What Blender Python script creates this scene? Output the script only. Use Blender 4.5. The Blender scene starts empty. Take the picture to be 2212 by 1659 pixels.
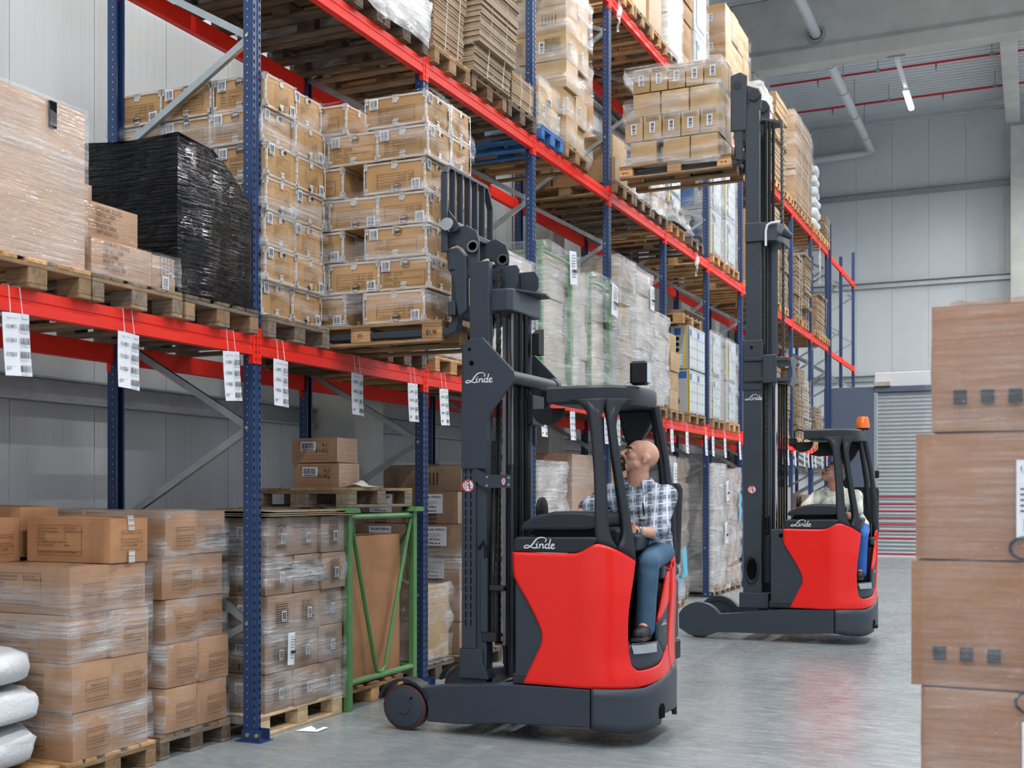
import bpy, bmesh, math, random
from math import sin, cos, pi, radians, hypot, sqrt, atan2
from mathutils import Vector, Matrix, noise
random.seed(7)
scene = bpy.context.scene
COL = scene.collection
# ---------------------------------------------------------------- camera, world, exposure
cam_d = bpy.data.cameras.new('camera'); cam = bpy.data.objects.new('camera', cam_d); COL.objects.link(cam)
cam.location = (4.214, 0.0, 1.559); cam.rotation_euler = (pi/2, 0, radians(30.6174))
cam_d.sensor_width = 36.0; cam_d.lens = 36.0*2930/2212
cam_d.shift_x = (1106-500)/2212; cam_d.shift_y = (1066-829.5)/2212
cam_d.clip_start = 0.05; cam_d.clip_end = 300
cam_d.dof.use_dof = True; cam_d.dof.focus_distance = 11.5; cam_d.dof.aperture_fstop = 4.5
scene.camera = cam
world = bpy.data.worlds.new('world'); scene.world = world; world.use_nodes = True
bg = world.node_tree.nodes['Background']; bg.inputs[0].default_value = (0.80, 0.88, 1.0, 1); bg.inputs[1].default_value = 1.25
LAMP_W = 520.0
vs = scene.view_settings
vs.view_transform = 'Standard'; vs.look = 'None'; vs.exposure = -0.38; vs.gamma = 1.0; vs.use_curve_mapping = False
# light paths: keep the render affordable
cy = scene.cycles
cy.max_bounces = 4; cy.diffuse_bounces = 3; cy.glossy_bounces = 2; cy.transmission_bounces = 1; cy.transparent_max_bounces = 6
cy.caustics_reflective = False; cy.caustics_refractive = False; cy.use_adaptive_sampling = True; cy.adaptive_threshold = 0.07; cy.adaptive_min_samples = 12; cy.use_light_tree = False
# ---------------------------------------------------------------- helpers
def link(o): COL.objects.link(o); return o
def tag(o, label=None, cat=None, group=None, kind=None):
    if label: o['label'] = label
    if cat: o['category'] = cat
    if group: o['group'] = group
    if kind: o['kind'] = kind
    return o
def empty(name, loc=(0,0,0), rz=0.0):
    o = bpy.data.objects.new(name, None); o.empty_display_size = 0.1
    o.location = loc; o.rotation_euler = (0,0,rz); return link(o)
def inst(name, mesh, parent=None, loc=(0,0,0), rot=(0,0,0), mw=None):
    o = bpy.data.objects.new(name, mesh); link(o); o.parent = parent
    if mw is not None: o.matrix_local = mw
    else: o.location = loc; o.rotation_euler = rot
    return o
class MB:
    def __init__(s): s.v = []; s.f = []; s.m = []; s.mi = 0
    def add(s, vs_, fs_, M=None):
        b = len(s.v)
        if M is not None: vs_ = [M @ Vector(p) for p in vs_]
        s.v.extend([tuple(p) for p in vs_])
        s.f.extend([tuple(i+b for i in f) for f in fs_]); s.m.extend([s.mi]*len(fs_)); return s
    def box(s, x0, x1, y0, y1, z0, z1, c=0.0, M=None):
        if c <= 0:
            vs_ = [(x,y,z) for x in (x0,x1) for y in (y0,y1) for z in (z0,z1)]
            return s.add(vs_, [(0,1,3,2),(4,6,7,5),(0,4,5,1),(2,3,7,6),(0,2,6,4),(1,5,7,3)], M)
        return s.add(*cbox(x0,x1,y0,y1,z0,z1,c), M)
    def prism(s, poly, d0, d1, axis='y', M=None):
        # poly in the two other axes (x,z for y; y,z for x; x,y for z)
        n = len(poly)
        def P(p, d):
            return (p[0],d,p[1]) if axis=='y' else ((d,p[0],p[1]) if axis=='x' else (p[0],p[1],d))
        vs_ = [P(p,d0) for p in poly]+[P(p,d1) for p in poly]
        fs_ = [tuple(range(n)), tuple(range(2*n-1,n-1,-1))]+[(i,i+n,(i+1)%n+n,(i+1)%n) for i in range(n)]
        return s.add(vs_, fs_, M)
    def tube(s, path, r, n=8, cap=True, M=None, closed=False):
        path = [Vector(p) for p in path]; k = len(path)
        rs = r if isinstance(r,(list,tuple)) else [r]*k
        vs_ = []; up = None
        for i,p in enumerate(path):
            a = path[i-1] if (i>0 or closed) else p; b = path[(i+1)%k] if (i<k-1 or closed) else p
            t = (b-a).normalized()
            if up is None:
                up = Vector((0,0,1)) if abs(t.z)<0.9 else Vector((1,0,0))
            sd = t.cross(up)
            if sd.length<1e-6: sd = t.orthogonal()
            sd.normalize(); up = sd.cross(t).normalized()
            for j in range(n):
                an = 2*pi*j/n; vs_.append(p+(sd*cos(an)+up*sin(an))*rs[i])
        fs_ = []
        for i in range(k if closed else k-1):
            for j in range(n):
                a=i*n+j; b=i*n+(j+1)%n; i2=(i+1)%k; fs_.append((a,b,i2*n+(j+1)%n,i2*n+j))
        if cap and not closed: fs_ += [tuple(range(n-1,-1,-1)), tuple((k-1)*n+j for j in range(n))]
        return s.add(vs_, fs_, M)
    def lathe(s, prof, n=24, axis='y', c=(0,0,0), M=None):
        # prof: list of (r, h) along axis
        vs_ = []; k = len(prof)
        for r,h in prof:
            for j in range(n):
                a = 2*pi*j/n; u,w = r*cos(a), r*sin(a)
                p = (u,h,w) if axis=='y' else ((h,u,w) if axis=='x' else (u,w,h))
                vs_.append((p[0]+c[0],p[1]+c[1],p[2]+c[2]))
        fs_ = [(i*n+j,i*n+(j+1)%n,(i+1)*n+(j+1)%n,(i+1)*n+j) for i in range(k-1) for j in range(n)]
        fs_ += [tuple(range(n)), tuple((k-1)*n+j for j in range(n-1,-1,-1))]
        return s.add(vs_, fs_, M)
    def grid(s, P, nu, nv, M=None, wrap=False):
        vs_ = [P(i/nu, j/nv) for j in range(nv+1) for i in range(nu+1)]
        fs_ = [(j*(nu+1)+i, j*(nu+1)+i+1, (j+1)*(nu+1)+i+1, (j+1)*(nu+1)+i) for j in range(nv) for i in range(nu)]
        return s.add(vs_, fs_, M)
    def ell(s, c, r, n=16, m=10, M=None):
        vs_ = [(c[0],c[1],c[2]-r[2])]
        for i in range(1,m):
            t = pi*i/m
            for j in range(n):
                a = 2*pi*j/n; vs_.append((c[0]+r[0]*sin(t)*cos(a), c[1]+r[1]*sin(t)*sin(a), c[2]-r[2]*cos(t)))
        vs_.append((c[0],c[1],c[2]+r[2])); e = len(vs_)-1
        fs_ = [(0,1+(j+1)%n,1+j) for j in range(n)]
        for i in range(m-2):
            for j in range(n):
                a=1+i*n+j; b=1+i*n+(j+1)%n; fs_.append((a,b,b+n,a+n))
        b0 = 1+(m-2)*n; fs_ += [(b0+j,b0+(j+1)%n,e) for j in range(n)]
        return s.add(vs_, fs_, M)
    def mesh(s, name, mats, smooth=False, fix=True):
        me = bpy.data.meshes.new(name); me.from_pydata(s.v, [], s.f)
        for m in (mats if isinstance(mats,(list,tuple)) else [mats]): me.materials.append(m)
        if any(s.m): me.polygons.foreach_set('material_index', s.m)
        if fix:
            bm = bmesh.new(); bm.from_mesh(me); bmesh.ops.recalc_face_normals(bm, faces=bm.faces); bm.to_mesh(me); bm.free()
        if smooth:
            me.polygons.foreach_set('use_smooth', [True]*len(me.polygons))
            if smooth != 'all':
                me.set_sharp_from_angle(angle=radians(smooth if smooth is not True else 38))
        me.update(); return me
    def build(s, name, mats, parent=None, loc=(0,0,0), rot=(0,0,0), smooth=False, bevel=0, solid=0, mw=None):
        o = inst(name, s.mesh(name, mats, smooth), parent, loc, rot, mw)
        if solid:
            md = o.modifiers.new('solid','SOLIDIFY'); md.thickness = abs(solid); md.offset = -1 if solid>0 else 1
        if bevel:
            md = o.modifiers.new('bevel','BEVEL'); md.width = bevel; md.segments = 2; md.limit_method = 'ANGLE'; md.angle_limit = radians(40)
        return o
def cbox(x0,x1,y0,y1,z0,z1,c):
    vs_=[]; X=(x0,x1);Y=(y0,y1);Z=(z0,z1); sg=(1,-1); idx={}
    for i in (0,1):
        for j in (0,1):
            for k in (0,1):
                idx[i,j,k,0]=len(vs_); vs_.append((X[i],Y[j]+sg[j]*c,Z[k]+sg[k]*c))
                idx[i,j,k,1]=len(vs_); vs_.append((X[i]+sg[i]*c,Y[j],Z[k]+sg[k]*c))
                idx[i,j,k,2]=len(vs_); vs_.append((X[i]+sg[i]*c,Y[j]+sg[j]*c,Z[k]))
    fs_=[]; q=((0,0),(1,0),(1,1),(0,1))
    for i in (0,1):
        fs_.append(tuple(idx[i,a,b,0] for a,b in q)); fs_.append(tuple(idx[a,i,b,1] for a,b in q)); fs_.append(tuple(idx[a,b,i,2] for a,b in q))
    for a in (0,1):
        for b in (0,1):
            fs_.append((idx[a,b,0,0],idx[a,b,1,0],idx[a,b,1,1],idx[a,b,0,1]))
            fs_.append((idx[a,0,b,0],idx[a,1,b,0],idx[a,1,b,2],idx[a,0,b,2]))
            fs_.append((idx[0,a,b,1],idx[1,a,b,1],idx[1,a,b,2],idx[0,a,b,2]))
            for d in (0,1): fs_.append((idx[a,b,d,0],idx[a,b,d,1],idx[a,b,d,2]))
    return vs_, fs_
def lerp(a,b,t): return a+(b-a)*t
def poly_at(pts, t):
    # point at parameter t of a polyline, by length
    L=[0]
    for i in range(1,len(pts)): L.append(L[-1]+hypot(pts[i][0]-pts[i-1][0],pts[i][1]-pts[i-1][1]))
    d=t*L[-1]
    for i in range(1,len(pts)):
        if d<=L[i] or i==len(pts)-1:
            k=(d-L[i-1])/max(L[i]-L[i-1],1e-9); k=min(max(k,0),1)
            return (lerp(pts[i-1][0],pts[i][0],k), lerp(pts[i-1][1],pts[i][1],k))
def smooth_pts(pts, it=2):
    for _ in range(it):
        q=[pts[0]]
        for a,b in zip(pts,pts[1:]):
            q.append((lerp(a[0],b[0],.25),lerp(a[1],b[1],.25))); q.append((lerp(a[0],b[0],.75),lerp(a[1],b[1],.75)))
        q.append(pts[-1]); pts=q
    return pts
def coons(B,T,L,R):
    def f(u,v):
        b=poly_at(B,u); t=poly_at(T,u); l=poly_at(L,v); r=poly_at(R,v)
        o=[]
        for i in (0,1):
            o.append((1-v)*b[i]+v*t[i]+(1-u)*l[i]+u*r[i]-((1-u)*(1-v)*B[0][i]+u*(1-v)*B[-1][i]+(1-u)*v*T[0][i]+u*v*T[-1][i]))
        return o
    return f
# frames for decals on visible faces: x+ (aisle side) and y- (towards the entrance), z+ (top)
def frame(face, p):
    if face=='y-': R=Matrix(((1,0,0),(0,0,-1),(0,1,0)))
    elif face=='x+': R=Matrix(((0,0,1),(1,0,0),(0,1,0)))
    elif face=='y+': R=Matrix(((-1,0,0),(0,0,1),(0,1,0)))
    else: R=Matrix(((1,0,0),(0,1,0),(0,0,1)))
    return Matrix.Translation(Vector(p)) @ R.to_4x4()
# ---------------------------------------------------------------- materials
MATS = {}
def newmat(name):
    m = bpy.data.materials.new(name); m.use_nodes = True; MATS[name]=m
    nt = m.node_tree; return m, nt, nt.nodes['Principled BSDF'], nt.nodes, nt.links
def rgb(h):
    if isinstance(h,str):
        c=[int(h[i:i+2],16)/255 for i in (0,2,4)]
        return tuple(x/12.92 if x<=.04045 else ((x+.055)/1.055)**2.4 for x in c)+(1,)
    return tuple(h)+(1,)
def mat(name, col, rough=.5, metal=0, spec=.5, var=.0, vscale=4.0, bump=0, bscale=40, coat=0, emit=0, stretch=(1,1,1), rvar=0):
    m, nt, b, N, L = newmat(name)
    c = rgb(col); b.inputs['Base Color'].default_value=c; b.inputs['Roughness'].default_value=rough
    b.inputs['Metallic'].default_value=metal; b.inputs['Specular IOR Level'].default_value=spec
    b.inputs['Coat Weight'].default_value=coat; b.inputs['Coat Roughness'].default_value=.08
    if emit: b.inputs['Emission Color'].default_value=c; b.inputs['Emission Strength'].default_value=emit
    tc=N.new('ShaderNodeTexCoord'); mp=N.new('ShaderNodeMapping'); mp.inputs['Scale'].default_value=stretch
    L.new(tc.outputs['Object'], mp.inputs['Vector'])
    if var or rvar:
        nz=N.new('ShaderNodeTexNoise'); nz.inputs['Scale'].default_value=vscale; nz.inputs['Detail'].default_value=6; nz.inputs['Roughness'].default_value=.6
        L.new(mp.outputs[0], nz.inputs['Vector'])
        if var:
            mx=N.new('ShaderNodeMix'); mx.data_type='RGBA'
            mx.inputs[6].default_value=tuple(min(1,x*(1-var)) for x in c[:3])+(1,); mx.inputs[7].default_value=tuple(min(1,x*(1+var)) for x in c[:3])+(1,)
            mr=N.new('ShaderNodeMapRange'); mr.inputs[1].default_value=.3; mr.inputs[2].default_value=.7
            L.new(nz.outputs[0], mr.inputs[0]); L.new(mr.outputs[0], mx.inputs[0]); L.new(mx.outputs[2], b.inputs['Base Color'])
        if rvar:
            m2=N.new('ShaderNodeMapRange'); m2.inputs[1].default_value=.3; m2.inputs[2].default_value=.7; m2.inputs[3].default_value=max(.02,rough-rvar); m2.inputs[4].default_value=min(1,rough+rvar)
            L.new(nz.outputs[0], m2.inputs[0]); L.new(m2.outputs[0], b.inputs['Roughness'])
    if bump:
        n2=N.new('ShaderNodeTexNoise'); n2.inputs['Scale'].default_value=bscale; n2.inputs['Detail'].default_value=4
        L.new(mp.outputs[0], n2.inputs['Vector'])
        bp=N.new('ShaderNodeBump'); bp.inputs['Strength'].default_value=bump; bp.inputs['Distance'].default_value=.01
        L.new(n2.outputs[0], bp.inputs['Height']); L.new(bp.outputs[0], b.inputs['Normal'])
    return m
def cardboard(name, col, col2, film=0.0, rv=.10):
    # fibre noise, faint flute lines, colour differing from carton to carton; film = gloss of tight stretch film lying on it
    m, nt, b, N, L = newmat(name)
    tc=N.new('ShaderNodeTexCoord'); oi=N.new('ShaderNodeObjectInfo')
    ad=N.new('ShaderNodeVectorMath'); ad.operation='MULTIPLY_ADD'; ad.inputs[1].default_value=(1,1,1)
    sc=N.new('ShaderNodeVectorMath'); sc.operation='SCALE'; sc.inputs['Scale'].default_value=13.0
    cb=N.new('ShaderNodeCombineXYZ')
    for i in range(3): L.new(oi.outputs['Random'], cb.inputs[i])
    L.new(cb.outputs[0], sc.inputs[0]); L.new(tc.outputs['Object'], ad.inputs[0]); L.new(sc.outputs[0], ad.inputs[2])
    nz=N.new('ShaderNodeTexNoise'); nz.inputs['Scale'].default_value=3.2; nz.inputs['Detail'].default_value=7; nz.inputs['Roughness'].default_value=.62
    L.new(ad.outputs[0], nz.inputs['Vector'])
    mp=N.new('ShaderNodeMapping'); mp.inputs['Scale'].default_value=(1.5,1.5,90); L.new(ad.outputs[0], mp.inputs['Vector'])
    fl=N.new('ShaderNodeTexNoise'); fl.inputs['Scale'].default_value=2.0; fl.inputs['Detail'].default_value=2; L.new(mp.outputs[0], fl.inputs['Vector'])
    mx=N.new('ShaderNodeMix'); mx.data_type='RGBA'; mx.inputs[6].default_value=rgb(col); mx.inputs[7].default_value=rgb(col2)
    mr=N.new('ShaderNodeMapRange'); mr.inputs[1].default_value=.32; mr.inputs[2].default_value=.68; L.new(nz.outputs[0], mr.inputs[0]); L.new(mr.outputs[0], mx.inputs[0])
    hs=N.new('ShaderNodeHueSaturation'); L.new(mx.outputs[2], hs.inputs['Color'])
    r1=N.new('ShaderNodeMapRange'); r1.inputs[3].default_value=1-rv; r1.inputs[4].default_value=1+rv; L.new(oi.outputs['Random'], r1.inputs[0]); L.new(r1.outputs[0], hs.inputs['Value'])
    m2=N.new('ShaderNodeMix'); m2.data_type='RGBA'; m2.blend_type='MULTIPLY'; m2.inputs[0].default_value=.22
    L.new(hs.outputs[0], m2.inputs[6]); L.new(fl.outputs[0], m2.inputs[7]); L.new(m2.outputs[2], b.inputs['Base Color'])
    b.inputs['Roughness'].default_value=.78; b.inputs['Specular IOR Level'].default_value=.25
    bp=N.new('ShaderNodeBump'); bp.inputs['Strength'].default_value=.18; bp.inputs['Distance'].default_value=.006
    L.new(nz.outputs[0], bp.inputs['Height']); L.new(bp.outputs[0], b.inputs['Normal'])
    if film:
        b.inputs['Coat Weight'].default_value=film; b.inputs['Coat Roughness'].default_value=.16
        mp2=N.new('ShaderNodeMapping'); mp2.inputs['Scale'].default_value=(2,2,38); mp2.inputs['Rotation'].default_value=(.14,.16,0); L.new(ad.outputs[0], mp2.inputs['Vector'])
        n3=N.new('ShaderNodeTexNoise'); n3.inputs['Scale'].default_value=2.5; n3.inputs['Detail'].default_value=3; L.new(mp2.outputs[0], n3.inputs['Vector'])
        b2=N.new('ShaderNodeBump'); b2.inputs['Strength'].default_value=.8; b2.inputs['Distance'].default_value=.012
        L.new(n3.outputs[0], b2.inputs['Height']); L.new(b2.outputs[0], b.inputs['Coat Normal'])
    return m
def wood(name, col, col2, rough=.75):
    m, nt, b, N, L = newmat(name)
    tc=N.new('ShaderNodeTexCoord'); oi=N.new('ShaderNodeObjectInfo')
    cb=N.new('ShaderNodeCombineXYZ')
    for i in range(3): L.new(oi.outputs['Random'], cb.inputs[i])
    sc=N.new('ShaderNodeVectorMath'); sc.operation='SCALE'; sc.inputs['Scale'].default_value=9.0; L.new(cb.outputs[0], sc.inputs[0])
    ad=N.new('ShaderNodeVectorMath'); L.new(tc.outputs['Object'], ad.inputs[0]); L.new(sc.outputs[0], ad.inputs[1])
    mp=N.new('ShaderNodeMapping'); mp.inputs['Scale'].default_value=(3,28,28); L.new(ad.outputs[0], mp.inputs['Vector'])
    nz=N.new('ShaderNodeTexNoise'); nz.inputs['Scale'].default_value=1.6; nz.inputs['Detail'].default_value=5; nz.inputs['Distortion'].default_value=.8; L.new(mp.outputs[0], nz.inputs['Vector'])
    n2=N.new('ShaderNodeTexNoise'); n2.inputs['Scale'].default_value=5; n2.inputs['Detail'].default_value=5; L.new(ad.outputs[0], n2.inputs['Vector'])
    mx=N.new('ShaderNodeMix'); mx.data_type='RGBA'; mx.inputs[6].default_value=rgb(col); mx.inputs[7].default_value=rgb(col2)
    mr=N.new('ShaderNodeMapRange'); mr.inputs[1].default_value=.34; mr.inputs[2].default_value=.66; L.new(nz.outputs[0], mr.inputs[0]); L.new(mr.outputs[0], mx.inputs[0])
    m2=N.new('ShaderNodeMix'); m2.data_type='RGBA'; m2.blend_type='MULTIPLY'; m2.inputs[0].default_value=.55; L.new(mx.outputs[2], m2.inputs[6])
    cr=N.new('ShaderNodeMapRange'); cr.inputs[1].default_value=.3; cr.inputs[2].default_value=.6; cr.inputs[3].default_value=.45; cr.inputs[4].default_value=1.1; L.new(n2.outputs[0], cr.inputs[0]); L.new(cr.outputs[0], m2.inputs[7])
    hs=N.new('ShaderNodeHueSaturation'); r1=N.new('ShaderNodeMapRange'); r1.inputs[3].default_value=.72; r1.inputs[4].default_value=1.2; L.new(oi.outputs['Random'], r1.inputs[0]); L.new(r1.outputs[0], hs.inputs['Value'])
    L.new(m2.outputs[2], hs.inputs['Color']); L.new(hs.outputs[0], b.inputs['Base Color'])
    b.inputs['Roughness'].default_value=rough; b.inputs['Specular IOR Level'].default_value=.25
    bp=N.new('ShaderNodeBump'); bp.inputs['Strength'].default_value=.35; bp.inputs['Distance'].default_value=.004; L.new(nz.outputs[0], bp.inputs['Height']); L.new(bp.outputs[0], b.inputs['Normal'])
    return m
def film_mat(name, lo, hi, col=(.86,.88,.9), rot=(.12,.14,0), zs=34, rough=.16, fade=True):
    # clear stretch film: streaky, partly hazy, glossy wrinkles
    m, nt, b, N, L = newmat(name)
    tc=N.new('ShaderNodeTexCoord'); mp=N.new('ShaderNodeMapping'); mp.inputs['Scale'].default_value=(1.6,1.6,zs); mp.inputs['Rotation'].default_value=rot
    L.new(tc.outputs['Object'], mp.inputs['Vector'])
    nz=N.new('ShaderNodeTexNoise'); nz.inputs['Scale'].default_value=1.7; nz.inputs['Detail'].default_value=5; nz.inputs['Roughness'].default_value=.62; nz.inputs['Distortion'].default_value=.5; L.new(mp.outputs[0], nz.inputs['Vector'])
    n2=N.new('ShaderNodeTexNoise'); n2.inputs['Scale'].default_value=4.5; n2.inputs['Detail'].default_value=4; L.new(tc.outputs['Object'], n2.inputs['Vector'])
    ml=N.new('ShaderNodeMath'); ml.operation='MULTIPLY'; L.new(nz.outputs[0], ml.inputs[0]); L.new(n2.outputs[0], ml.inputs[1])
    mr=N.new('ShaderNodeMapRange'); mr.inputs[1].default_value=.14; mr.inputs[2].default_value=.42; mr.inputs[3].default_value=lo; mr.inputs[4].default_value=hi; L.new(ml.outputs[0], mr.inputs[0])
    b.inputs['Base Color'].default_value=tuple(col)+(1,); b.inputs['Roughness'].default_value=rough; b.inputs['Specular IOR Level'].default_value=.6
    bp=N.new('ShaderNodeBump'); bp.inputs['Strength'].default_value=1.0; bp.inputs['Distance'].default_value=.03; L.new(nz.outputs[0], bp.inputs['Height']); L.new(bp.outputs[0], b.inputs['Normal'])
    tr=N.new('ShaderNodeBsdfTransparent'); mx=N.new('ShaderNodeMixShader'); fo=mr.outputs[0]
    if fade:
        at=N.new('ShaderNodeAttribute'); at.attribute_name='fade'; fm=N.new('ShaderNodeMath'); fm.operation='MULTIPLY'; L.new(fo,fm.inputs[0]); L.new(at.outputs['Fac'],fm.inputs[1]); fo=fm.outputs[0]
    L.new(fo, mx.inputs[0]); L.new(tr.outputs[0], mx.inputs[1]); L.new(b.outputs[0], mx.inputs[2])
    if fade:
        gl=N.new('ShaderNodeBsdfGlossy'); gl.inputs['Roughness'].default_value=rough*.75; gc=N.new('ShaderNodeMix'); gc.data_type='RGBA'; gc.inputs[6].default_value=(0,0,0,1); gc.inputs[7].default_value=(.032,.033,.035,1)
        L.new(at.outputs['Fac'],gc.inputs[0]); L.new(gc.outputs[2],gl.inputs['Color']); L.new(bp.outputs[0],gl.inputs['Normal'])
        ads=N.new('ShaderNodeAddShader'); L.new(mx.outputs[0],ads.inputs[0]); L.new(gl.outputs[0],ads.inputs[1]); mx=ads
    L.new(mx.outputs[0], N['Material Output'].inputs[0]); return m
M_red   = mat('orange_red_enamel', 'F02C1A', .48, spec=.3, var=.05)
M_blue  = mat('blue_enamel', '223A63', .40, spec=.5, var=.08, rvar=.08)
M_galv  = mat('galvanised_steel', 'A9AFB2', .42, metal=.75, var=.12, vscale=9)
M_bolt  = mat('zinc_bolt', 'C8C09A', .35, metal=.8)
M_hole  = mat('dark_hole', '06080C', .9, spec=.1)
M_panel = mat('grey_white_panel', 'CBD0D2', .34, spec=.5, var=.03, vscale=1.2)
M_conc  = mat('raw_concrete', 'C2C2BC', .85, spec=.2, var=.13, vscale=1.4, bump=.35, bscale=24)
M_deck  = mat('roof_deck', 'DCE0E1', .5, spec=.35, var=.03)
M_pipe  = mat('grey_plastic_pipe', 'D3D7DA', .35, spec=.5)
M_sprk  = mat('red_pipe', 'C22038', .4)
M_white = mat('white_lamp_housing', 'E3E5E6', .4)
M_lamp  = mat('lit_diffuser', 'FFFFFF', .4, emit=14)
M_dock  = mat('slate_dock_panel', '566175', .55, var=.04)
M_slat  = mat('shutter_slat', '9FA8AD', .38, metal=.25, var=.05)
M_slatr = mat('shutter_red', 'C2203A', .45)
M_paper = mat('white_paper', 'D9DCE2', .6, spec=.3)
M_ink   = mat('black_ink', '20222A', .7, spec=.2)
M_inkb  = mat('brown_black_print', '3A2C22', .75, spec=.15)
M_string= mat('white_string', 'DADADA', .7)
M_anth  = mat('anthracite_paint', '313943', .48, spec=.42, var=.07, vscale=3)
M_anth2 = mat('dark_grey_plastic', '22272E', .5, spec=.4, var=.05)
M_black = mat('black_rubber', '101214', .6, spec=.3)
M_chain = mat('oiled_chain', '4A4A48', .35, metal=.8, var=.2, vscale=30)
M_chrome= mat('chromed_steel', 'C9CCD0', .18, metal=1)
M_steel = mat('machined_steel', '8C8F93', .32, metal=.9)
M_tyre  = mat('brown_tyre', '45282A', .55)
M_truck = mat('truck_red', 'E8190F', .34, spec=.45, var=.015, coat=.12)
M_logo  = mat('silver_lettering', 'D5DAD8', .5)
M_seat  = mat('black_seat_fabric', '1A1C20', .8)
M_amber = mat('amber_lens', 'F06A0C', .15, spec=.6, coat=.5)
M_glass = mat('lamp_glass', 'B9C3C9', .08, metal=.4)
M_taped = mat('brown_tape', 'B07A48', .3, spec=.5)
M_flatb = mat('printed_blue', '2A62A8', .45, spec=.4, var=.08)
M_flatg = mat('printed_grey', 'A9B0B4', .45, spec=.4, var=.06)
M_ppale = mat('printed_pale_grey', 'C3C9CE', .4, spec=.4, var=.05)
M_yel   = mat('printed_yellow', 'D9B51E', .5)
M_pred  = mat('printed_red', 'C8303A', .5)
M_green = mat('green_enamel', '4A7F45', .45, var=.15, vscale=8)
M_lblue = mat('light_blue_card', '58B4D2', .5)
M_orng  = mat('orange_card', 'F09A2C', .6)
M_mesh  = mat('white_sack', 'CDD0D3', .55, var=.05, bump=.5, bscale=60)
C_taped = cardboard('ochre_carton_board', 'B08A5E', 'C39D72', film=.0)
C_pink  = cardboard('brown_carton_board', 'AF7C56', 'C08F68', film=.0)
C_pinkw = cardboard('brown_carton_board_under_film', 'A57E5E', 'B99272', film=.8, rv=.07)
C_grey  = cardboard('pale_brown_carton_board', '8F7560', 'A58B74', film=.5)
C_beige = cardboard('beige_carton_board', 'AD8F65', 'BFA27A', film=.25)
C_kraft = cardboard('kraft_board_under_film', 'B08B6C', 'C29E80', film=1.0, rv=.03)
C_brown = cardboard('plain_brown_board', '9E7850', 'B48C62')
C_flat  = cardboard('flattened_board', '8A7660', 'A28E76', rv=.16)
C_flat2 = cardboard('flattened_board_orange', 'A08468', 'B4987C', rv=.12)
C_pale  = cardboard('pale_carton_under_film', 'B9AB99', 'CDC2B4', film=1.0, rv=.08)
C_fore  = cardboard('foreground_carton_board', '8F6446', '9C7152', film=.3, rv=.04)
W_old   = wood('weathered_wood', '6E6153', '8D7F6E')
W_mid   = wood('used_wood', '876D51', 'A18360')
W_new   = wood('fresh_wood', 'B28658', 'CAA274')
W_pale  = wood('pale_wood', 'BBA07C', 'D2BA97')
W_blue  = wood('blue_wood', '2E5E96', '4A7DB4')
W_dark  = wood('dark_wood', '54483C', '776858')
M_tape  = film_mat('clear_white_tape', .55, .95, col=(.80,.79,.76), fade=False)
F_clear = film_mat('clear_stretch_film', .02, .36)
F_mid   = film_mat('stretch_film', .05, .50)
F_heavy = film_mat('white_stretch_film', .22, .72, zs=26)
def black_film():
    m, nt, b, N, L = newmat('black_stretch_film')
    tc=N.new('ShaderNodeTexCoord'); mp=N.new('ShaderNodeMapping'); mp.inputs['Scale'].default_value=(1.5,1.5,22); mp.inputs['Rotation'].default_value=(.3,-.25,0); L.new(tc.outputs['Object'], mp.inputs['Vector'])
    nz=N.new('ShaderNodeTexNoise'); nz.inputs['Scale'].default_value=1.8; nz.inputs['Detail'].default_value=5; nz.inputs['Distortion'].default_value=1.2; L.new(mp.outputs[0], nz.inputs['Vector'])
    n2=N.new('ShaderNodeTexNoise'); n2.inputs['Scale'].default_value=7; n2.inputs['Detail'].default_value=3; L.new(tc.outputs['Object'], n2.inputs['Vector'])
    ad=N.new('ShaderNodeMath'); L.new(nz.outputs[0], ad.inputs[0]); L.new(n2.outputs[0], ad.inputs[1])
    b.inputs['Base Color'].default_value=(.004,.0045,.006,1); b.inputs['Roughness'].default_value=.11; b.inputs['Specular IOR Level'].default_value=.2
    bp=N.new('ShaderNodeBump'); bp.inputs['Strength'].default_value=.9; bp.inputs['Distance'].default_value=.035; L.new(ad.outputs[0], bp.inputs['Height']); L.new(bp.outputs[0], b.inputs['Normal'])
    return m
F_black = black_film()
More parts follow.
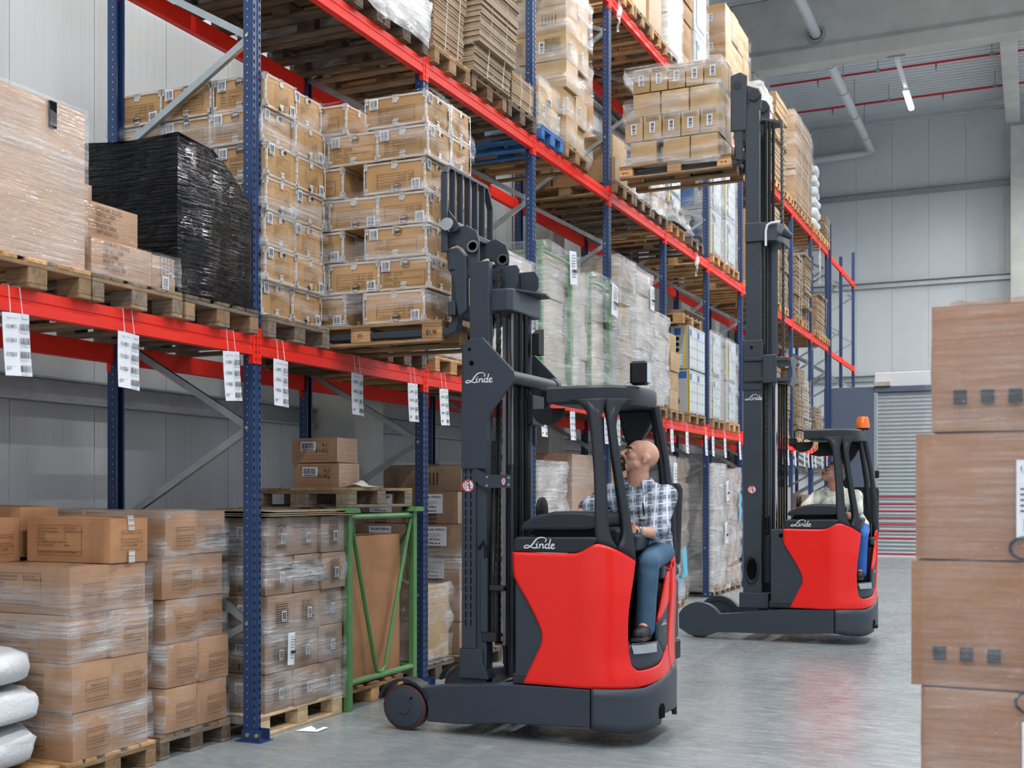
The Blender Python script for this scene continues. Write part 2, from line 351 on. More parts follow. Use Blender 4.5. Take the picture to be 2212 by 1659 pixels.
def floor_mat():
    m, nt, b, N, L = newmat('polished_concrete_floor')
    tc=N.new('ShaderNodeTexCoord')
    n1=N.new('ShaderNodeTexNoise'); n1.inputs['Scale'].default_value=.55; n1.inputs['Detail'].default_value=8; n1.inputs['Roughness'].default_value=.65; L.new(tc.outputs['Object'], n1.inputs['Vector'])
    mp=N.new('ShaderNodeMapping'); mp.inputs['Scale'].default_value=(1.6,4.2,1); mp.inputs['Rotation'].default_value=(0,0,.5); L.new(tc.outputs['Object'], mp.inputs['Vector'])
    n2=N.new('ShaderNodeTexNoise'); n2.inputs['Scale'].default_value=3; n2.inputs['Detail'].default_value=9; n2.inputs['Roughness'].default_value=.7; L.new(mp.outputs[0], n2.inputs['Vector'])
    ad=N.new('ShaderNodeMix'); ad.data_type='RGBA'; ad.inputs[0].default_value=.35; L.new(n1.outputs[0], ad.inputs[6]); L.new(n2.outputs[0], ad.inputs[7])
    cr=N.new('ShaderNodeValToRGB'); cr.color_ramp.elements[0].position=.34; cr.color_ramp.elements[0].color=rgb('70777A'); cr.color_ramp.elements[1].position=.66; cr.color_ramp.elements[1].color=rgb('8F969A')
    L.new(ad.outputs[2], cr.inputs[0]); L.new(cr.outputs[0], b.inputs['Base Color'])
    mr=N.new('ShaderNodeMapRange'); mr.inputs[1].default_value=.3; mr.inputs[2].default_value=.7; mr.inputs[3].default_value=.16; mr.inputs[4].default_value=.36; L.new(n2.outputs[0], mr.inputs[0]); L.new(mr.outputs[0], b.inputs['Roughness'])
    b.inputs['Specular IOR Level'].default_value=.45
    bp=N.new('ShaderNodeBump'); bp.inputs['Strength'].default_value=.06; bp.inputs['Distance'].default_value=.01; L.new(n2.outputs[0], bp.inputs['Height']); L.new(bp.outputs[0], b.inputs['Normal'])
    return m
M_floor = floor_mat()
# ---------------------------------------------------------------- lettering and print
_txt = {}
def text_mesh(body, size, material, align='LEFT', spacing=1.0, shear=0.0, bold=0.0, xscale=1.0):
    key=(body,size,material.name,align,shear,bold,xscale)
    if key in _txt: return _txt[key]
    cu=bpy.data.curves.new('lettering','FONT'); cu.body=body; cu.size=size; cu.align_x=align; cu.resolution_u=1; cu.space_line=spacing; cu.shear=shear; cu.offset=bold
    o=bpy.data.objects.new('lettering',cu)
    me=bpy.data.meshes.new_from_object(o)
    bpy.data.objects.remove(o); bpy.data.curves.remove(cu)
    if xscale!=1.0: me.transform(Matrix.Diagonal((xscale,1,1,1)))
    me.materials.clear(); me.materials.append(material); me.name='lettering'; _txt[key]=me; return me
def add_mesh(mb, me, M=None):
    mb.add([v.co for v in me.vertices], [tuple(p.vertices) for p in me.polygons], M)
def flat(mb, x0, x1, y0, y1, z=0.0): mb.add([(x0,y0,z),(x1,y0,z),(x1,y1,z),(x0,y1,z)], [(0,1,2,3)])
def barcode(mb, x0, x1, y0, y1, n=14, z=0.0, seed=1, vert=False):
    rnd=random.Random(seed); x=x0; w=(x1-x0)/n/1.6
    while x<x1-w*.5:
        b=w*rnd.choice((.5,.5,.9,1.4)); flat(mb, x, min(x+b,x1), y0, y1, z) if not vert else flat(mb, y0, y1, x, min(x+b,x1), z)
        x+=b+w*rnd.choice((.5,.8,1.1))
def frame_lines(mb, x0,x1,y0,y1,t=.002):
    flat(mb,x0,x1,y0,y0+t); flat(mb,x0,x1,y1-t,y1); flat(mb,x0,x0+t,y0,y1); flat(mb,x1-t,x1,y0,y1)
PRINT = {}
def print_block(key, fn):
    if key not in PRINT:
        mb=MB(); mats=fn(mb); PRINT[key]=mb.mesh('print', mats, fix=False)
    return PRINT[key]
def T(body,size,material=None,**k): return text_mesh(body,size,material or M_inkb,**k)
def at2(x,y,z=0.0,r=0.0): return Matrix.Translation((x,y,z)) @ Matrix.Rotation(r,4,'Z')
# ================================================================ the setting
mb=MB(); mb.grid(lambda u,v:(lerp(-2.1,16,u),lerp(-6,46.2,v),0),2,2)
tag(mb.build('floor', M_floor), 'pale grey polished concrete floor of the aisle', 'floor', kind='structure')
def panel_wall(name, label, axis, a0, a1, phase, pos, zt, thick):
    w=empty(name); tag(w,label,'wall',kind='structure'); k0=math.floor(a0-phase); g=.004
    pm=MB(); pm.box(0,1-2*g,0,thick,0.0,zt)
    for i in range(9): pm.box(.055+i*.11,.060+i*.11,-.0008,.004,0.01,zt-.01)
    for i in (0,): pm.box(-2*g,0,.02,thick,0,zt)
    me=pm.mesh('wall_panel',M_panel)
    a=phase+k0
    while a<a1:
        if axis=='x': inst('wall_panel',me,w,(a+g,pos,0))
        else: inst('wall_panel',me,w,(pos,a+g,0),(0,0,pi/2))
        a+=1.0
    return w
# left wall: normal towards +X (panel front at local -y -> rotated 90deg faces +X)
wl=panel_wall('wall_left','grey metal panel wall behind the pallet racks','y',-4,45.9,8.404,-1.98,13.05,.1)
we=panel_wall('wall_end','light grey ribbed panel wall at the far end of the hall','x',-2.4,13.5,.468,46.0,13.05,.1)
for z in (2.31,5.1,7.95,10.72):
    mb=MB()
    if z!=5.1: mb.prism([(-1.98,z-.09),(-1.86,z-.09),(-1.86,z-.075),(-1.965,z-.075),(-1.965,z+.075),(-1.86,z+.075),(-1.86,z+.09),(-1.98,z+.09)],-4,45.9,'y').build('girt',M_galv,wl)
    mb=MB(); mb.prism([(46,z-.09),(45.86,z-.09),(45.86,z-.075),(45.985,z-.075),(45.985,z+.075),(45.86,z+.075),(45.86,z+.09),(46,z+.09)],-1.9,13,'x'); mb.build('girt',M_galv,we)
mb=MB(); y=-4.0
prof=[]
while y<46.2:
    prof += [(y,13.05),(y+.14,13.05),(y+.17,13.17),(y+.25,13.17)]; y+=.28
n=len(prof)
mb.add([(x,p[0],p[1]) for x in (-2.1,16) for p in prof],[(i,i+1,n+i+1,n+i) for i in range(n-1)])
tag(mb.build('ceiling',M_deck),'ribbed metal roof deck above the hall','ceiling',kind='structure')
def structure(name,label,cat,mb,m,smooth=False,bevel=0):
    return tag(mb.build(name,m,smooth=smooth,bevel=bevel),label,cat,kind='structure')
mb=MB(); mb.prism([(33.38,11.38),(33.92,11.38),(33.92,11.72),(33.78,11.86),(33.78,13.04),(33.52,13.04),(33.52,11.86),(33.38,11.72)],-1.9,16,'x')
structure('trim_1','wide concrete roof beam across the hall with a thick lower flange','beam',mb,M_conc,bevel=.02)
mb=MB(); mb.box(3.5,3.86,33.93,45.35,12.3,13.03)
structure('trim_2','narrow concrete beam running to the far wall column','beam',mb,M_conc,bevel=.015)
for i,(y0,y1,x1) in enumerate(((11.95,12.6,-1.45),(18.05,18.75,-1.45),(33.4,33.9,-1.4))):
    mb=MB(); mb.box(-1.97,x1,y0,y1,0,13.0 if i<2 else 11.37)
    structure('trim_%d'%(3+i),['concrete column on the left wall nearest the camera','second concrete column on the left wall','concrete column under the left end of the roof beam'][i],'column',mb,M_conc,bevel=.015)
mb=MB(); mb.box(3.62,4.6,45.3,45.98,0,12.2)
structure('trim_6','wide concrete column against the far wall','column',mb,M_conc,bevel=.015)
# dock portal with roller shutter
dk=empty('dock_portal',(-.28,36.5,0)); tag(dk,'slate grey dock portal with a wide lintel around the roller shutter','portal',kind='structure')
def part(mb,name,m,par,**k): return mb.build(name,m,par,**k)
part(MB().box(0,1.12,0,.35,0,4.17,.008),'side_panel',M_dock,dk)
part(MB().box(1.122,7.0,0,.35,4.03,4.17,.008),'lintel',M_dock,dk)
part(MB().box(1.122,1.19,.02,.12,0,4.03,.004),'guide_rail',M_slat,dk)
sh=empty('door_1',(.92,36.6,0)); tag(sh,'grey roller shutter door with red stripes on its lower slats','shutter',kind='structure')
sl=MB(); k=6
sl.add([(x,-.022*sin(pi*j/k),.092*j/k) for x in (0,5.6) for j in range(k+1)],[(j,j+1,k+2+j,k+1+j) for j in range(k)])
slm=sl.mesh('slat',M_slat,smooth='all')
for i in range(42): inst('slat',slm,sh,(0,.05,.06+i*.095))
part(MB().box(0,5.6,.0,.06,0,.055),'bottom_bar',M_paper,sh)
rs=MB().box(0,5.6,-.005,.02,0,.035,.004).mesh('red_stripe',M_slatr)
for z in (1.45,1.28,1.115,.95,.78,.62,.45,.07): inst('red_stripe',rs,sh,(0,.03,z))
mb=MB(); mb.box(0,4,0,.12,0,.34,.01)
tag(mb.build('white_board',M_paper,loc=(.85,36.62,4.17)),'plain white board standing on top of the dock portal','board')
mb=MB(); mb.box(0,.36,-.1,.1,0,.11,.006)
tag(mb.build('cardboard_box',C_pale,loc=(.85,36.5,4.171)),'small flat pale box lying on the dock portal lintel','box')
# drain pipes under the roof
def pipe(name,label,path,r,m=M_pipe):
    return tag(MB().tube(path,r,14).build(name,m,smooth=True),label,'pipe')
pz=12.06
pipe('drain_pipe','long grey drain pipe hanging under the roof towards the far wall',[(-.08,22,pz),(-.08,45.4,pz),(-.08,45.72,pz-.02),(-.3,45.8,pz-.04),(-1.88,45.8,pz-.1)],.11)
pipe('drain_pipe','short grey drain pipe branching to the left behind the roof beam',[(-.2,34.35,pz),(-.6,34.35,pz-.02),(-1.9,34.35,pz-.05)],.10)
mb=MB(); mb.lathe([(.20,0),(.20,-.03),(.13,-.03),(.13,0)],24,'y',(-.08,33.515,pz))
tag(mb.build('pipe_collar',M_galv,smooth=True),'round metal collar where the drain pipe enters the roof beam','collar')
for i,(y,l) in enumerate(((36.0,'nearest'),(38.6,'second'),(41.2,'third'),(43.8,'farthest'))):
    mb=MB(); mb.tube([(0,0,pz+.1),(0,0,13.05)],.012,6); mb.lathe([(.125,-.02),(.125,.02)],16,'y',(0,0,pz))
    tag(mb.build('pipe_hanger',M_galv,loc=(-.08,y,0)),'thin rod hanging the long drain pipe, %s of four'%l,'hanger')
for i,y in enumerate((39.1,42.2)):
    e=empty('sprinkler_pipe',(0,y,12.6)); tag(e,'red sprinkler pipe under the roof, '+('nearer of two' if i==0 else 'farther one close to the end wall'),'pipe')
    part(MB().tube([(-1.95,0,0),(14,0,0)],.032,8),'pipe_run',M_sprk,e,smooth=True)
    for x in (-.75,2.05,4.9):
        part(MB().tube([(x,0,-.03),(x,0,-.10)],.02,6),'pipe_stub',M_sprk,e)
        part(MB().lathe([(.03,-.10),(.03,-.13),(.012,-.15),(.012,-.19),(.028,-.2),(.028,-.205)],10,'z',(x,0,0)),'sprinkler_head',M_galv,e)
    for x in (.7,3.3): part(MB().tube([(x,0,.03),(x,0,.45)],.012,6).box(x-.05,x+.05,-.04,.04,-.04,.05),'clamp',M_galv,e)
e=empty('cable_conduit',(0,45.2,12.75)); tag(e,'thin grey cable conduit running along under the roof by the far wall','conduit')
for i in range(3): part(MB().tube([(-1.78,.05*i,-2.6),(-1.78,.05*i,-.15),(-1.65,.05*i,0),(14,.05*i,0)],.013,6),'tube',M_galv,e,smooth=True)
ORD=['first','second','third','fourth','fifth','sixth','seventh','eighth','ninth','tenth','eleventh','twelfth','thirteenth']
# strip lamps: white trunking with one lit module each
def strip_lamp(x,y0,y1,ya,yb,label,z=11.28):
    e=empty('strip_lamp',(x,(ya+yb)/2,z)); tag(e,label,'lamp','strip lamps under the roof'); yc=(ya+yb)/2
    part(MB().box(-.045,.045,y0-yc,y1-yc,0,.07,.006),'trunking',M_white,e)
    part(MB().box(-.07,.07,ya-yc,yb-yc,-.06,0.0,.008),'housing',M_white,e)
    part(MB().prism([(-.065,0),(.065,0),(.05,-.035),(.0,-.05),(-.05,-.035)],ya-yc+.01,yb-yc-.01,'y',M=Matrix.Translation((0,0,-.06))),'diffuser',M_lamp,e,smooth=True)
    part(MB().box(-.18,.18,y0-yc,y0-yc+.1,.07,.1,.004),'bracket',M_galv,e)
    ld=bpy.data.lights.new('strip_light','AREA'); ld.shape='RECTANGLE'; ld.size=.13; ld.size_y=yb-ya; ld.energy=LAMP_W; ld.color=(1,.985,.96); ld.spread=radians(170)
    lo=bpy.data.objects.new('strip_light',ld); link(lo); lo.parent=e; lo.location=(0,0,-.125)
strip_lamp(1.56,33.75,38.05,36.25,38.0,'lit white strip lamp hanging past the concrete roof beam')
for i,(x,y) in enumerate([(1.56,y) for y in (-5.5,1.5,8.5,15.5,22.5,26.9)]+[(7.6,y) for y in (-5.5,1.5,8.5,15.5,22.5,29.5,36.5,43.0)]+[(13.2,y) for y in (29.5,36.5,43.0)]):  # far right row and last next-aisle lamp: unseen, added to brighten the end wall
    strip_lamp(x,y-2.2,y+2.2,y-.9,y+.9,'lit white strip lamp above the '+('rack aisle' if x<3 else ('next aisle' if x<10 else 'far right, unseen added fill'))+', %s from the entrance'%ORD[i if x<3 else (i-6 if x<10 else i-14)])
# ================================================================ pallet racks
BAY=2.754; Y0R=7.435
PY=[Y0R+BAY*k for k in range(-1,11)]     # frame positions, index 0 is beside the camera
ZL=(2.55,5.05,7.33)                      # tops of the beams
ORD=['first','second','third','fourth','fifth','sixth','seventh','eighth','ninth','tenth','eleventh','twelfth','thirteenth']
def post_mesh(h, holes=True, front=True):
    # perforated C post, local x from -.07 (inside) to 0 (aisle side), y +-.05
    mb=MB(); t=.004
    s=1
    prof=[(0,-.05),(0,-.018),(-.012,-.014),(-.012,.014),(0,.018),(0,.05),(-.07,.05),(-.07,.03),(-.064,.03),(-.064,.044),(-.006,.044),(-.006,-.044),(-.064,-.044),(-.064,-.03),(-.07,-.03),(-.07,-.05)]
    mb.prism(prof,0,h,'z')
    if holes:
        mb.mi=1; z=.06
        while z<h-.05:
            for yy in (-.034,.034): mb.add([(.0006,yy-.008,z),(.0006,yy+.008,z),(.0006,yy+.006,z+.024),(.0006,yy-.006,z+.024)],[(0,1,2,3)])
            z+=.05
        mb.mi=2; z=.1
        while z<h-.05:
            mb.add([(-.046,-.0506,z),(-.038,-.0506,z),(-.038,-.0506,z+.009),(-.046,-.0506,z+.009)],[(0,1,2,3)]); z+=.05
    return mb.mesh('post',[M_blue,M_hole,M_galv])
pm_full=post_mesh(7.46); RD=1.12
def upright(y,h,label,holes=True,zz=.74):
    e=empty('upright_frame',(0,y,0)); tag(e,label,'rack frame','blue upright frames of the rack row')
    me=pm_full if (holes and h==7.46) else post_mesh(h,holes)
    inst('front_post',me,e); inst('rear_post',me,e,mw=Matrix(((-1,0,0,-RD),(0,1,0,0),(0,0,1,0),(0,0,0,1))))
    for sx,ox in ((1,0.0),(-1,-RD)):
        mb=MB(); mb.box(-.11,.07,-.085,.085,0,.006); mb.box(-.075,.06,-.062,-.052,.006,.075); mb.box(-.075,.06,.052,.062,.006,.075)
        f=mb.build('foot_plate',M_blue,e,mw=Matrix.Translation((ox,0,0))@Matrix.Diagonal((sx,1,1,1)))
        for bx in (.035,-.03): part(MB().lathe([(.013,-.074),(.013,-.062)],8,'y',(bx,0,.045)),'bolt',M_bolt,f)
    bm=MB(); bm.prism([(-.02,-.022),(.02,-.022),(.02,.022),(.016,.022),(.016,-.018),(-.016,-.018),(-.016,.022),(-.02,.022)],0,1,'x')
    bme=bm.mesh('brace',M_galv)
    def brace(za,zb):
        a=Vector((-.045,0,za)); b=Vector((-RD+.045,0,zb)); d=b-a; Lh=d.length
        rot=d.to_track_quat('X','Z').to_matrix().to_4x4()
        inst('brace',bme,e,mw=Matrix.Translation(a)@rot@Matrix.Diagonal((Lh,1,1,1)))
    brace(.12,.12); z=zz; k=0
    brace(.74,.2)
    while z<h-.3:
        brace(z,min(z+.617,h-.1)); 
        if z+1.233<h: brace(z+1.233,z+.617)
        if holes: part(MB().lathe([(.011,-.056),(.011,-.045)],8,'y',(-.045,0,z)),'bolt',M_bolt,e)
        z+=1.233
    return e
for k,y in enumerate(PY):
    upright(y,7.46,'blue perforated upright frame with grey braces, %s from the camera'%ORD[k],holes=(k<8))
for y,h,l in ((35.55,8.07,'tall blue upright frame beside the dock portal, start of the empty rack'),(37.73,7.6,'blue upright frame in the middle of the empty rack behind the dock portal'),(40.48,8.13,'last blue upright frame of the empty rack near the end wall')):
    upright(y,h,l,holes=False)
def conn_mesh():
    mb=MB(); mb.box(-.03,.003,-.0,.05,-.11,.115); mb.box(-.005,.006,0,.012,-.11,.115)
    mb.box(-.055,.002,-.004,.0,-.11,.115)
    mb.mi=1
    for z in (-.09,-.045,.0,.045,.085): mb.add([(.0065,.014,z),(.0065,.022,z),(.0065,.022,z+.018),(.0065,.014,z+.018)],[(0,1,2,3)])
    return mb.mesh('connector',[M_red,M_hole])
CN=conn_mesh()
def beam_mesh(L):
    mb=MB(); mb.prism([(0,-.12),(-.05,-.12),(-.05,0),(0,0),(0,-.05),(-.006,-.056),(-.006,-.066),(0,-.072)],.05,L-.05,'y'); return mb.mesh('box_section',M_red)
def beam(y0,y1,z,rear,label):
    L=y1-y0; key='beam%.2f'%L
    if key not in PRINT: PRINT[key]=beam_mesh(L)
    e=empty('rack_beam',(-RD if rear else 0.0,y0,z)); tag(e,label,'rack beam','orange red beams of the rack row')
    sx=-1 if rear else 1
    inst('box_section',PRINT[key],e,mw=Matrix.Diagonal((sx,1,1,1)))
    inst('connector',CN,e,mw=Matrix.Translation((0,.003,-.065))@Matrix.Diagonal((sx,1,1,1)))
    inst('connector',CN,e,mw=Matrix.Translation((0,L-.003,-.065))@Matrix.Diagonal((sx,-1,1,1)))
    return e
LN=('lowest','middle','top')
for li,z in enumerate(ZL):
    for b in range(0,11):
        if li==1 and b<1: continue
        if li==2 and b<3: continue
        y0,y1=PY[b]+.0,PY[b+1]
        beam(y0,y1,z,False,'orange red front beam of the %s shelf, %s bay from the camera'%(LN[li],ORD[b]))
        beam(y0,y1,z,True,'orange red rear beam of the %s shelf, %s bay from the camera'%(LN[li],ORD[b]))
for z,n in ((7.30,'upper'),(5.0,'lower')):
    beam(35.55,37.73,z,False,'%s front beam of the empty rack, bay beside the dock portal'%n); beam(37.73,40.48,z,False,'%s front beam of the empty rack, last bay at the end wall'%n)
    beam(35.55,37.73,z,True,'%s rear beam of the empty rack, bay beside the dock portal'%n)
# ================================================================ pallets
_pal={}
def board(lx,ly,lz,m,nm):
    key=(lx,ly,lz,m.name)
    if key not in _pal: _pal[key]=MB().box(-lx/2,lx/2,-ly/2,ly/2,0,lz,.003).mesh(nm,m)
    return _pal[key]
def pallet(label, x, y, z, m=None, W=.84, L=1.2, rot=0.0, detail=True, m2=None, group=None, blk=None):
    """front edge centre at x,y ; length runs towards -X"""
    m=m or W_mid; m2=m2 or m; blk=blk or m2
    cy=-W/2
    P=[]
    for yy,w in ((-W/2+.0725,.145),(-W/4+.01,.1),(0,.145),(W/4-.01,.1),(W/2-.0725,.145)): P.append(('deck_board',(L,w,.022,m,),(-L/2,yy,.122),0))
    for xx,w in ((-.0725,.145),(-L/2,.145),(-L+.0725,.145)): P.append(('cross_board',(W,w,.022,m2),(xx,0,.100),pi/2))
    for yy,w in ((-W/2+.05,.1),(0,.145),(W/2-.05,.1)):
        P.append(('bottom_board',(L,w,.022,m2),(-L/2,yy,0),0))
        for xx in (-.0725,-L/2,-L+.0725): P.append(('block',(.145,w,.078,blk),(xx,yy,.022),0))
    if detail:
        e=empty('pallet',(x,y,z),rot); tag(e,label,'pallet',group)
        for nm,(a,b,c,mm),loc,rz in P: inst(nm,board(a,b,c,mm,nm),e,loc,(0,0,rz))
        return e
    key=('whole',m.name,m2.name,W,L)
    if key not in _pal:
        mb=MB()
        for nm,(a,b,c,mm),loc,rz in P: mb.box(-a/2,a/2,-b/2,b/2,0,c,0,Matrix.Translation(loc)@Matrix.Rotation(rz,4,'Z'))
        _pal[key]=mb.mesh('pallet',m)
    o=inst('pallet',_pal[key],None,(x,y,z),(0,0,rot)); return tag(o,label,'pallet',group)
# ================================================================ cartons
_car={}
def carton_mesh(lx,ly,lz,m,seed=0,bulge=.006,rough=.004):
    key=(round(lx,3),round(ly,3),round(lz,3),m.name,seed)
    if key in _car: return _car[key]
    mb=MB(); n=4; rnd=random.Random(seed*77+int(lx*1000)+int(lz*5000))
    off=Vector((rnd.random()*50,rnd.random()*50,rnd.random()*50))
    hx,hy=lx/2,ly/2
    def dis(p,nrm,u,v):
        b=bulge*sin(pi*u)*sin(pi*v); w=noise.noise(Vector(p)*5+off)*rough
        return Vector(p)+Vector(nrm)*(b+w*min(1,4*min(u,1-u,v,1-v)))
    e=.006
    F=[((-hx,-hy,0),(lx,0,0),(0,0,lz),(0,-1,0)),((hx,-hy,0),(0,ly,0),(0,0,lz),(1,0,0)),((hx,hy,0),(-lx,0,0),(0,0,lz),(0,1,0)),((-hx,hy,0),(0,-ly,0),(0,0,lz),(-1,0,0)),((-hx,-hy,lz),(lx,0,0),(0,ly,0),(0,0,1)),((-hx,hy,0),(lx,0,0),(0,-ly,0),(0,0,-1))]
    for o,a,b,nr in F:
        o=Vector(o);a=Vector(a);b=Vector(b)
        k=.0 if nr[2]==-1 else 1
        mb.grid(lambda u,v:dis(o+a*u+b*v,nr,u,v) if k else o+a*u+b*v,n if k else 1,n if k else 1)
    me=mb.mesh('carton',m,fix=False)
    bm=bmesh.new(); bm.from_mesh(me); bmesh.ops.remove_doubles(bm,verts=bm.verts,dist=.0008)
    bmesh.ops.recalc_face_normals(bm,faces=bm.faces)
    # soft crushed edges
    for v in bm.verts:
        c=sum((abs(abs(v.co[i])-(hx,hy)[i])<.003) for i in (0,1))+(1 if (v.co.z<.002 or v.co.z>lz-.002) else 0)
        if c>=2: v.co.x*=1-.004/hx; v.co.y*=1-.004/hy; v.co.z=lerp(v.co.z,lz/2,.012)
    bm.to_mesh(me); bm.free()
    me.polygons.foreach_set('use_smooth',[True]*len(me.polygons)); me.set_sharp_from_angle(angle=radians(50))
    _car[key]=me; return me
def tape_set(lx,ly,lz):
    # white tape wrapped round every edge and corner, seen as strips 2 mm proud
    key=('tape',round(lx,3),round(ly,3),round(lz,3))
    if key in _car: return _car[key]
    mb=MB(); hx,hy=lx/2+.009,ly/2+.009; w=.013; g=.002
    for sx in (-1,1):
        for sy in (-1,1):
            pass
    # edges of the -y and +x faces
    rnd=random.Random(3)
    def strip(a,b,n,wd):   # a->b edge on face normal n, strip extends by wd
        a=Vector(a);b=Vector(b);wd=Vector(wd);k=6
        pts=[]
        for i in range(k+1):
            t=i/k; pts.append(a.lerp(b,t)); pts.append(a.lerp(b,t)+wd*(1+.35*(rnd.random()-.5)))
        mb.add(pts,[(2*i,2*i+1,2*i+3,2*i+2) for i in range(k)])
    for z,d in ((0.004,1),(lz-.004,-1)):
        strip((-hx,-hy,z),(hx,-hy,z),0,(0,0,d*w)); strip((hx,-hy,z),(hx,hy,z),0,(0,0,d*w))
    for x,d in ((-hx,1),(hx,-1)): 
        strip((x,-hy,0),(x,-hy,lz),0,(d*.012,0,0))
        for z0,z1 in ((0,.045),(lz-.045,lz)): strip((x,-hy,z0),(x,-hy,z1),0,(d*.03,0,0))
    for y,d in ((-hy,1),(hy,-1)):
        strip((hx,y,0),(hx,y,lz),0,(0,d*.012,0))
        for z0,z1 in ((0,.045),(lz-.045,lz)): strip((hx,y,z0),(hx,y,z1),0,(0,d*.03,0))
    for z0,z1 in ((0,.055),(lz-.055,lz)):
        strip((-.022,-hy,z0),(-.022,-hy,z1),0,(.044,0,0)); strip((hx,-.022,z0),(hx,-.022,z1),0,(0,.044,0))
    me=mb.mesh('tape',M_tape,fix=False); _car[key]=me; return me
def carton(label,x0,y0,z0,lx,ly,lz,m,group=None,seed=0,rz=0.0,bulge=.006,prints=(),taped=False,tape=None,cat='carton',name='carton'):
    """x0,y0,z0 = minimum corner"""
    o=inst(name,carton_mesh(lx,ly,lz,m,seed,bulge),None,(x0+lx/2,y0+ly/2,z0),(0,0,rz)); tag(o,label,cat,group)
    if taped: inst('tape',tape_set(lx,ly,lz),o)
    if tape:
        key=('btape',round(lx,3),round(ly,3),round(lz,3),tape.name)
        if key not in _car:
            mb=MB(); b=bulge+.004
            flat(mb,-lx/2,lx/2,-.03,.03,lz+b); 
            mb.add([(lx/2+.004,-.03,lz+b),(lx/2+.004,.03,lz+b),(lx/2+b,.03,lz-.07),(lx/2+b,-.03,lz-.07)],[(0,1,2,3)])
            mb.add([(lx/2+b,-.03,0),(lx/2+b,.03,0),(lx/2+b,.03,.07),(lx/2+b,-.03,.07)],[(0,1,2,3)])
            _car[key]=mb.mesh('tape',tape,fix=False)
        inst('tape',_car[key],o)
    for face,u,v,me,*r in prints:
        # u,v: centre in fractions of the face
        b=bulge+.005
        p={'y-':((u-.5)*lx,-ly/2-b,v*lz),'x+':(lx/2+b,(u-.5)*ly,v*lz),'y+':((.5-u)*lx,ly/2+b,v*lz)}[face]
        inst('label' if me.name.startswith('label') else 'print',me,o,mw=frame(face,p)@(Matrix.Rotation(r[0],4,'Z') if r else Matrix()))
    return o
# ---------------------------------------------------------------- print blocks (centred on their origin)
def pb_order(mb):
    frame_lines(mb,-.15,.15,-.055,.045)
    add_mesh(mb,T('ORDER      : 021-00628\nART.NR.   : 04-706-07xx\nLOT          : 100\nARTICLE : THERMO WORKING VEST AND PANTS\nQUANTITY: 6 PCS\n                HAMBURG\nCRT NO.  : 947',.0125,spacing=1.05),at2(-.14,.032)); return [M_inkb]
def pb_weste(mb):
    frame_lines(mb,-.135,.135,-.05,.05); 
    for y in (.028,.008,-.012,-.032): flat(mb,-.135,.135,y,y+.0015)
    flat(mb,-.075,-.0735,-.05,.05)
    add_mesh(mb,T('BZAG.\nVE\nMEAS\nG.W.\nN.W.',.0135,spacing=1.26),at2(-.128,.034)); add_mesh(mb,T('Arbeitsweste und Arbeitshose\n6\n62X36X27cm\n4.6   kgs\n3.6   kgs',.0135,spacing=1.26),at2(-.068,.034)); return [M_inkb]
def pb_side(mb):
    frame_lines(mb,-.09,.09,-.06,.04)
    for i in range(5): flat(mb,-.09,.09,-.045+i*.016,-.0438+i*.016)
    add_mesh(mb,T('BZAG  Arbeitsweste\nEAN 020050\nGTIN 04770\nVE 6',.012,spacing=1.2),at2(-.083,.026)); arrows(mb,0,.075); return [M_inkb]
def arrows(mb,x,y):
    for k in (-.045,-.03):
        flat(mb,x+k,x+k+.003,y-.02,y+.012); mb.add([(x+k-.005,y+.01,0),(x+k+.008,y+.01,0),(x+k+.0015,y+.022,0)],[(0,1,2)])
    n=8; mb.add([(x+.03+.022*cos(pi*i/n),y+.022*sin(pi*i/n),0) for i in range(n+1)],[tuple(range(n+1))]); flat(mb,x+.0285,x+.031,y-.02,y)
def pb_recycle(mb):
    n=20; 
    for i in range(n): 
        a,b=2*pi*i/n,2*pi*(i+.75)/n; mb.add([(.03*cos(a),.03*sin(a),0),(.03*cos(b),.03*sin(b),0),(.026*cos(b),.026*sin(b),0),(.026*cos(a),.026*sin(a),0)],[(0,1,2,3)])
    add_mesh(mb,T('RESY',.022,align='CENTER',bold=.001),at2(0,-.008)); return [M_inkb]
def pb_ssg(mb):
    frame_lines(mb,-.155,.155,-.085,.085)
    add_mesh(mb,T('SSG Bestellnummer\nSSG Artikelnummer\nGröße:\nMenge:\n(Stückzahl Sets pro Karton)\nFarbe/Farb-Nr.:\n\nLfd.Paket-Nr./ Gesamt Anzahl Pakete',.018,spacing=1.06),at2(-.148,.062)); add_mesh(mb,T('B2.003.534\n2024770178.10.10\n L\n21\n\n/black',.018,spacing=1.06),at2(.03,.062)); flat(mb,-.155,.155,-.062,-.06); return [M_inkb]
def pb_emp(mb):
    frame_lines(mb,-.10,.10,-.055,.055)
    add_mesh(mb,T('Empfänger: Sport Service GmbH\n\nSSG Bestellnummer\nSSG Artikelnummer\nLieferanten-Artikelnummer',.014,spacing=1.2),at2(-.095,.036)); add_mesh(mb,T('B2.003.534\n2024770178.10\n6C/27',.014,spacing=1.2),at2(.02,.0025)); return [M_inkb]
def pb_fork(mb):
    add_mesh(mb,T('ORDER REF: 32-29022\nITEM NO. 13424\nDESC: FORK\nMADE IN CHINA\nCARTON NO. 150',.032,spacing=.95,xscale=.8),at2(-.15,.06)); return [M_inkb]
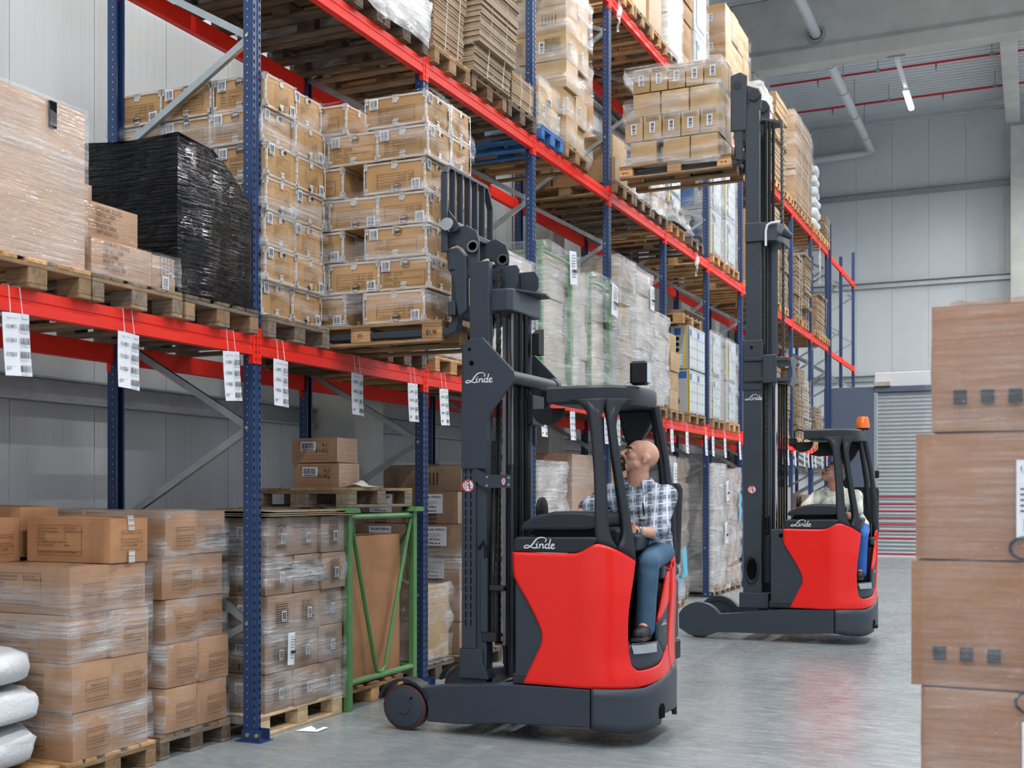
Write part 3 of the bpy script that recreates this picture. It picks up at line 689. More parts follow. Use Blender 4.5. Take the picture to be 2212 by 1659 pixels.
def pb_grey(mb):
    frame_lines(mb,-.1,.1,-.1,.1); flat(mb,-.1,.1,.055,.057); flat(mb,-.1,.1,-.04,-.038)
    add_mesh(mb,T('3',.05),at2(-.09,.062)); add_mesh(mb,T('65454',.032,bold=.001),at2(-.09,.02)); add_mesh(mb,T('Artikelnummer 2006\nKarton Inhalt  3',.016),at2(-.09,-.005))
    for i in range(5): flat(mb,-.09+.04*i,-.0885+.04*i,-.09,-.04)
    flat(mb,-.1,.1,-.066,-.064); add_mesh(mb,T('3',.06),at2(.06,-.1)); return [M_inkb]
def pb_lines(mb):
    frame_lines(mb,-.09,.09,-.075,.075); rnd=random.Random(9)
    for i in range(9):
        y=.058-i*.015; x=-.08
        while x<.07: 
            w=.008+rnd.random()*.03; flat(mb,x,min(x+w,.08),y,y+.006); x+=w+.006
    return [M_inkb]
def pb_mini(mb):
    rnd=random.Random(14)
    for i in range(4):
        x=-.07
        while x<.06:
            w=.006+rnd.random()*.02; flat(mb,x,min(x+w,.07),.02-i*.012,.027-i*.012); x+=w+.005
    return [M_inkb]
def pb_bars(mb):
    rnd=random.Random(4)
    for i in range(5):
        x=-.07+i*.035; y=-.05
        while y<.05: 
            w=.008+rnd.random()*.02; flat(mb,x,x+.012,y,min(y+w,.055)); y+=w+.006
    return [M_inkb]
def lab(name,fn):
    def g():
        if name not in PRINT:
            mb=MB(); mats=fn(mb); PRINT[name]=mb.mesh('label_'+name,mats,fix=False)
        return PRINT[name]
    return g
def lb_sq(mb):
    flat(mb,-.032,.032,-.036,.036); mb.mi=1; barcode(mb,-.024,.024,-.02,.026,10,.0012,3); flat(mb,-.024,.024,-.03,-.026,.0012); return [M_paper,M_ink]
def lb_vert(mb):
    flat(mb,-.03,.03,-.06,.06); mb.mi=1; barcode(mb,-.05,.05,-.016,.02,16,.0012,5,True); return [M_paper,M_ink]
def lb_wide(mb):
    flat(mb,-.065,.065,-.035,.035); mb.mi=1; barcode(mb,-.055,.055,-.018,.024,18,.0012,6); flat(mb,-.05,.05,-.03,-.024,.0012); return [M_paper,M_ink]
def lb_art(mb):
    flat(mb,-.11,.11,-.085,.085); mb.mi=1; add_mesh(mb,T('Art.-Nr. 0075001',.026,M_ink,bold=.0006),at2(-.09,.05,.0012)); add_mesh(mb,T('98 Kleiderbügel aus Kunst\n100 pcs coat hangers plastic\n46 porte-manteaux\n80 perchas\n\nSCHWARZ',.013,M_ink,spacing=1.15),at2(-.085,.015,.0012)); return [M_paper,M_ink]
def lb_doc(mb):
    flat(mb,-.09,.09,-.12,.12); mb.mi=1; add_mesh(mb,T('U - 39',.03,M_ink),at2(-.08,.08,.0012)); barcode(mb,-.07,.07,-.1,-.06,20,.0012,8)
    for i in range(5): flat(mb,-.08,.05-.02*(i%2),-.04+i*.017,-.034+i*.017,.0012)
    return [M_paper,M_ink]
LB_SQ,LB_V,LB_W,LB_ART,LB_DOC=lab('square',lb_sq),lab('upright',lb_vert),lab('wide',lb_wide),lab('article',lb_art),lab('sheet',lb_doc)
PB=lambda k:print_block(k.__name__,k)
# ================================================================ stretch film
def fade_attr(me,vals):
    a=me.attributes.new('fade','FLOAT','POINT'); a.data.foreach_set('value',vals)
def film(label,x0,x1,y0,y1,z0,z1,m=None,seed=0,cover=.6,slope=.10,bw=.22,off=.012,lump=.012,full=False,sides='all',group='stretch film on loads'):
    """bands of stretch film wound round a load: each band a slightly sloping wrinkled ribbon"""
    rnd=random.Random(seed); mb=MB(); H=z1-z0; fade=[]
    per=[(x1+off,y0-off),(x1+off,y1+off),(x0-off,y1+off),(x0-off,y0-off)]
    LP=[(per[i],per[(i+1)%4]) for i in range(4)]
    N=14
    def ring(zc_fn, wd, n_off):
        rows=5; V=[]
        for (a,b) in LP:
            for i in range(N):
                t=i/N; V.append((lerp(a[0],b[0],t),lerp(a[1],b[1],t)))
        n=len(V); vs_=[]
        for j in range(rows+1):
            for i,(x,y) in enumerate(V):
                f=i/n; z=zc_fn(f)+wd*(j/rows-.5); z=min(max(z,z0),z1)
                q=noise.noise(Vector((x*3.1,y*3.1,z*9+n_off)))*lump
                dx=1 if x>=x1 else (-1 if x<=x0 else 0); dy=1 if y>=y1 else (-1 if y<=y0 else 0)
                vs_.append((x+dx*(q+n_off*.0007),y+dy*(q+n_off*.0007),z)); fade.append(1.0 if full else (0.0 if j in (0,rows) else (.55 if j in (1,rows-1) else 1.0)))
        fs_=[(j*n+i,j*n+(i+1)%n,(j+1)*n+(i+1)%n,(j+1)*n+i) for j in range(rows) for i in range(n)]
        mb.add(vs_,fs_)
    nb=max(2,int(round(H/bw)))
    for k in range(nb):
        if full:
            zc=z0+H*(k+.5)/nb; wd=H/nb*1.15
        else:
            zc=z0+H*(k+.5)/nb+(rnd.random()-.5)*.05; wd=H/nb*cover*(.75+.5*rnd.random())
        s=(rnd.random()-.5)*2*slope; ph=rnd.random()*6
        ring(lambda f:zc+s*sin(2*pi*f+ph),wd,1+k%4)
        if not full:
            s2=(rnd.random()-.5)*2.6*slope; p2=rnd.random()*6; zc2=z0+H*rnd.random(); ring(lambda f:zc2+s2*sin(2*pi*f+p2),wd*.6,2+k%3)
    o=mb.build('stretch_film',m or F_mid,smooth='all'); fade_attr(o.data,fade); tag(o,label,'film',group); return o
# ================================================================ loads
PT=.144
def stack(lab,xf,y0,z0,lx,ly,lz,nx,ny,nz,m,group,prints=None,taped=False,jit=.02,showy=True,rowlab=True,bulge=.006,tape=None,gap=.004,top_only_from=0,skip=()):
    """xf = aisle-side face of the stack; cartons grow towards -X and +Y"""
    rnd=random.Random(int(xf*100+y0*1000+z0*77)); top=z0+nz*(lz+.002)
    dyr=0.0
    for r in range(nz):
        for i in range(nx):
            for j in range(ny):
                if not (i==0 or (showy and j==0) or r==nz-1): continue
                if (r,i,j) in skip: continue
                dx=(rnd.random()*2-.6)*jit if i==0 else 0.0
                if j==0: dyr=(rnd.random()-.5)*jit
                dy=dyr
                x=xf-(i+1)*lx-i*gap+dx; y=y0+j*(ly+gap)+dy
                row='bottom row' if r==0 else ('top row' if r==nz-1 else '%s row up'%ORD[r])
                col='' if nx==1 else (', aisle side' if i==0 else (', wall side' if i==nx-1 else ', middle'))
                cy='' if ny==1 else (', %s column'%('near' if j==0 else ('far' if j==ny-1 else ('middle' if ny==3 else ORD[j]))))
                L='%s, %s%s%s'%(lab,row,cy,col)
                pr=prints(rnd,r,i,j) if prints else ()
                carton(L,x,y,z0+r*(lz+.002),lx,ly,lz,m,group,seed=rnd.randint(0,2),prints=pr,taped=taped,bulge=bulge,tape=tape,rz=(rnd.random()-.5)*jit*(.9 if ny==1 else .25))
    return top
def pr_taped(rnd,r,i,j):
    P=[]
    if j==0:
        k=rnd.randint(0,2)
        P.append(('y-',.5,.40,PB(pb_order) if k==0 else PB(pb_weste),pi if k==2 else 0)); P.append(('y-',.5,.80 if k!=2 else .18,PB(pb_recycle)))
        P.append(('y-',.16 if k!=2 else .84,.78 if k!=2 else .2,LB_SQ()))
    if i==0:
        k=rnd.randint(0,2); P.append(('x+',.5,.48,PB(pb_side),pi if k==0 else 0)); P.append(('x+',.14 if k else .86,.82 if k else .2,LB_SQ()))
    return P
# --- lowest shelf, bay beside the camera
z=ZL[0]
pallet('light wooden pallet under the big film wrapped kraft load',.06,5.18,z,W_new,W=.86,m2=W_mid)
kx0,kx1=-1.12,.04
o=carton('tall kraft load tightly wrapped in clear film at the left edge',kx0,4.74,z+PT,kx1-kx0,.85,.81,C_kraft,bulge=.004,name='wrapped_load',cat='load')
part(MB().box(-.006,.006,.0,.055,0,.13),'tape_strip',M_hole,o).location=((kx1-kx0)/2+.004,.12,.67)
film('clear film wound round the tall kraft load at the left edge',kx0,kx1,4.74,5.59,z+PT-.02,z+PT+.82,F_clear,1,cover=1.0,full=True,off=.008,bw=.27,lump=.006)
pallet('worn wooden pallet under the small wrapped cartons',.06,6.05,z,W_old,W=.85,m2=W_mid,blk=W_old)
g='wrapped cartons on the worn pallet left of the black load'
carton('long carton printed ORDER REF in the bottom layer, left of the black load',-.52,5.64,z+PT,.56,.56,.19,C_pinkw,g,1,prints=(('x+',.42,.5,PB(pb_fork)),))
carton('short barcode carton at right end of the bottom layer, left of black load',-.52,6.21,z+PT,.55,.24,.185,C_pinkw,g,2,prints=(('x+',.5,.22,LB_SQ()),('x+',.55,.66,PB(pb_bars))))
carton('carton printed MADE IN CHINA in the second layer, left of the black load',-.56,5.66,z+PT+.193,.52,.52,.21,C_pinkw,g,0,prints=(('x+',.5,.5,PB(pb_fork)),('y-',.6,.5,PB(pb_bars))))
carton('topmost small carton of the wrapped layers, left of the black load',-.62,5.64,z+PT+.405,.46,.28,.12,C_pinkw,g,1)
carton('carton at the back of the bottom layer behind the printed cartons',-1.1,5.64,z+PT,.57,.8,.19,C_pinkw,g,1)
film('clear film round the low printed cartons left of the black load',-.56,.03,5.63,6.46,z+PT,z+PT+.2,F_clear,5,cover=.8,bw=.1,off=.018)
pallet('dark pallet under the black wrapped load',.06,6.93,z,W_dark,W=.84,m2=W_old,blk=W_mid)

def black_load():
    # lumpy load under black film: box below, humped and sloping top
    mb=MB(); nx,ny,nz=22,18,16; x0,x1,y0,y1=-1.16,.03,6.47,7.32; zb=z+PT
    def top(x,y):
        t=(y-y0)/(y1-y0); u=(x-x0)/(x1-x0)
        return z+PT+.92-.30*max(0,t-.45)**1.2*1.6+.05*sin(u*5.2)*(1-u)-.10*max(0,.25-u)*4*.3-.05*max(0,u-.86)*7*t
    def dsp(p,k=.02): 
        v=Vector(p); q=noise.noise(v*4.2)*k+noise.noise(v*11)*k*.35; return q
    def P(x,y,zz,n): 
        q=dsp((x,y,zz)); return (x+n[0]*q,y+n[1]*q,zz+n[2]*q)
    def side(a,b,n):
        def f(u,v):
            x=lerp(a[0],b[0],u); y=lerp(a[1],b[1],u); t=top(x,y); zz=lerp(zb,t,v)
            pin=.035*sin(pi*v)*-1*sin(pi*u)
            return P(x-n[0]*pin*.6,y-n[1]*pin*.6,zz,n if 0<u<1 else (0,0,0))
        mb.grid(f,ny,nz)
    side((x1,y0),(x1,y1),(1,0,0)); side((x0,y0),(x1,y0),(0,-1,0)); side((x1,y1),(x0,y1),(0,1,0)); side((x0,y1),(x0,y0),(-1,0,0))
    def ft(u,v):
        x=lerp(x0,x1,u); y=lerp(y0,y1,v); e=0<u<1 and 0<v<1
        return P(x,y,top(x,y),(0,0,1.6) if e else (0,0,0))
    mb.grid(ft,ny,ny)
    o=mb.build('black_wrapped_load',F_black,smooth='all'); tag(o,'lumpy load wrapped in shiny black film beside the nearest blue post','load')
black_load()
# --- lowest shelf, second bay: taped cartons and the pallet being placed
yb=PY[1]
pallet('grey weathered pallet under the taped cartons right of the nearest blue post',.05,7.93,z,W_old,W=.86,m2=W_old)
stack('ochre taped carton right of nearest blue post',.0,7.50,z+PT,.375,.405,.218,3,2,7,C_taped,'taped cartons right of the nearest blue post',pr_taped,True,jit=.025)
film('clear film round the taped cartons right of the nearest blue post',-1.16,.01,7.49,8.33,z+PT+.05,z+PT+1.5,F_clear,11,cover=.5,off=.03,bw=.24,slope=.16)
pallet('dark wooden pallet with a low wrapped carton behind the first mast',.04,9.74,z,W_mid,W=.76,m2=W_dark)
carton('low wrapped carton behind the first truck mast',-1.1,9.38,z+PT,1.12,.72,.30,C_pale,bulge=.01)
film('clear film round the low carton behind the first truck mast',-1.1,.02,9.38,10.1,z+PT-.05,z+PT+.32,F_mid,12,cover=.9,bw=.16)
# pallet carried by the first truck
HZ=2.578
pallet('pallet with burnt-in marks carried on the forks of the nearer truck',.81,8.92,HZ,W_mid,W=.82,m2=W_mid,blk=W_new)
def held():
    g='taped cartons on the forks of the nearer truck'; zb=HZ+PT
    for r in range(7):
        zz=zb+r*.2225; rl='bottom row' if r==0 else ('top row' if r==6 else '%s row up'%ORD[r])
        even=(r%2==0); rnd=random.Random(r+40)
        if even: xs=[(.24,.44),(-.34,.42)]; 
        else: xs=[(.345,.365),(-.03,.37),(-.40,.365)]
        for i,(x,l) in enumerate(xs):
            x+= (rnd.random()-.5)*.03
            pr=[]
            k=rnd.randint(0,2)
            pr.append(('y-',.52,.38,PB(pb_weste) if k else PB(pb_order),pi if k==2 else 0)); pr.append(('y-',.14 if k!=2 else .86,.78 if k!=2 else .2,LB_SQ()))
            if k!=1: pr.append(('y-',.55,.8 if k==0 else .16,PB(pb_recycle)))
            if i==0: pr.append(('x+',.5,.45,PB(pb_side))); pr.append(('x+',.14,.82,LB_SQ()))
            col=['nearest the mast','in the middle','deep in the rack'][i if not even else (0,2)[i]]
            carton('ochre taped carton lifted by nearer truck, %s, %s'%(rl,col),x,8.53+(rnd.random()-.5)*.02,zz,l,.40,.218,C_taped,g,rnd.randint(0,2),prints=pr,taped=True)
        carton('ochre taped carton lifted by nearer truck, %s, far side'%rl,.30+(rnd.random()-.5)*.04,8.94,zz,.40,.36,.218,C_taped,g,rnd.randint(0,2),prints=(('x+',.5,.45,PB(pb_side)),),taped=True)
    film('clear film round the taped cartons on the forks of the nearer truck',-.40,.705,8.52,9.31,zb+.02,zb+1.56,F_clear,21,cover=.5,off=.026,bw=.25,slope=.2)
held()
# --- lowest shelf, third bay (behind the first truck mast)
for i,(yy,h) in enumerate(((10.68,.75),(11.6,.9))):
    pallet('brown pallet behind the first truck mast, %s of two'%('nearer' if i==0 else 'farther'),.05,yy,z,W_mid,W=.82,m2=W_new)
    carton('film wrapped pale carton block behind the first truck mast, %s of two'%('nearer' if i==0 else 'farther'),-1.08,yy-.4,z+PT,1.1,.8,h,C_pale,bulge=.015,name='wrapped_load',cat='load')
    film('film round the pale carton block behind the first truck mast, %s of two'%('nearer' if i==0 else 'farther'),-1.08,.02,yy-.4,yy+.4,z+PT-.05,z+PT+h,F_mid,30+i,full=True,bw=.22,off=.02)
pallet('pallet under the tall wrapped carton left of the green caged load',.04,12.46,z,W_mid,W=.8)
stack('pale wrapped carton left of third blue post',.0,12.08,z+PT,.55,.76,.36,2,1,3,C_pale,'wrapped cartons left of the green cages',None,False)
film('white film round the cartons between the first mast and the third blue post',-1.12,.01,12.07,12.86,z+PT-.05,z+PT+1.12,F_heavy,33,full=True,bw=.25,off=.02)
# --- lowest shelf, fourth bay: green caged loads
def cage(lab,y0,y1,h,xf=.05,full=True):
    e=empty('green_cage',(xf-.5,(y0+y1)/2,z+.0)); tag(e,lab,'cage','green post cages'); w=(y1-y0)/2
    def post(x,y): part(MB().box(x-.02,x+.02,y-.03,y+.03,0,h,.004),'post',M_green,e); part(MB().prism([(x-.05,h),(x+.05,h),(x+.035,h+.05),(x-.035,h+.05)],y-.045,y+.045,'y'),'cup',M_green,e)
    for x in (.48,-.55):
        for y in (-w+.03,w-.03): post(x,y)
    for zz in (.12,h-.04):
        for y in (-w+.03,w-.03): part(MB().tube([(.48,y,zz),(-.55,y,zz)],.018,8),'rail',M_green,e,smooth=True)
        for x in (.48,-.55): part(MB().tube([(x,-w+.03,zz),(x,w-.03,zz)],.018,8),'rail',M_green,e,smooth=True)
    part(MB().tube([(.42,-w+.03,h-.05),(-.2,-w+.03,.5)],.014,8),'strut',M_green,e,smooth=True)
    part(MB().box(-.57,.5,-w,w,.03,.12,.01),'base',W_mid,e)
    return e
cage('green post cage with film wrapped goods right of the third blue post',13.02,14.05,1.45)
stack('pale carton inside the nearer green cage',-.02,13.08,z+.13,.55,.9,.43,2,1,3,C_pale,'cartons inside the green cages')
film('white film round the nearer green cage with a paper sheet',-1.1,.10,13.0,14.07,z+.02,z+1.5,F_mid,41,full=True,bw=.3,off=.02,lump=.02)
cage('green post cage between wrapped columns in the fourth bay',14.72,15.55,1.38)
stack('pale carton inside the farther green cage',-.02,14.78,z+.13,.55,.7,.40,2,1,3,C_pale,'cartons inside the green cages')
film('white film round the farther green cage',-1.1,.10,14.70,15.58,z+.02,z+1.42,F_mid,42,full=True,bw=.3,off=.02,lump=.02)
pallet('pallet under the narrow wrapped carton column between the green cages',.05,14.38,z,W_mid,W=.58)
stack('pale carton in narrow column between green cages',.03,14.12,z+PT,.55,.52,.30,2,1,4,C_pale,'narrow carton column between green cages')
film('film round the narrow carton column between the green cages',-1.1,.04,14.11,14.65,z+PT-.04,z+PT+1.22,F_mid,43,full=True,bw=.3,off=.015)
def sheet(label,loc,w,h,face='x+',rz=0.0,cat='paper sheet',m=M_paper,tilt=0.0,lines=True):
    mb=MB(); mb.grid(lambda u,v:((u-.5)*w,(v-.5)*h,.012*sin(u*3.1)*(1-v)+.02*tilt*(1-v)),4,5); mb.mi=1
    
    if lines:
        for i in range(9):
            if i in (5,): barcode(mb,-w*.38,w*.38,h*(.30-.08*i)-h*.05,h*(.30-.08*i)+h*.05,12,.016,i)
            elif i!=6: flat(mb,-w*.38,w*(.1+.08*((i*7)%4)),h*(.36-.08*i),h*(.375-.08*i),.016)
    o=mb.build('paper_sheet',[m,M_ink],mw=frame(face,loc)@Matrix.Rotation(rz,4,'Z'),solid=.0015); return tag(o,label,cat)
sheet('loose white paper on the film of the nearer green cage',(.15,13.75,z+1.32),.24,.34,rz=.1)
sheet('loose white paper on the film of the farther green cage',(.15,15.35,z+1.18),.26,.36,rz=-.1)
# --- lowest shelf, fifth bay: three pale wrapped columns
for i,(ya,yc,h,n) in enumerate(((15.80,16.52,1.62,5),(16.62,17.44,1.60,5),(17.52,18.30,1.16,4))):
    q=('nearest','middle','farthest')[i]
    pallet('pallet under the %s of three pale wrapped columns behind the cab roof'%q,.05,(ya+yc)/2,z,W_mid,W=yc-ya+.04)
    stack('pale carton in %s of three wrapped columns'%q,.03,ya,z+PT,.55,yc-ya,h/n-.002,2,1,n,C_pale if i else C_beige,'cartons of the three pale columns',jit=.03)
    film('white film round the %s of three pale columns behind the cab roof'%q,-1.1,.05,ya,yc,z+PT-.05,z+PT+h+.02,F_heavy,50+i,full=True,bw=.3,off=.025,lump=.025)
sheet('white paper on the film of the middle pale column',(.10,17.3,z+1.45),.2,.3)
# ---------------------------------------------------------------- compressor boxes: grey and blue print, wheels, yellow corner strips
def pb_comp(mb):
    # grey side with machine picture, 0.62 wide 0.62 high
    flat(mb,-.30,.30,-.30,.30,0); mb.mi=1
    def disc(x,y,r,z_=.002,n=16): mb.add([(x+r*cos(2*pi*i/n),y+r*sin(2*pi*i/n),z_) for i in range(n)],[tuple(range(n))])
    mb.mi=1; disc(.0,-.02,.12); flat(mb,-.17,.02,-.14,.1,.002)
    mb.mi=2; disc(.1,-.14,.085,.003); disc(-.05,.16,.12,.003); flat(mb,-.19,.02,.1,.2,.003)
    mb.mi=3; disc(.1,-.14,.035,.004)
    mb.mi=1; flat(mb,.17,.28,.18,.28,.002)
    mb.mi=4; flat(mb,-.28,-.12,.22,.27,.003)
    mb.mi=5; flat(mb,.285,.31,-.31,.31,.002)
    return [M_flatg,M_flatb,M_black,M_galv,M_pred,M_yel]
def pb_comp2(mb):
    flat(mb,-.26,.26,-.30,.30,0)
    mb.mi=1; flat(mb,-.26,.06,-.29,.29,.001)
    def disc(x,y,r,z_=.002,n=14): mb.add([(x+r*cos(2*pi*i/n),y+r*sin(2*pi*i/n),z_) for i in range(n)],[tuple(range(n))])
    mb.mi=2; disc(-.08,.03,.07); disc(.15,.12,.03); disc(.15,.04,.03); disc(.15,-.04,.03)
    mb.mi=1; disc(-.12,-.16,.09,.003); flat(mb,.11,.2,.17,.27,.002)
    mb.mi=3; flat(mb,-.22,.02,.14,.26,.002)
    for i in range(4): flat(mb,.1,.22,-.25+.04*i,-.22+.04*i,.002)
    mb.mi=4; flat(mb,-.2,-.04,.1,.13,.003)
    mb.mi=5; flat(mb,.235,.26,-.31,.31,.002)
    return [M_flatg,M_flatb,M_black,M_paper,M_pred,M_yel]
def pb_comp3(mb):
    flat(mb,-.27,.27,-.30,.30,0); mb.mi=1
    for i in range(3):
        for j in range(4): flat(mb,-.24+.165*i,-.10+.165*i,-.27+.14*j,-.16+.14*j,.001)
    mb.mi=2; flat(mb,-.23,-.12,.16,.25,.002); mb.mi=3; flat(mb,-.275,-.255,-.31,.31,.002)
    return [M_flatg,M_ppale,M_flatb,M_yel]
def comp_boxes(lab,y0,z0,nz,group,xf=.0,w=.56,depth=.62,h=.62,nx=1,ny=1):
    for r in range(nz):
        for i in range(nx):
            for j in range(ny):
                row='bottom' if r==0 else ('top' if r==nz-1 else 'middle')
                side='' if nx==1 else (' at the aisle' if i==0 else ' at the back')
                col='' if ny==1 else (' near' if j==0 else ' far')
                carton('%s, %s row%s%s'%(lab,row,col,side),xf-(i+1)*depth-i*.01,y0+j*(w+.01),z0+r*(h+.003),depth,w,h,M_flatg,group,seed=r%2,bulge=.003,cat='box',name='printed_box',
                    prints=[('x+',.5,.5,PB(pb_comp3))]+([('y-',.5,.5,PB(pb_comp) if (r+int(y0))%2 else PB(pb_comp2))] if j==0 else []))
def shelf(lv,y,label,m=W_mid,W=.82,detail=True,x=.05,**k): return pallet(label,x,y,ZL[lv],m,W=W,detail=detail,**k)
# lowest shelf, sixth bay
shelf(0,18.92,'pallet under the small tan cartons beside the cab roof lamp',W_mid,.8)
stack('small tan carton beside printed machine boxes',.0,18.58,z+PT,.5,.52,.255,2,1,4,C_beige,'small tan cartons in the sixth bay',jit=.03)
shelf(0,20.2,'pallet under the printed machine boxes in the sixth bay',W_mid,1.1)
comp_boxes('printed machine box, sixth bay, lowest shelf',19.72,z+PT,2,'printed machine boxes of the lowest shelf',xf=.03,w=.5,ny=2)
pallet('empty pallet with flat sheets lying on the machine boxes of the sixth bay',.0,20.1,z+PT+1.25,W_new,W=1.2,L=.8)
e=MB(); 
for i in range(4): e.box(-.95+.01*i,-.02+.02*i,19.5,20.75,z+PT*2+1.25+.012*i,z+PT*2+1.26+.012*i)
tag(e.build('flat_sheets',C_flat),'flat grey cardboard sheets on the upper pallet of the sixth bay','cardboard')
shelf(0,21.75,'pallet under wrapped machine boxes in the seventh bay, nearer',W_mid,.9); shelf(0,23.0,'pallet under wrapped machine boxes in the seventh bay, farther',W_new,.9)
comp_boxes('wrapped machine box, seventh bay, lowest shelf, nearer pallet',21.35,z+PT,2,'printed machine boxes of the lowest shelf',xf=0,w=.8,h=.66)
comp_boxes('wrapped machine box, seventh bay, lowest shelf, farther pallet',22.6,z+PT,2,'printed machine boxes of the lowest shelf',xf=0,w=.8,h=.66)
film('film round the machine boxes of the seventh bay, nearer pallet',-.62,.01,21.34,22.16,z+PT-.05,z+PT+1.34,F_mid,61,full=True,bw=.3,off=.02)
film('film round the machine boxes of the seventh bay, farther pallet',-.62,.01,22.59,23.41,z+PT-.05,z+PT+1.34,F_mid,62,full=True,bw=.3,off=.02)
# ---------------------------------------------------------------- bundles of flattened cartons
def bundle(label,xf,y0,y1,z0,h,m=C_flat,lean=0.0,seed=0,depth=1.1,group='bundles of flattened cartons',t=.024,wav=.02,straps=True):
    rnd=random.Random(seed); mb=MB(); n=max(4,int(h/t)); dx=dy=0; w=y1-y0
    x0=-depth/2; 
    for k in range(n):
        if rnd.random()<.12: dx=(rnd.random()-.5)*wav*2; dy=(rnd.random()-.5)*wav*2
        a=dx+(rnd.random()-.5)*wav*.5; b=dy+(rnd.random()-.5)*wav*.5; s=lean*k*t
        zz=k*h/n; hh=h/n*.86; c=(rnd.random()-.5)*wav
        mb.box(-depth/2+a,depth/2+a+s,-w/2+b+s*.6,w/2+b+c+s*.6,zz,zz+hh)
    e=mb.build('cardboard_bundle',m,loc=(xf-depth/2,(y0+y1)/2,z0)); tag(e,label,'cardboard',group)
    if straps:
        for yy in (-w*.2,w*.22):
            part(MB().box(-depth/2-.03,depth/2+.03+lean*h,yy-.006,yy+.006,-.004,-.001).tube([(depth/2+.025,yy,0),(depth/2+.03+lean*h*.5,yy+.02,h*.5),(depth/2+.02+lean*h,yy,h)],.004,5),'strap',M_tape,e)
    return e
# --- middle shelf
z2=ZL[1]
for i,(yy,m) in enumerate(((7.93,W_dark),(8.83,W_mid),(9.70,W_old))):
    shelf(1,yy,'dark pallet seen from below, second bay, middle shelf, %s from camera'%ORD[i],m,.84,m2=W_dark)
for i,yy in enumerate((8.83,9.70)):
    carton('film wrapped carton block above the second blue post, %s'%('left one' if i==0 else 'right one'),-1.08,yy-.4,z2+PT,1.12,.8,.8,C_pale,bulge=.015,name='wrapped_load',cat='load')
    film('white film round the carton block above the second blue post, %s'%('left one' if i==0 else 'right one'),-1.08,.05,yy-.4,yy+.4,z2+PT-.1,z2+PT+.8,F_heavy,70+i,full=True,bw=.25,off=.02,lump=.03)
carton('wrapped dark carton block over the nearest blue post',-1.08,7.55,z2+PT,1.1,.78,.7,C_brown,name='wrapped_load',cat='load')
shelf(1,10.66,'light wooden pallet under the left bundle of flattened cartons',W_new,.80,m2=W_mid)
bundle('tall bundle of flattened cartons with orange edges right of the second post',.03,10.27,10.93,z2+PT,1.0,C_flat2,.03,81)
shelf(1,11.55,'grey pallet under the tall strapped bundle of flattened cartons',W_old,.88,m2=W_mid)
bundle('tall strapped bundle of flattened cartons leaning out in the third bay',.08,11.05,11.98,z2+PT,.95,C_flat,.06,82,wav=.035)
tag(MB().prism([(11.0,z2+PT+.98),(12.15,z2+PT+.98),(12.25,z2+PT+.35),(12.15,z2+PT+.4)],-.75,-.735,'x').build('cardboard_sheet',C_pale),'pale bent cardboard sheet standing behind the strapped bundle','cardboard')
shelf(1,12.45,'dark pallet under the low bundle beside the third blue post',W_old,.82,m2=W_dark)
bundle('low bundle of flattened cartons beside the third blue post',.05,12.12,12.74,z2+PT,.28,C_flat2,.02,83)
shelf(1,13.38,'blue painted pallet with one small wrapped carton',W_blue,.72,m2=W_blue)
carton('small wrapped carton with white papers on the blue pallet',-.62,13.02,z2+PT,.64,.62,.46,C_beige,prints=(('x+',.5,.62,LB_W()),('x+',.2,.35,LB_V())),bulge=.008)
film('film round the small carton on the blue pallet',-.62,.02,13.02,13.64,z2+PT-.05,z2+PT+.47,F_mid,84,full=True,bw=.2,off=.015)
shelf(1,14.25,'orange brown pallet under the tall beige carton stack',W_new,.84,m2=W_mid)
def pr_beige(rnd,r,i,j):
    P=[]
    if j==0 and r%2==1: P+= [('y-',.3,.5,LB_V()),('y-',.62,.55,PB(pb_lines))]
    elif j==0 and rnd.random()<.4: P+= [('y-',.5,.5,PB(pb_bars))]
    if i==0 and r%2==1: P+= [('x+',.3,.5,LB_V())]
    return P
stack('beige carton of tall stack on middle shelf',.02,13.82,z2+PT,.37,.42,.285,3,2,7,C_beige,'beige cartons of the tall stack',pr_beige,jit=.03)
film('film hanging round the tall beige carton stack',-1.1,.05,13.81,14.68,z2+PT-.1,z2+PT+2.0,F_mid,85,cover=.75,off=.03,bw=.3,lump=.03)
# fifth bay of the middle shelf
for i,(yy,m) in enumerate(((16.18,W_mid),(17.06,W_old),(17.94,W_old))): shelf(1,yy,'pallet in the fifth bay of the middle shelf, %s from the camera'%ORD[i],m,.84)
stack('low brown carton, fifth bay, middle shelf',.02,15.80,z2+PT,.34,.62,.27,1,1,2,C_beige,'brown cartons of the fifth bay')
stack('labelled brown carton at back of fifth bay',-.36,15.80,z2+PT,.36,.42,.36,2,1,4,C_brown,'labelled brown cartons of the fifth bay',lambda r_,r,i,j:[('y-',.5,.5,LB_V())] if j==0 else [],jit=.02)
stack('film wrapped pale carton in the middle of the fifth bay',.0,16.6,z2+PT,.55,.72,.34,2,1,1,C_pale,'wrapped goods of the fifth bay')
film('crumpled film bag in the middle of the fifth bay',-1.05,.02,16.58,17.35,z2+PT-.05,z2+PT+.42,F_heavy,86,full=True,bw=.2,off=.02,lump=.05)
carton('pinkish wrapped carton at the right end of the fifth bay',-.95,17.5,z2+PT,1.0,.74,.40,C_pinkw,bulge=.012)
film('crumpled film round the pinkish carton of the fifth bay',-.95,.05,17.5,18.24,z2+PT-.05,z2+PT+.45,F_heavy,87,full=True,bw=.2,off=.02,lump=.05)
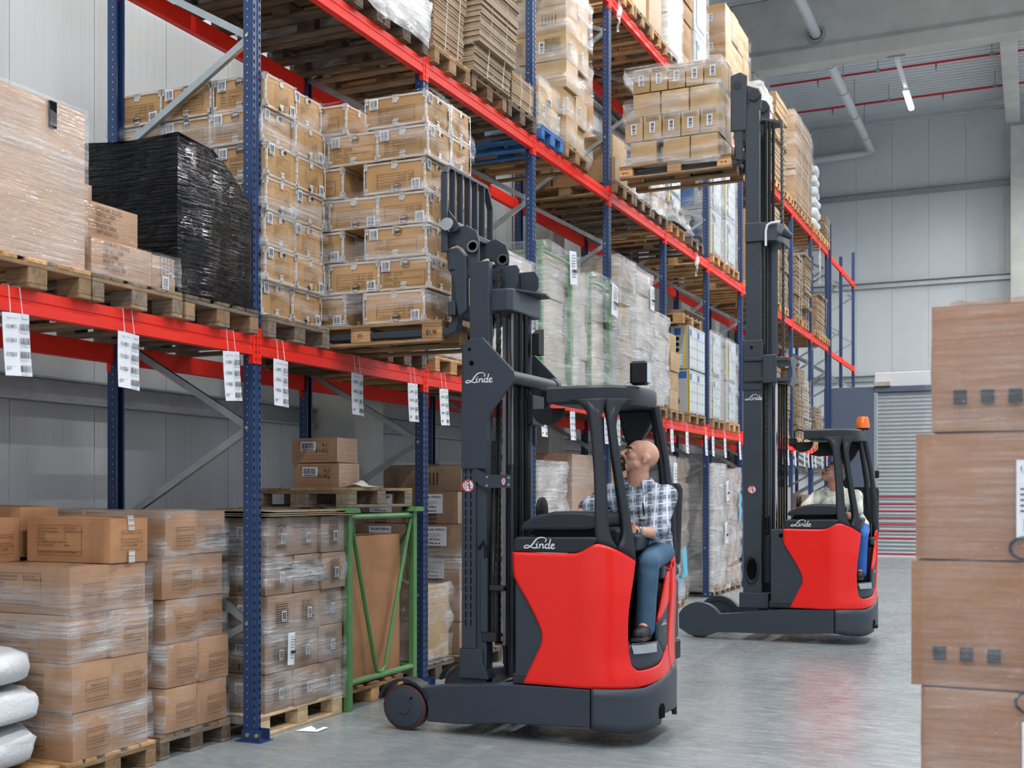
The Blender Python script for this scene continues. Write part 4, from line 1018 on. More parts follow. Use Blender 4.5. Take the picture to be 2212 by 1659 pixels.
# sixth and seventh bay of the middle shelf
shelf(1,18.95,'new orange pallet with crumpled film in the sixth bay of the middle shelf',W_new,.84); pallet('second pallet tied under film in the sixth bay of the middle shelf',.04,18.95,z2+.26,W_mid,W=.84)
tag(MB().box(-1.1,.08,18.5,19.4,z2+PT,z2+.258,.006).build('black_tray',M_black),'black plastic tray between the two pallets of the sixth bay','tray')
film('crumpled film over the two pallets of the sixth bay',-1.1,.06,18.5,19.6,z2+.12,z2+.44,F_heavy,88,full=True,bw=.15,off=.03,lump=.08)
shelf(1,20.2,'dark pallet behind the film in the sixth bay of the middle shelf',W_dark,.84)
comp_boxes('printed machine box, sixth bay, middle shelf',19.75,z2+PT,2,'printed machine boxes of the middle shelf',xf=-.25,w=.75,h=.66)
shelf(1,21.75,'new pallet under machine boxes in the seventh bay of the middle shelf, nearer',W_new,.9); shelf(1,22.95,'new pallet under machine boxes in the seventh bay of the middle shelf, farther',W_new,.9)
comp_boxes('machine box, seventh bay, middle shelf, nearer pallet',21.4,z2+PT,2,'printed machine boxes of the middle shelf',xf=0,w=.78,h=.70)
comp_boxes('machine box, seventh bay, middle shelf, farther pallet',22.55,z2+PT,2,'printed machine boxes of the middle shelf',xf=0,w=.8,h=.74)
film('film round the machine boxes of the middle shelf, nearer pallet',-.62,.01,21.39,22.19,z2+PT-.05,z2+PT+1.42,F_mid,89,full=True,bw=.3,off=.02)
film('film round the machine boxes of the middle shelf, farther pallet',-.62,.01,22.54,23.36,z2+PT-.05,z2+PT+1.5,F_mid,90,full=True,bw=.3,off=.02)
# far bays of the lowest and middle shelf, behind the second mast
FAR=[]
def far_pallets(lv,ys,m,what):
    for i,y in enumerate(ys): shelf(lv,y,'far pallet, %s shelf, under %s, %s from the second mast'%(LN[lv],what,ORD[i]),m,.82,detail=False)
far_pallets(1,(24.6,25.6,27.2,28.2,30.0,31.0,32.75,33.65,34.5),W_new,'flattened carton bundles')
bundle('pale tall bundle of flattened cartons right of the second mast, middle shelf, first',.04,26.8,27.6,z2+PT,1.75,C_flat,.0,91,wav=.02,straps=False)
bundle('pale tall bundle of flattened cartons right of the second mast, middle shelf, second',.04,27.7,28.6,z2+PT,1.6,C_flat,.0,92,straps=False)
bundle('bundle of flattened cartons with film in the ninth bay, middle shelf',.05,29.6,30.3,z2+PT,1.25,C_flat,.01,93,wav=.05)
bundle('torn bundle of flattened cartons in the tenth bay, middle shelf',.05,30.5,31.4,z2+PT,1.4,C_flat,.0,94,wav=.07)
bundle('short orange bundle of flattened cartons in the last bay, middle shelf',.05,32.9,34.3,z2+PT,.85,C_flat2,.02,95,wav=.06)
carton('brown carton at the seventh post of the middle shelf',-1.0,24.2,z2+PT,1.02,.9,1.2,C_brown); carton('brown carton at the eighth post of the middle shelf',-1.0,25.3,z2+PT,1.02,.9,1.1,C_brown)
far_pallets(0,(24.6,25.6,27.2,28.3,30.0,31.1,32.75,33.8),W_new,'bundles and cartons')
bundle('grey bundle of flattened cartons right of the second mast, lowest shelf, first',.04,26.9,27.7,z+PT,1.25,C_flat,0,96,wav=.03,straps=False)
bundle('grey bundle of flattened cartons right of the second mast, lowest shelf, second',.04,27.9,28.7,z+PT,1.0,C_flat,0,97,wav=.03,straps=False)
bundle('tall grey bundle of flattened cartons in the ninth bay, lowest shelf',.04,29.7,30.6,z+PT,1.45,C_flat,0,98,wav=.03)
bundle('wrapped grey bundle of flattened cartons in the tenth bay, lowest shelf',.04,30.8,31.8,z+PT,1.3,C_pale,0,99,wav=.05)
bundle('small bundle of flattened cartons in the last bay, lowest shelf',.04,32.6,33.6,z+PT,.8,C_flat,0,100,wav=.05)
carton('brown carton behind the second mast, lowest shelf',-1.0,24.3,z+PT,1.02,1.6,.9,C_pale)
def sack(label,loc,r,seed,rz=0.0,group='white sacks at the left picture edge'):
    mb=MB(); off=Vector((seed*3.1,seed,0)); n,m=28,16; vs_=[]
    def P(u,v):
        a=2*pi*u; t=pi*(v-.5); e=.45
        sg=lambda q,p:abs(q)**p*(1 if q>=0 else -1)
        x=r[0]*sg(cos(t),.32)*sg(cos(a),e); y=r[1]*sg(cos(t),.32)*sg(sin(a),e); zz=r[2]*sg(sin(t),.62)
        q=noise.noise(Vector((x,y,zz))*5+off)*.05+noise.noise(Vector((x,y,zz*2))*13+off)*.025
        s=1+q/max(.2,hypot(x,y)); return (x*s,y*s,zz*(1+.1*noise.noise(Vector((x,y,0))*6+off))+q*.4)
    mb.grid(P,n,m); o=mb.build('white_sack',M_mesh,loc=loc,rot=(0,0,rz),smooth='all'); return tag(o,label,'sack',group)
# --- top shelf
z3=ZL[2]
for i,(yy,m) in enumerate(((16.18,W_new),(17.05,W_mid),(17.92,W_new),(18.95,W_mid),(19.8,W_new),(20.68,W_mid),(21.7,W_mid),(22.58,W_new),(23.46,W_mid))): shelf(2,yy,'orange brown pallet of the top shelf, %s from the camera'%ORD[i],m,.84,detail=i<6)
carton('tall brown carton with red marking on the top shelf',-1.0,17.35,z3+PT,1.05,.66,1.2,C_beige); carton('brown carton at the picture top on the top shelf',-1.0,16.5,z3+PT,1.05,.7,.9,C_beige)
carton('film wrapped column beside the stacked small cartons on the top shelf',-1.0,18.35,z3+PT,1.05,.8,1.6,C_pale,name='wrapped_load',cat='load')
film('white film round the column beside the small cartons on the top shelf',-1.0,.05,18.35,19.15,z3+PT-.1,z3+PT+1.6,F_heavy,101,full=True,bw=.3,off=.02,lump=.02)
stack('small carton with white label stacked on the top shelf',.0,19.35,z3+PT,.5,.7,.24,1,1,5,C_brown,'small labelled cartons of the top shelf',lambda rnd,r,i,j:[('y-',.2,.5,LB_SQ())],jit=.02)
comp_boxes('printed machine box on the top shelf',20.3,z3+PT,2,'printed machine boxes of the top shelf',xf=-.02,w=.85,depth=.7,h=.8)
film('film round the machine boxes of the top shelf',-.72,-.01,20.28,21.17,z3+PT,z3+PT+1.62,F_mid,102,full=True,bw=.3,off=.02)
stack('labelled brown carton behind the raised load',.02,22.4,z3+PT,.45,.5,.46,2,4,4,C_brown,'labelled brown cartons behind the raised load',lambda rnd,r,i,j:[('y-',.5,.55,LB_V())] if j==0 else [],jit=.02)
film('film round the brown cartons behind the raised load',-.95,.03,22.39,24.45,z3+PT,z3+PT+1.86,F_clear,103,cover=.7,bw=.4,off=.02,lump=.03)
far_pallets(2,(24.45,25.3,26.2,27.2,28.05,28.9,29.95,30.8,31.7,32.72,33.58,34.45),W_new,'bundles at the roof')
bundle('tall orange bundle of cartons on the top shelf, left of three',.05,25.2,26.6,z3+PT,1.25,C_flat2,0,104,wav=.03,straps=False)
film('white film over the tall orange bundle on the top shelf',-1.1,.06,25.2,26.6,z3+PT+.75,z3+PT+1.35,F_heavy,105,full=True,bw=.3,off=.02,lump=.04)
bundle('tall pale bundle with film on the top shelf, middle of three',.05,27.0,28.3,z3+PT,1.62,C_flat2,0,106,wav=.03,straps=False)
bundle('widest bundle of flattened cartons on the top shelf, right of three',.06,29.3,31.7,z3+PT,1.85,C_flat2,0,107,wav=.02)
film('clear film round the widest bundle on the top shelf',-1.1,.07,29.3,31.7,z3+PT+.5,z3+PT+1.8,F_clear,108,cover=.6,bw=.4,off=.03)
for i in range(6):
    sack('white sack in the pile at the end of the top shelf, %s from the bottom'%ORD[i],(-.5,32.9+(.04 if i%2 else 0),z3+PT+.12+i*.235),(.55,.62,.110),i+20,.02*i,'white sacks at the end of the top shelf')
bundle('low torn bundle at the very end of the top shelf',.05,33.9,34.8,z3+PT,.5,C_flat,0,109,wav=.08)
# ================================================================ floor level
def ground():
    pallet('wooden pallet under the front stack of brown cartons on the floor',-.13,6.07,0,W_new,W=.84,m2=W_mid)
    def pr(rnd,r,i,j):
        P=[]
        if j==0: P.append(('y-',.42,.52,PB(pb_ssg),pi if r==1 else 0))
        if i==0: P.append(('x+',.55,.42,PB(pb_emp),pi if (r==1 and j==0) else 0))
        return P
    g='brown cartons of the front stack on the floor'
    stack('brown printed carton of front floor stack',-.15,5.70,PT,.58,.36,.255,2,2,4,C_pinkw,g,pr,jit=.02,bulge=.012)
    zt=PT+4*.257
    carton('big brown carton lying on top of the front floor stack',-.74,6.07,zt,.59,.37,.25,C_pink,g,1,prints=(('y-',.42,.5,PB(pb_ssg)),('x+',.5,.5,PB(pb_emp))),bulge=.01,tape=M_tape)
    carton('brown carton on the front floor stack at the left picture edge, near one',-1.36,5.71,zt,.58,.36,.25,C_pink,g,2,prints=(('y-',.42,.5,PB(pb_ssg)),('x+',.5,.4,PB(pb_emp))))
    carton('brown carton on the front floor stack at the left picture edge, far one',-1.38,6.09,zt+.02,.58,.36,.29,C_pink,g,0,bulge=.008)
    film('clear film wound round the front stack of brown cartons on the floor',-1.34,-.14,5.69,6.43,PT-.02,zt+.03,F_mid,201,cover=.8,bw=.2,off=.014,slope=.16,lump=.012)
    pallet('pallet with chipboard blocks under the second floor stack',-.16,6.98,0,W_mid,W=.80,m2=W_old,blk=W_dark)
    g='brown cartons of the second floor stack'
    stack('brown printed carton of second floor stack',-.18,6.62,PT+.01,.58,.352,.258,2,2,5,C_pinkw,g,lambda rnd,r,i,j:([('y-',.42,.5,PB(pb_ssg))] if j==0 else [])+([('x+',.55,.42,PB(pb_emp))] if i==0 else []),jit=.025,bulge=.012)
    film('clear film wound round the second floor stack of brown cartons',-1.36,-.17,6.61,7.34,PT-.03,PT+1.32,F_mid,202,cover=.8,bw=.24,off=.014,slope=.2,lump=.012)
    # third stack, behind the nearest post
    pallet('pale new pallet under the grey brown cartons right of the nearest blue post',-.42,8.70,0,W_pale,W=.8,L=1.2,rot=pi/2)
    def prg(rnd,r,i,j):
        P=[]
        if i==0: P+= [('x+',.45,.52,PB(pb_lines),pi/2 if rnd.random()<.4 else 0),('x+',.52,.45,LB_SQ())]
        if j==0: P+= [('y-',.3 if i else .35,.5,PB(pb_grey)),('y-',.62,.62,LB_W())]
        return P
    g='grey brown cartons right of the nearest blue post'
    stack('grey brown barcode carton right of nearest post',-.02,7.58,PT,.40,.372,.25,2,3,5,C_grey,g,prg,jit=.02,bulge=.01)
    film('hazy film wound round the grey brown cartons right of the nearest blue post',-.83,-.01,7.57,8.71,PT-.03,PT+1.27,F_mid,203,cover=.85,bw=.24,off=.014,slope=.24,lump=.012)
    sheet('white shipping label on the film of the grey brown cartons',(.03,7.84,PT+.40),.09,.21,rz=-.05,cat='label')
    mb=MB()
    for k in range(3): mb.grid(lambda u,v:(lerp(-1.12+.03*k,.05-.02*k,u),lerp(7.52,8.78+.04*k,v),PT+1.275+.012*k+.03*max(0,v-.8)*(-2 if k<2 else 1)+.05*max(0,.15-v)*(k==2)),6,8)
    tag(mb.build('cardboard_sheet',C_flat,solid=.006),'flat cardboard sheets lying on the grey brown cartons','cardboard')
    # green trestle frame with a big torn carton
    e=empty('stacking_trestle',(-.42,9.35,0)); tag(e,'green tubular stacking frame holding a tall torn carton','frame')
    H=1.42; xs=(.41,-.40); ys=(-.575,.60)
    for x in xs:
        for y in ys:
            part(MB().box(x-.022,x+.022,y-.035,y+.035,.0,H,.004),'post',M_green,e)
            part(MB().prism([(y-.09,H),(y+.09,H),(y+.065,H+.035),(y-.065,H+.035)],x-.06,x+.06,'x'),'cup',M_green,e)
        part(MB().tube([(x,ys[0],H-.03),(x,ys[1],H-.03)],.02,8),'top_rail',M_green,e,smooth=True)
        part(MB().tube([(x,ys[0],.2),(x,ys[1],.2)],.022,8),'bottom_rail',M_green,e,smooth=True)
        part(MB().tube([(x,ys[0]+.05,H-.06),(x,-.12,.30),(x,-.08,.235),(x,.0,.22),(x,.07,.26),(x,ys[1]-.05,H-.06)],.016,8),'v_strut',M_green,e,smooth=True)
    for y in ys:
        for zz in (.2,H-.03): part(MB().tube([(xs[0],y,zz),(xs[1],y,zz)],.02,8),'cross_rail',M_green,e,smooth=True)
        part(MB().tube([(xs[0],y,H-.1),(-.1,y,.6)],.014,8),'strut',M_green,e,smooth=True)
    pallet('light pallet under the tall torn carton in the green frame',-.06,9.35,0,W_new,W=1.06,L=.72)
    carton('tall torn orange brown carton standing in the green frame',-.78,8.84,PT+.005,.71,1.0,1.10,C_pink,bulge=.02,prints=())
    pallet('old pallet lying on top of the green frame',-.41,8.78,H+.036,W_mid,W=.8,L=1.16,rot=-pi/2,m2=W_old)
    for i,(x0,zz) in enumerate(((-.60,H+.036+PT),(-.615,H+.036+PT+.19))):
        carton('carton printed 73018 upside down on the frame pallet, %s one'%('lower' if i==0 else 'upper'),x0,9.05,zz,.385,.36,.185,C_pinkw,'cartons on the green frame',i,prints=(('y-',.5,.5,PB(pb_73018_small),pi),('y-',.38,.66,LB_W())),bulge=.004)
    mb=MB(); mb.grid(lambda u,v:(lerp(-.22,.0,u)+.03*sin(v*7),lerp(9.05,9.35,v),H+.185+.06*max(0,1-abs(u-.55)*3)*max(0,1-abs(v-.4)*1.5)+.004),8,8)
    tag(mb.build('foil_scrap',M_tape,smooth='all',solid=.002),'crumpled white foil scrap on the frame pallet beside the cartons','scrap')
    mb=MB(); mb.grid(lambda u,v:(lerp(.05,.19,u),lerp(7.86,8.02,v)+.04*u,.004+.01*sin(u*9)*v),5,4)
    tag(mb.build('paper_scrap',M_paper,solid=.001),'white paper scrap on the floor by the nearest blue post','scrap')
def pb_73018_small(mb):
    add_mesh(mb,T('73018',.045),at2(-.125,-.012)); frame_lines(mb,-.125,.125,-.07,-.018,.0012); flat(mb,-.125,.125,-.055,-.054); add_mesh(mb,T('4',.03),at2(-.115,-.045)); 
    mb.add([(-.09,-.045,0),(-.072,-.045,0),(-.081,-.024,0)],[(0,1,2)])
    frame_lines(mb,-.125,.125,.04,.07,.0012)
    for i in range(6): flat(mb,-.083+.042*i,-.082+.042*i,.04,.07)
    return [M_inkb]
ground()
# white sacks at the left picture edge
for i,(x,y,zz,h) in enumerate(((-.72,5.22,.265,.105),(-.71,5.21,.475,.095),(-.74,5.20,.67,.09))):
    sack('plump white plastic sack in the pile at the left edge, %s'%('bottom','middle','top')[i] ,(x,y,zz),(.55,.40,h),i+3,.05*i)
sack('small white sack slumped on top of the pile at the left edge',(-.92,5.18,.84),(.30,.32,.08),9,.4)
pallet('old pallet under the white sacks at the left edge',-.15,5.2,0,W_new,W=.84)
# floor loads behind the trucks
def ground_far():
    g='brown cartons with article labels behind the second post'
    pallet('dark pallet under the labelled brown cartons behind the second blue post',-.05,11.65,0,W_dark,W=1.0)
    stack('article labelled carton behind second blue post',-.12,11.25,PT,.50,.42,.285,2,2,5,C_grey,g,lambda rnd,r,i,j:([('y-',.5,.62,LB_ART()),('y-',.5,.25,PB(pb_bars),pi/2)] if j==0 else []),jit=.02)
    carton('opened brown carton with upright printing on the labelled carton stack',-.72,11.3,PT+5*.287,.60,.45,.22,C_grey,g,1,prints=(('y-',.5,.5,PB(pb_bars)),))
    carton('flat brown carton at the back of the labelled carton stack top',-1.1,11.8,PT+5*.287,.9,.4,.25,C_grey,g,2)
    film('torn film flap hanging on the labelled brown cartons',-1.12,-.10,11.24,12.12,PT+.2,PT+1.0,F_clear,211,cover=.8,bw=.4,off=.02)
    pallet('small pallet under the crumpled wrapped carton behind the second blue post',-.1,10.72,0,W_dark,W=.7,L=.8)
    carton('crumpled wrapped carton with shipping labels behind the second blue post',-.72,10.45,PT+.02,.6,.55,.62,C_beige,bulge=.02,prints=(('y-',.62,.72,LB_W()),('y-',.4,.5,LB_SQ())))
    film('shiny film round the crumpled carton behind the second blue post',-.72,-.12,10.44,11.01,PT,PT+.66,F_mid,212,full=True,bw=.25,off=.02,lump=.04)
    pallet('pallet under the pale wrapped cartons behind the cab dashboard',-.05,13.75,0,W_mid,W=.9)
    stack('pale carton under film behind cab dashboard',-.08,13.3,PT,.5,.85,.42,2,1,4,C_pale,'pale cartons behind the cab dashboard',lambda rnd,r,i,j:[('y-',.4,.4,LB_SQ())] if r==2 else [],jit=.03)
    film('thick film over the pale cartons behind the cab dashboard',-1.1,-.07,13.29,14.17,PT,PT+1.75,F_heavy,213,full=True,bw=.3,off=.03,lump=.05)
    pallet('pallet under the big plain carton behind the cab',-.05,15.05,0,W_mid,W=.95)
    carton('big plain brown carton under film behind the cab',-1.05,14.55,PT,.95,.95,1.0,C_pinkw,bulge=.02); carton('second big plain brown carton stacked behind the cab',-1.05,14.55,PT+1.01,.95,.95,.84,C_pinkw,bulge=.02)
    film('film round the big plain cartons behind the cab',-1.05,-.1,14.55,15.5,PT,PT+1.86,F_clear,214,cover=.8,bw=.4,off=.02)
    pallet('pallet under the tall brown carton with a white label behind the driver',-.05,16.3,0,W_mid,W=.8)
    carton('tall brown carton with a white label behind the driver',-.95,15.95,PT,.9,.7,1.85,C_brown,bulge=.01,prints=(('y-',.8,.8,LB_V()),))
    # wrapped columns right of the nearer truck
    cols=((18.52,18.8,1.9,C_pale,F_heavy,'narrow film column with yellow label right of the nearer truck'),(18.86,19.35,.62,M_lblue,F_heavy,'low light blue load under film right of the nearer truck'),(19.4,20.85,1.92,C_grey,F_mid,'wide grey carton load under film left of the sixth post'),(21.35,22.3,1.86,C_pale,F_heavy,'tall white wrapped load right of the sixth blue post'),(22.55,23.6,1.82,C_pinkw,F_heavy,'tall brown carton load under film at the seventh post'))
    for i,(ya,yc,h,m,fm,l) in enumerate(cols):
        xf=.02 if i!=2 else -.25
        pallet('pallet under the '+l,xf+.03,(ya+yc)/2,0,W_mid,W=yc-ya)
        carton(l,xf-.95,ya,PT,.95,yc-ya,h,m,bulge=.012,name='wrapped_load',cat='load')
        film('film round the '+l,xf-.95,xf,ya,yc,.06,PT+h+.02,fm,220+i,full=True,bw=.35,off=.03,lump=.03)
    carton('slanted open carton on the low light blue load',-.7,18.86,PT+.63,.6,.5,.35,C_pinkw,rz=.1)
    sheet('white and yellow label sheet on the narrow film column',(.08,18.66,1.72),.2,.5)
    sheet('orange number card 1072 on the narrow film column',(.085,18.67,1.2),.26,.36,m=M_orng,cat='card',rz=-.04,lines=False)
    inst('lettering',T('1072',.12,M_ink,align='CENTER'),[o for o in COL.objects if o.get('label','').startswith('orange number')][0],(0,.04,.016))
    sheet('blue paper tag on the tall brown load at the seventh post',(.08,23.3,1.35),.16,.45,m=M_lblue,cat='tag',lines=False)
    sheet('cream paper tag on the tall white load, upper',(.09,22.2,1.6),.2,.3,m=M_paper,cat='tag',rz=.15); sheet('cream paper tag on the tall white load, lower',(.09,22.1,.95),.2,.32,m=M_paper,cat='tag',rz=.1)
    sheet('light blue sign on the low load right of the nearer truck',(.09,19.2,.62),.22,.4,m=M_lblue,cat='sign',rz=.2,lines=False)
    # behind the second truck
    for i,(ya,yc,h,m) in enumerate(((25.0,26.4,1.3,C_pale),(27.2,28.2,1.0,C_brown),(28.6,29.4,1.55,C_pale),(30.0,31.2,1.1,C_brown),(31.4,32.1,1.4,C_grey))):
        q=ORD[i]; pallet('far floor pallet behind the second truck, %s'%q,.0,(ya+yc)/2,0,W_mid,W=yc-ya,detail=False)
        carton('far floor carton load behind the second truck, %s'%q,-.95,ya,PT,.93,yc-ya,h,m)
ground_far()
# ================================================================ hanging location sheets on the lowest beams
def tag_mesh(bay,pos):
    mb=MB(); w,h=.205,.30
    mb.grid(lambda u,v:((u-.5)*w,(v-1)*h,.006*sin(u*pi*1.3)+.012*(1-v)**2),4,6)
    mb.mi=1
    add_mesh(mb,T('Regal 8   Fach %02d'%bay,.013,M_ink,shear=.2),at2(-.085,-.03,.012)); add_mesh(mb,T('Stellplatz %d'%pos,.013,M_ink,shear=.2),at2(.022,-.03,.012))
    for i,lv in enumerate((4,3,2,1)):
        y=-.075-i*.066
        add_mesh(mb,T('1%02d%d%d1'%(bay,lv,pos),.027,M_ink,bold=.0007),at2(-.095,y,.014)); barcode(mb,.008,.085,y-.008,y+.024,13,.016,i+bay*7+pos); 
        add_mesh(mb,T('800111104%d%d0101'%(lv,pos),.009,M_ink),at2(.008,y-.024,.016))
    return mb.mesh('sheet',[M_paper,M_ink],fix=False)
TY=[(5.05,11,1),(5.99,11,2),(7.07,11,3),(7.70,10,1),(8.85,10,2),(9.86,10,3),(10.51,9,1),(11.5,9,2),(12.62,9,3),(13.16,8,1),(14.13,8,2),(15.44,8,3),(15.95,7,1),(16.9,7,2),(17.9,7,3),(18.68,6,1),(19.61,6,2),(20.89,6,3),(21.4,5,1),(22.32,5,2),(23.57,5,3),(24.3,4,1),(27.91,3,1),(28.7,3,2),(29.61,3,3),(30.9,2,1),(31.5,2,2),(32.05,2,3),(32.6,1,1),(33.67,1,2),(34.5,1,3)]
for i,(y,b,p) in enumerate(TY):
    e=empty('location_sheet',(.03,y,ZL[0]-.13)); tag(e,'white hanging location sheet, %s place of the %s bay from the camera'%(ORD[p-1],ORD[11-b]),'sign','hanging location sheets')
    rnd=random.Random(i); r=(rnd.random()-.5)*.12
    inst('sheet',tag_mesh(b,p),e,mw=frame('x+',(0,0,0))@Matrix.Rotation(r,4,'Z'))
    for dy in (-.045,.045): part(MB().tube([(.004,dy+r*.0,-.012),(-.012,dy*.9,.13),(-.055,dy*.9,.14)],.0022,5),'string',M_string,e)
# ================================================================ carton stack in the right foreground
def foreground():
    pallet('pallet under the blurred carton stack in the right foreground',4.72,5.22,0,W_mid,W=.8,L=.85)
    g='cartons of the right foreground stack'
    def squares(mb):
        for i in range(3): flat(mb,-.095+.075*i,-.058+.075*i,-.022,.022)
        return [M_ink]
    def ringm(mb):
        n=20
        for k in range(n):
            a,b=2*pi*k/n,2*pi*(k+1)/n; mb.add([(.05*cos(a),.04*sin(a),0),(.05*cos(b),.04*sin(b),0),(.04*cos(b),.03*sin(b),0),(.04*cos(a),.03*sin(a),0)],[(0,1,2,3)])
        return [M_ink]
    sq=print_block('squares',squares); rg=print_block('ring',ringm)
    X=(3.93,3.885,3.872,3.90,3.91)
    for k in range(5):
        r=4-k; zz=PT+r*.402
        pr=[]
        if k in (0,2): pr.append(('y-',.26,.27,sq))
        if k in (1,3): pr.append(('y-',.60,.48,LB_DOC())); pr.append(('y-',.50,.93 if k==3 else .10,rg))
        carton('blurred brown foreground carton, %s'%('topmost','second from the top','third from the top','fourth from the top','bottom one')[k],X[k],4.83,zz,.62,.80,.40,C_fore,g,k%3,prints=pr,bulge=.012)
        # flap overlap seam
    film('clear film with bright glints round the right foreground stack',3.935,4.52,4.83,5.63,PT,PT+2.0,film_mat('foreground_film',.0,.08,zs=30,rough=.10),301,full=True,bw=.4,off=.02,lump=.012)
    mb=MB()
    def wr(u,v):
        zz=lerp(PT+.02,PT+2.0,v); x=lerp(X[min(4,max(0,4-int((zz-PT)/.402)))]+.004,4.52,u); k=noise.noise(Vector((x*2.2,zz*2.6,3)))
        q=noise.noise(Vector((x*5+zz*1.2,zz*62-x*6,.5))); r=(1-abs(q)*2.2)**3 if abs(q)<.45 else 0
        return (x,4.806-.0045*r*max(0,k+.25)*1.6-.002*noise.noise(Vector((x*9,zz*9,8))),zz)
    mb.grid(wr,60,420)
    wo=mb.build('stretch_film',bpy.data.materials['foreground_film'],smooth='all'); fade_attr(wo.data,[1.0]*len(wo.data.vertices)); tag(wo,'wrinkled glinting film layer on the front of the right foreground stack','film','stretch film on loads')
    mb=MB(); mb.grid(lambda u,v:(lerp(3.98,4.5,u),lerp(4.85,5.3,v),PT+2.012+.02*abs(noise.noise(Vector((u*7,v*7,1))))+.008),16,10)
    ft_=mb.build('film_tail',F_heavy,smooth='all'); fade_attr(ft_.data,[1.0]*len(ft_.data.vertices)); tag(ft_,'crumpled film end lying on the right foreground stack','film')
foreground()
# ================================================================ reach trucks
def ribbon(mb,pts,w,it=2):
    pts=smooth_pts([tuple(p) for p in pts],it); n=len(pts); ws=w if isinstance(w,(list,tuple)) else [w,w]
    V=[]
    for i,p in enumerate(pts):
        a=pts[max(i-1,0)]; b=pts[min(i+1,n-1)]; d=Vector((b[0]-a[0],b[1]-a[1])); d.normalize() if d.length else None
        t=i/(n-1)*(len(ws)-1); k=min(int(t),len(ws)-2); ww=lerp(ws[k],ws[k+1],t-k)/2
        V.append((p[0]-d.y*ww,p[1]+d.x*ww,0)); V.append((p[0]+d.y*ww,p[1]-d.x*ww,0))
    mb.add(V,[(2*i,2*i+1,2*i+3,2*i+2) for i in range(n-1)])
def logo_mesh():
    mb=MB(); B=13
    ribbon(mb,[(62,26),(35,34),(8,24),(2,12),(14,3),(45,6),(78,26),(105,62),(125,88),(150,108),(185,116),(215,112),(232,98),(233,80),(220,68)],[8,12,10,12,14,16,14,10,7,12,9])
    ribbon(mb,[(60,18),(85,12),(110,4),(128,8),(134,18)],[9,13,12])
    ribbon(mb,[(122,46),(141,46),(134,22),(136,6),(152,10)],[9,B,B,8]); ribbon(mb,[(140,64),(150,66)],[11,11])
    ribbon(mb,[(158,44),(172,46),(162,4)],[8,B,B]); ribbon(mb,[(168,30),(186,48),(203,44),(198,18),(202,5),(216,10)],[8,B,B,B,8])
    ribbon(mb,[(262,44),(240,50),(222,32),(224,10),(242,3),(258,18),(262,40)],[8,B,14,B,9]); ribbon(mb,[(279,98),(262,30),(258,8),(266,3),(280,10)],[12,B,B,8])
    ribbon(mb,[(286,26),(306,30),(318,40),(308,52),(292,44),(284,24),(288,6),(306,2),(324,14)],[8,9,10,B,14,B,8])
    me=mb.mesh('logo',M_logo,fix=False); me.transform(Matrix.Diagonal((1/325,1/325,1,1))); return me
LOGO=logo_mesh()
def warn_mesh():
    mb=MB(); n=32
    def disc(r0,r1,z_):
        for i in range(n):
            a,b=2*pi*i/n,2*pi*(i+1)/n; mb.add([(r0*cos(a),r0*sin(a),z_),(r0*cos(b),r0*sin(b),z_),(r1*cos(b),r1*sin(b),z_),(r1*cos(a),r1*sin(a),z_)],[(0,1,2,3)])
    disc(0.0001,1,0); mb.mi=1; disc(.82,1,.01)
    mb.mi=2; flat(mb,-.28,.25,.58,.76,.01); ribbon3(mb,[(-.6,.4),(-.55,-.1),(-.65,-.35)],.08); ribbon3(mb,[(-.5,-.1),(-.3,.0),(-.3,-.5)],.08); ribbon3(mb,[(-.62,-.5),(-.2,-.5)],.07)
    ribbon3(mb,[(.15,.35),(.25,-.05),(.15,-.65)],.13); ribbon3(mb,[(.25,-.05),(.4,-.6)],.1); ribbon3(mb,[(-.1,.05),(.2,.2),(.5,-.05)],.09); 
    mb.add([(.15+.11*cos(2*pi*i/12),.43+.11*sin(2*pi*i/12),.011) for i in range(12)],[tuple(range(12))])
    mb.mi=1; mb.add([(-.62,.56,.014),(-.52,.66,.014),(.62,-.56,.014),(.52,-.66,.014)],[(0,1,2,3)])
    return mb.mesh('warning_sticker',[M_paper,M_slatr,M_ink],fix=False)
def ribbon3(mb,pts,w):
    b=len(mb.v); ribbon(mb,pts,w,1)
    for i in range(b,len(mb.v)): mb.v[i]=(mb.v[i][0],mb.v[i][1],.01)
WARN=warn_mesh()
TW=1.2; XR=.83
def plan_pts(x_st=.42,xr=XR,w=TW,e=2.4,inset=0.0,x0=0.0,n=120):
    pts=[(x0,inset)]
    for i in range(n+1):
        t=pi*i/n; cs=cos(t); sn=abs(sin(t)); hw=w/2-inset
        pts.append((x_st+(xr-inset-x_st)*sn**(2/e), w/2-hw*abs(cs)**(2/e)*(1 if cs>=0 else -1)))
    pts.append((x0,w-inset)); return pts
_PP=plan_pts(); _PS=[0.0]
for _i in range(1,len(_PP)): _PS.append(_PS[-1]+hypot(_PP[_i][0]-_PP[_i-1][0],_PP[_i][1]-_PP[_i-1][1]))
def plan_at(s):
    if s<=0: return (s,0.0,0.0,-1.0)
    for i in range(1,len(_PS)):
        if s<=_PS[i] or i==len(_PS)-1:
            k=min(1,(s-_PS[i-1])/max(1e-9,_PS[i]-_PS[i-1])); a,b=_PP[i-1],_PP[i]
            dx,dy=b[0]-a[0],b[1]-a[1]; L=hypot(dx,dy) or 1
            return (lerp(a[0],b[0],k),lerp(a[1],b[1],k),dy/L,-dx/L)   # point and outward normal
def wrap(s,zz,out=0.0):
    x,y,nx,ny=plan_at(s); return (x+nx*out,y+ny*out,zz)
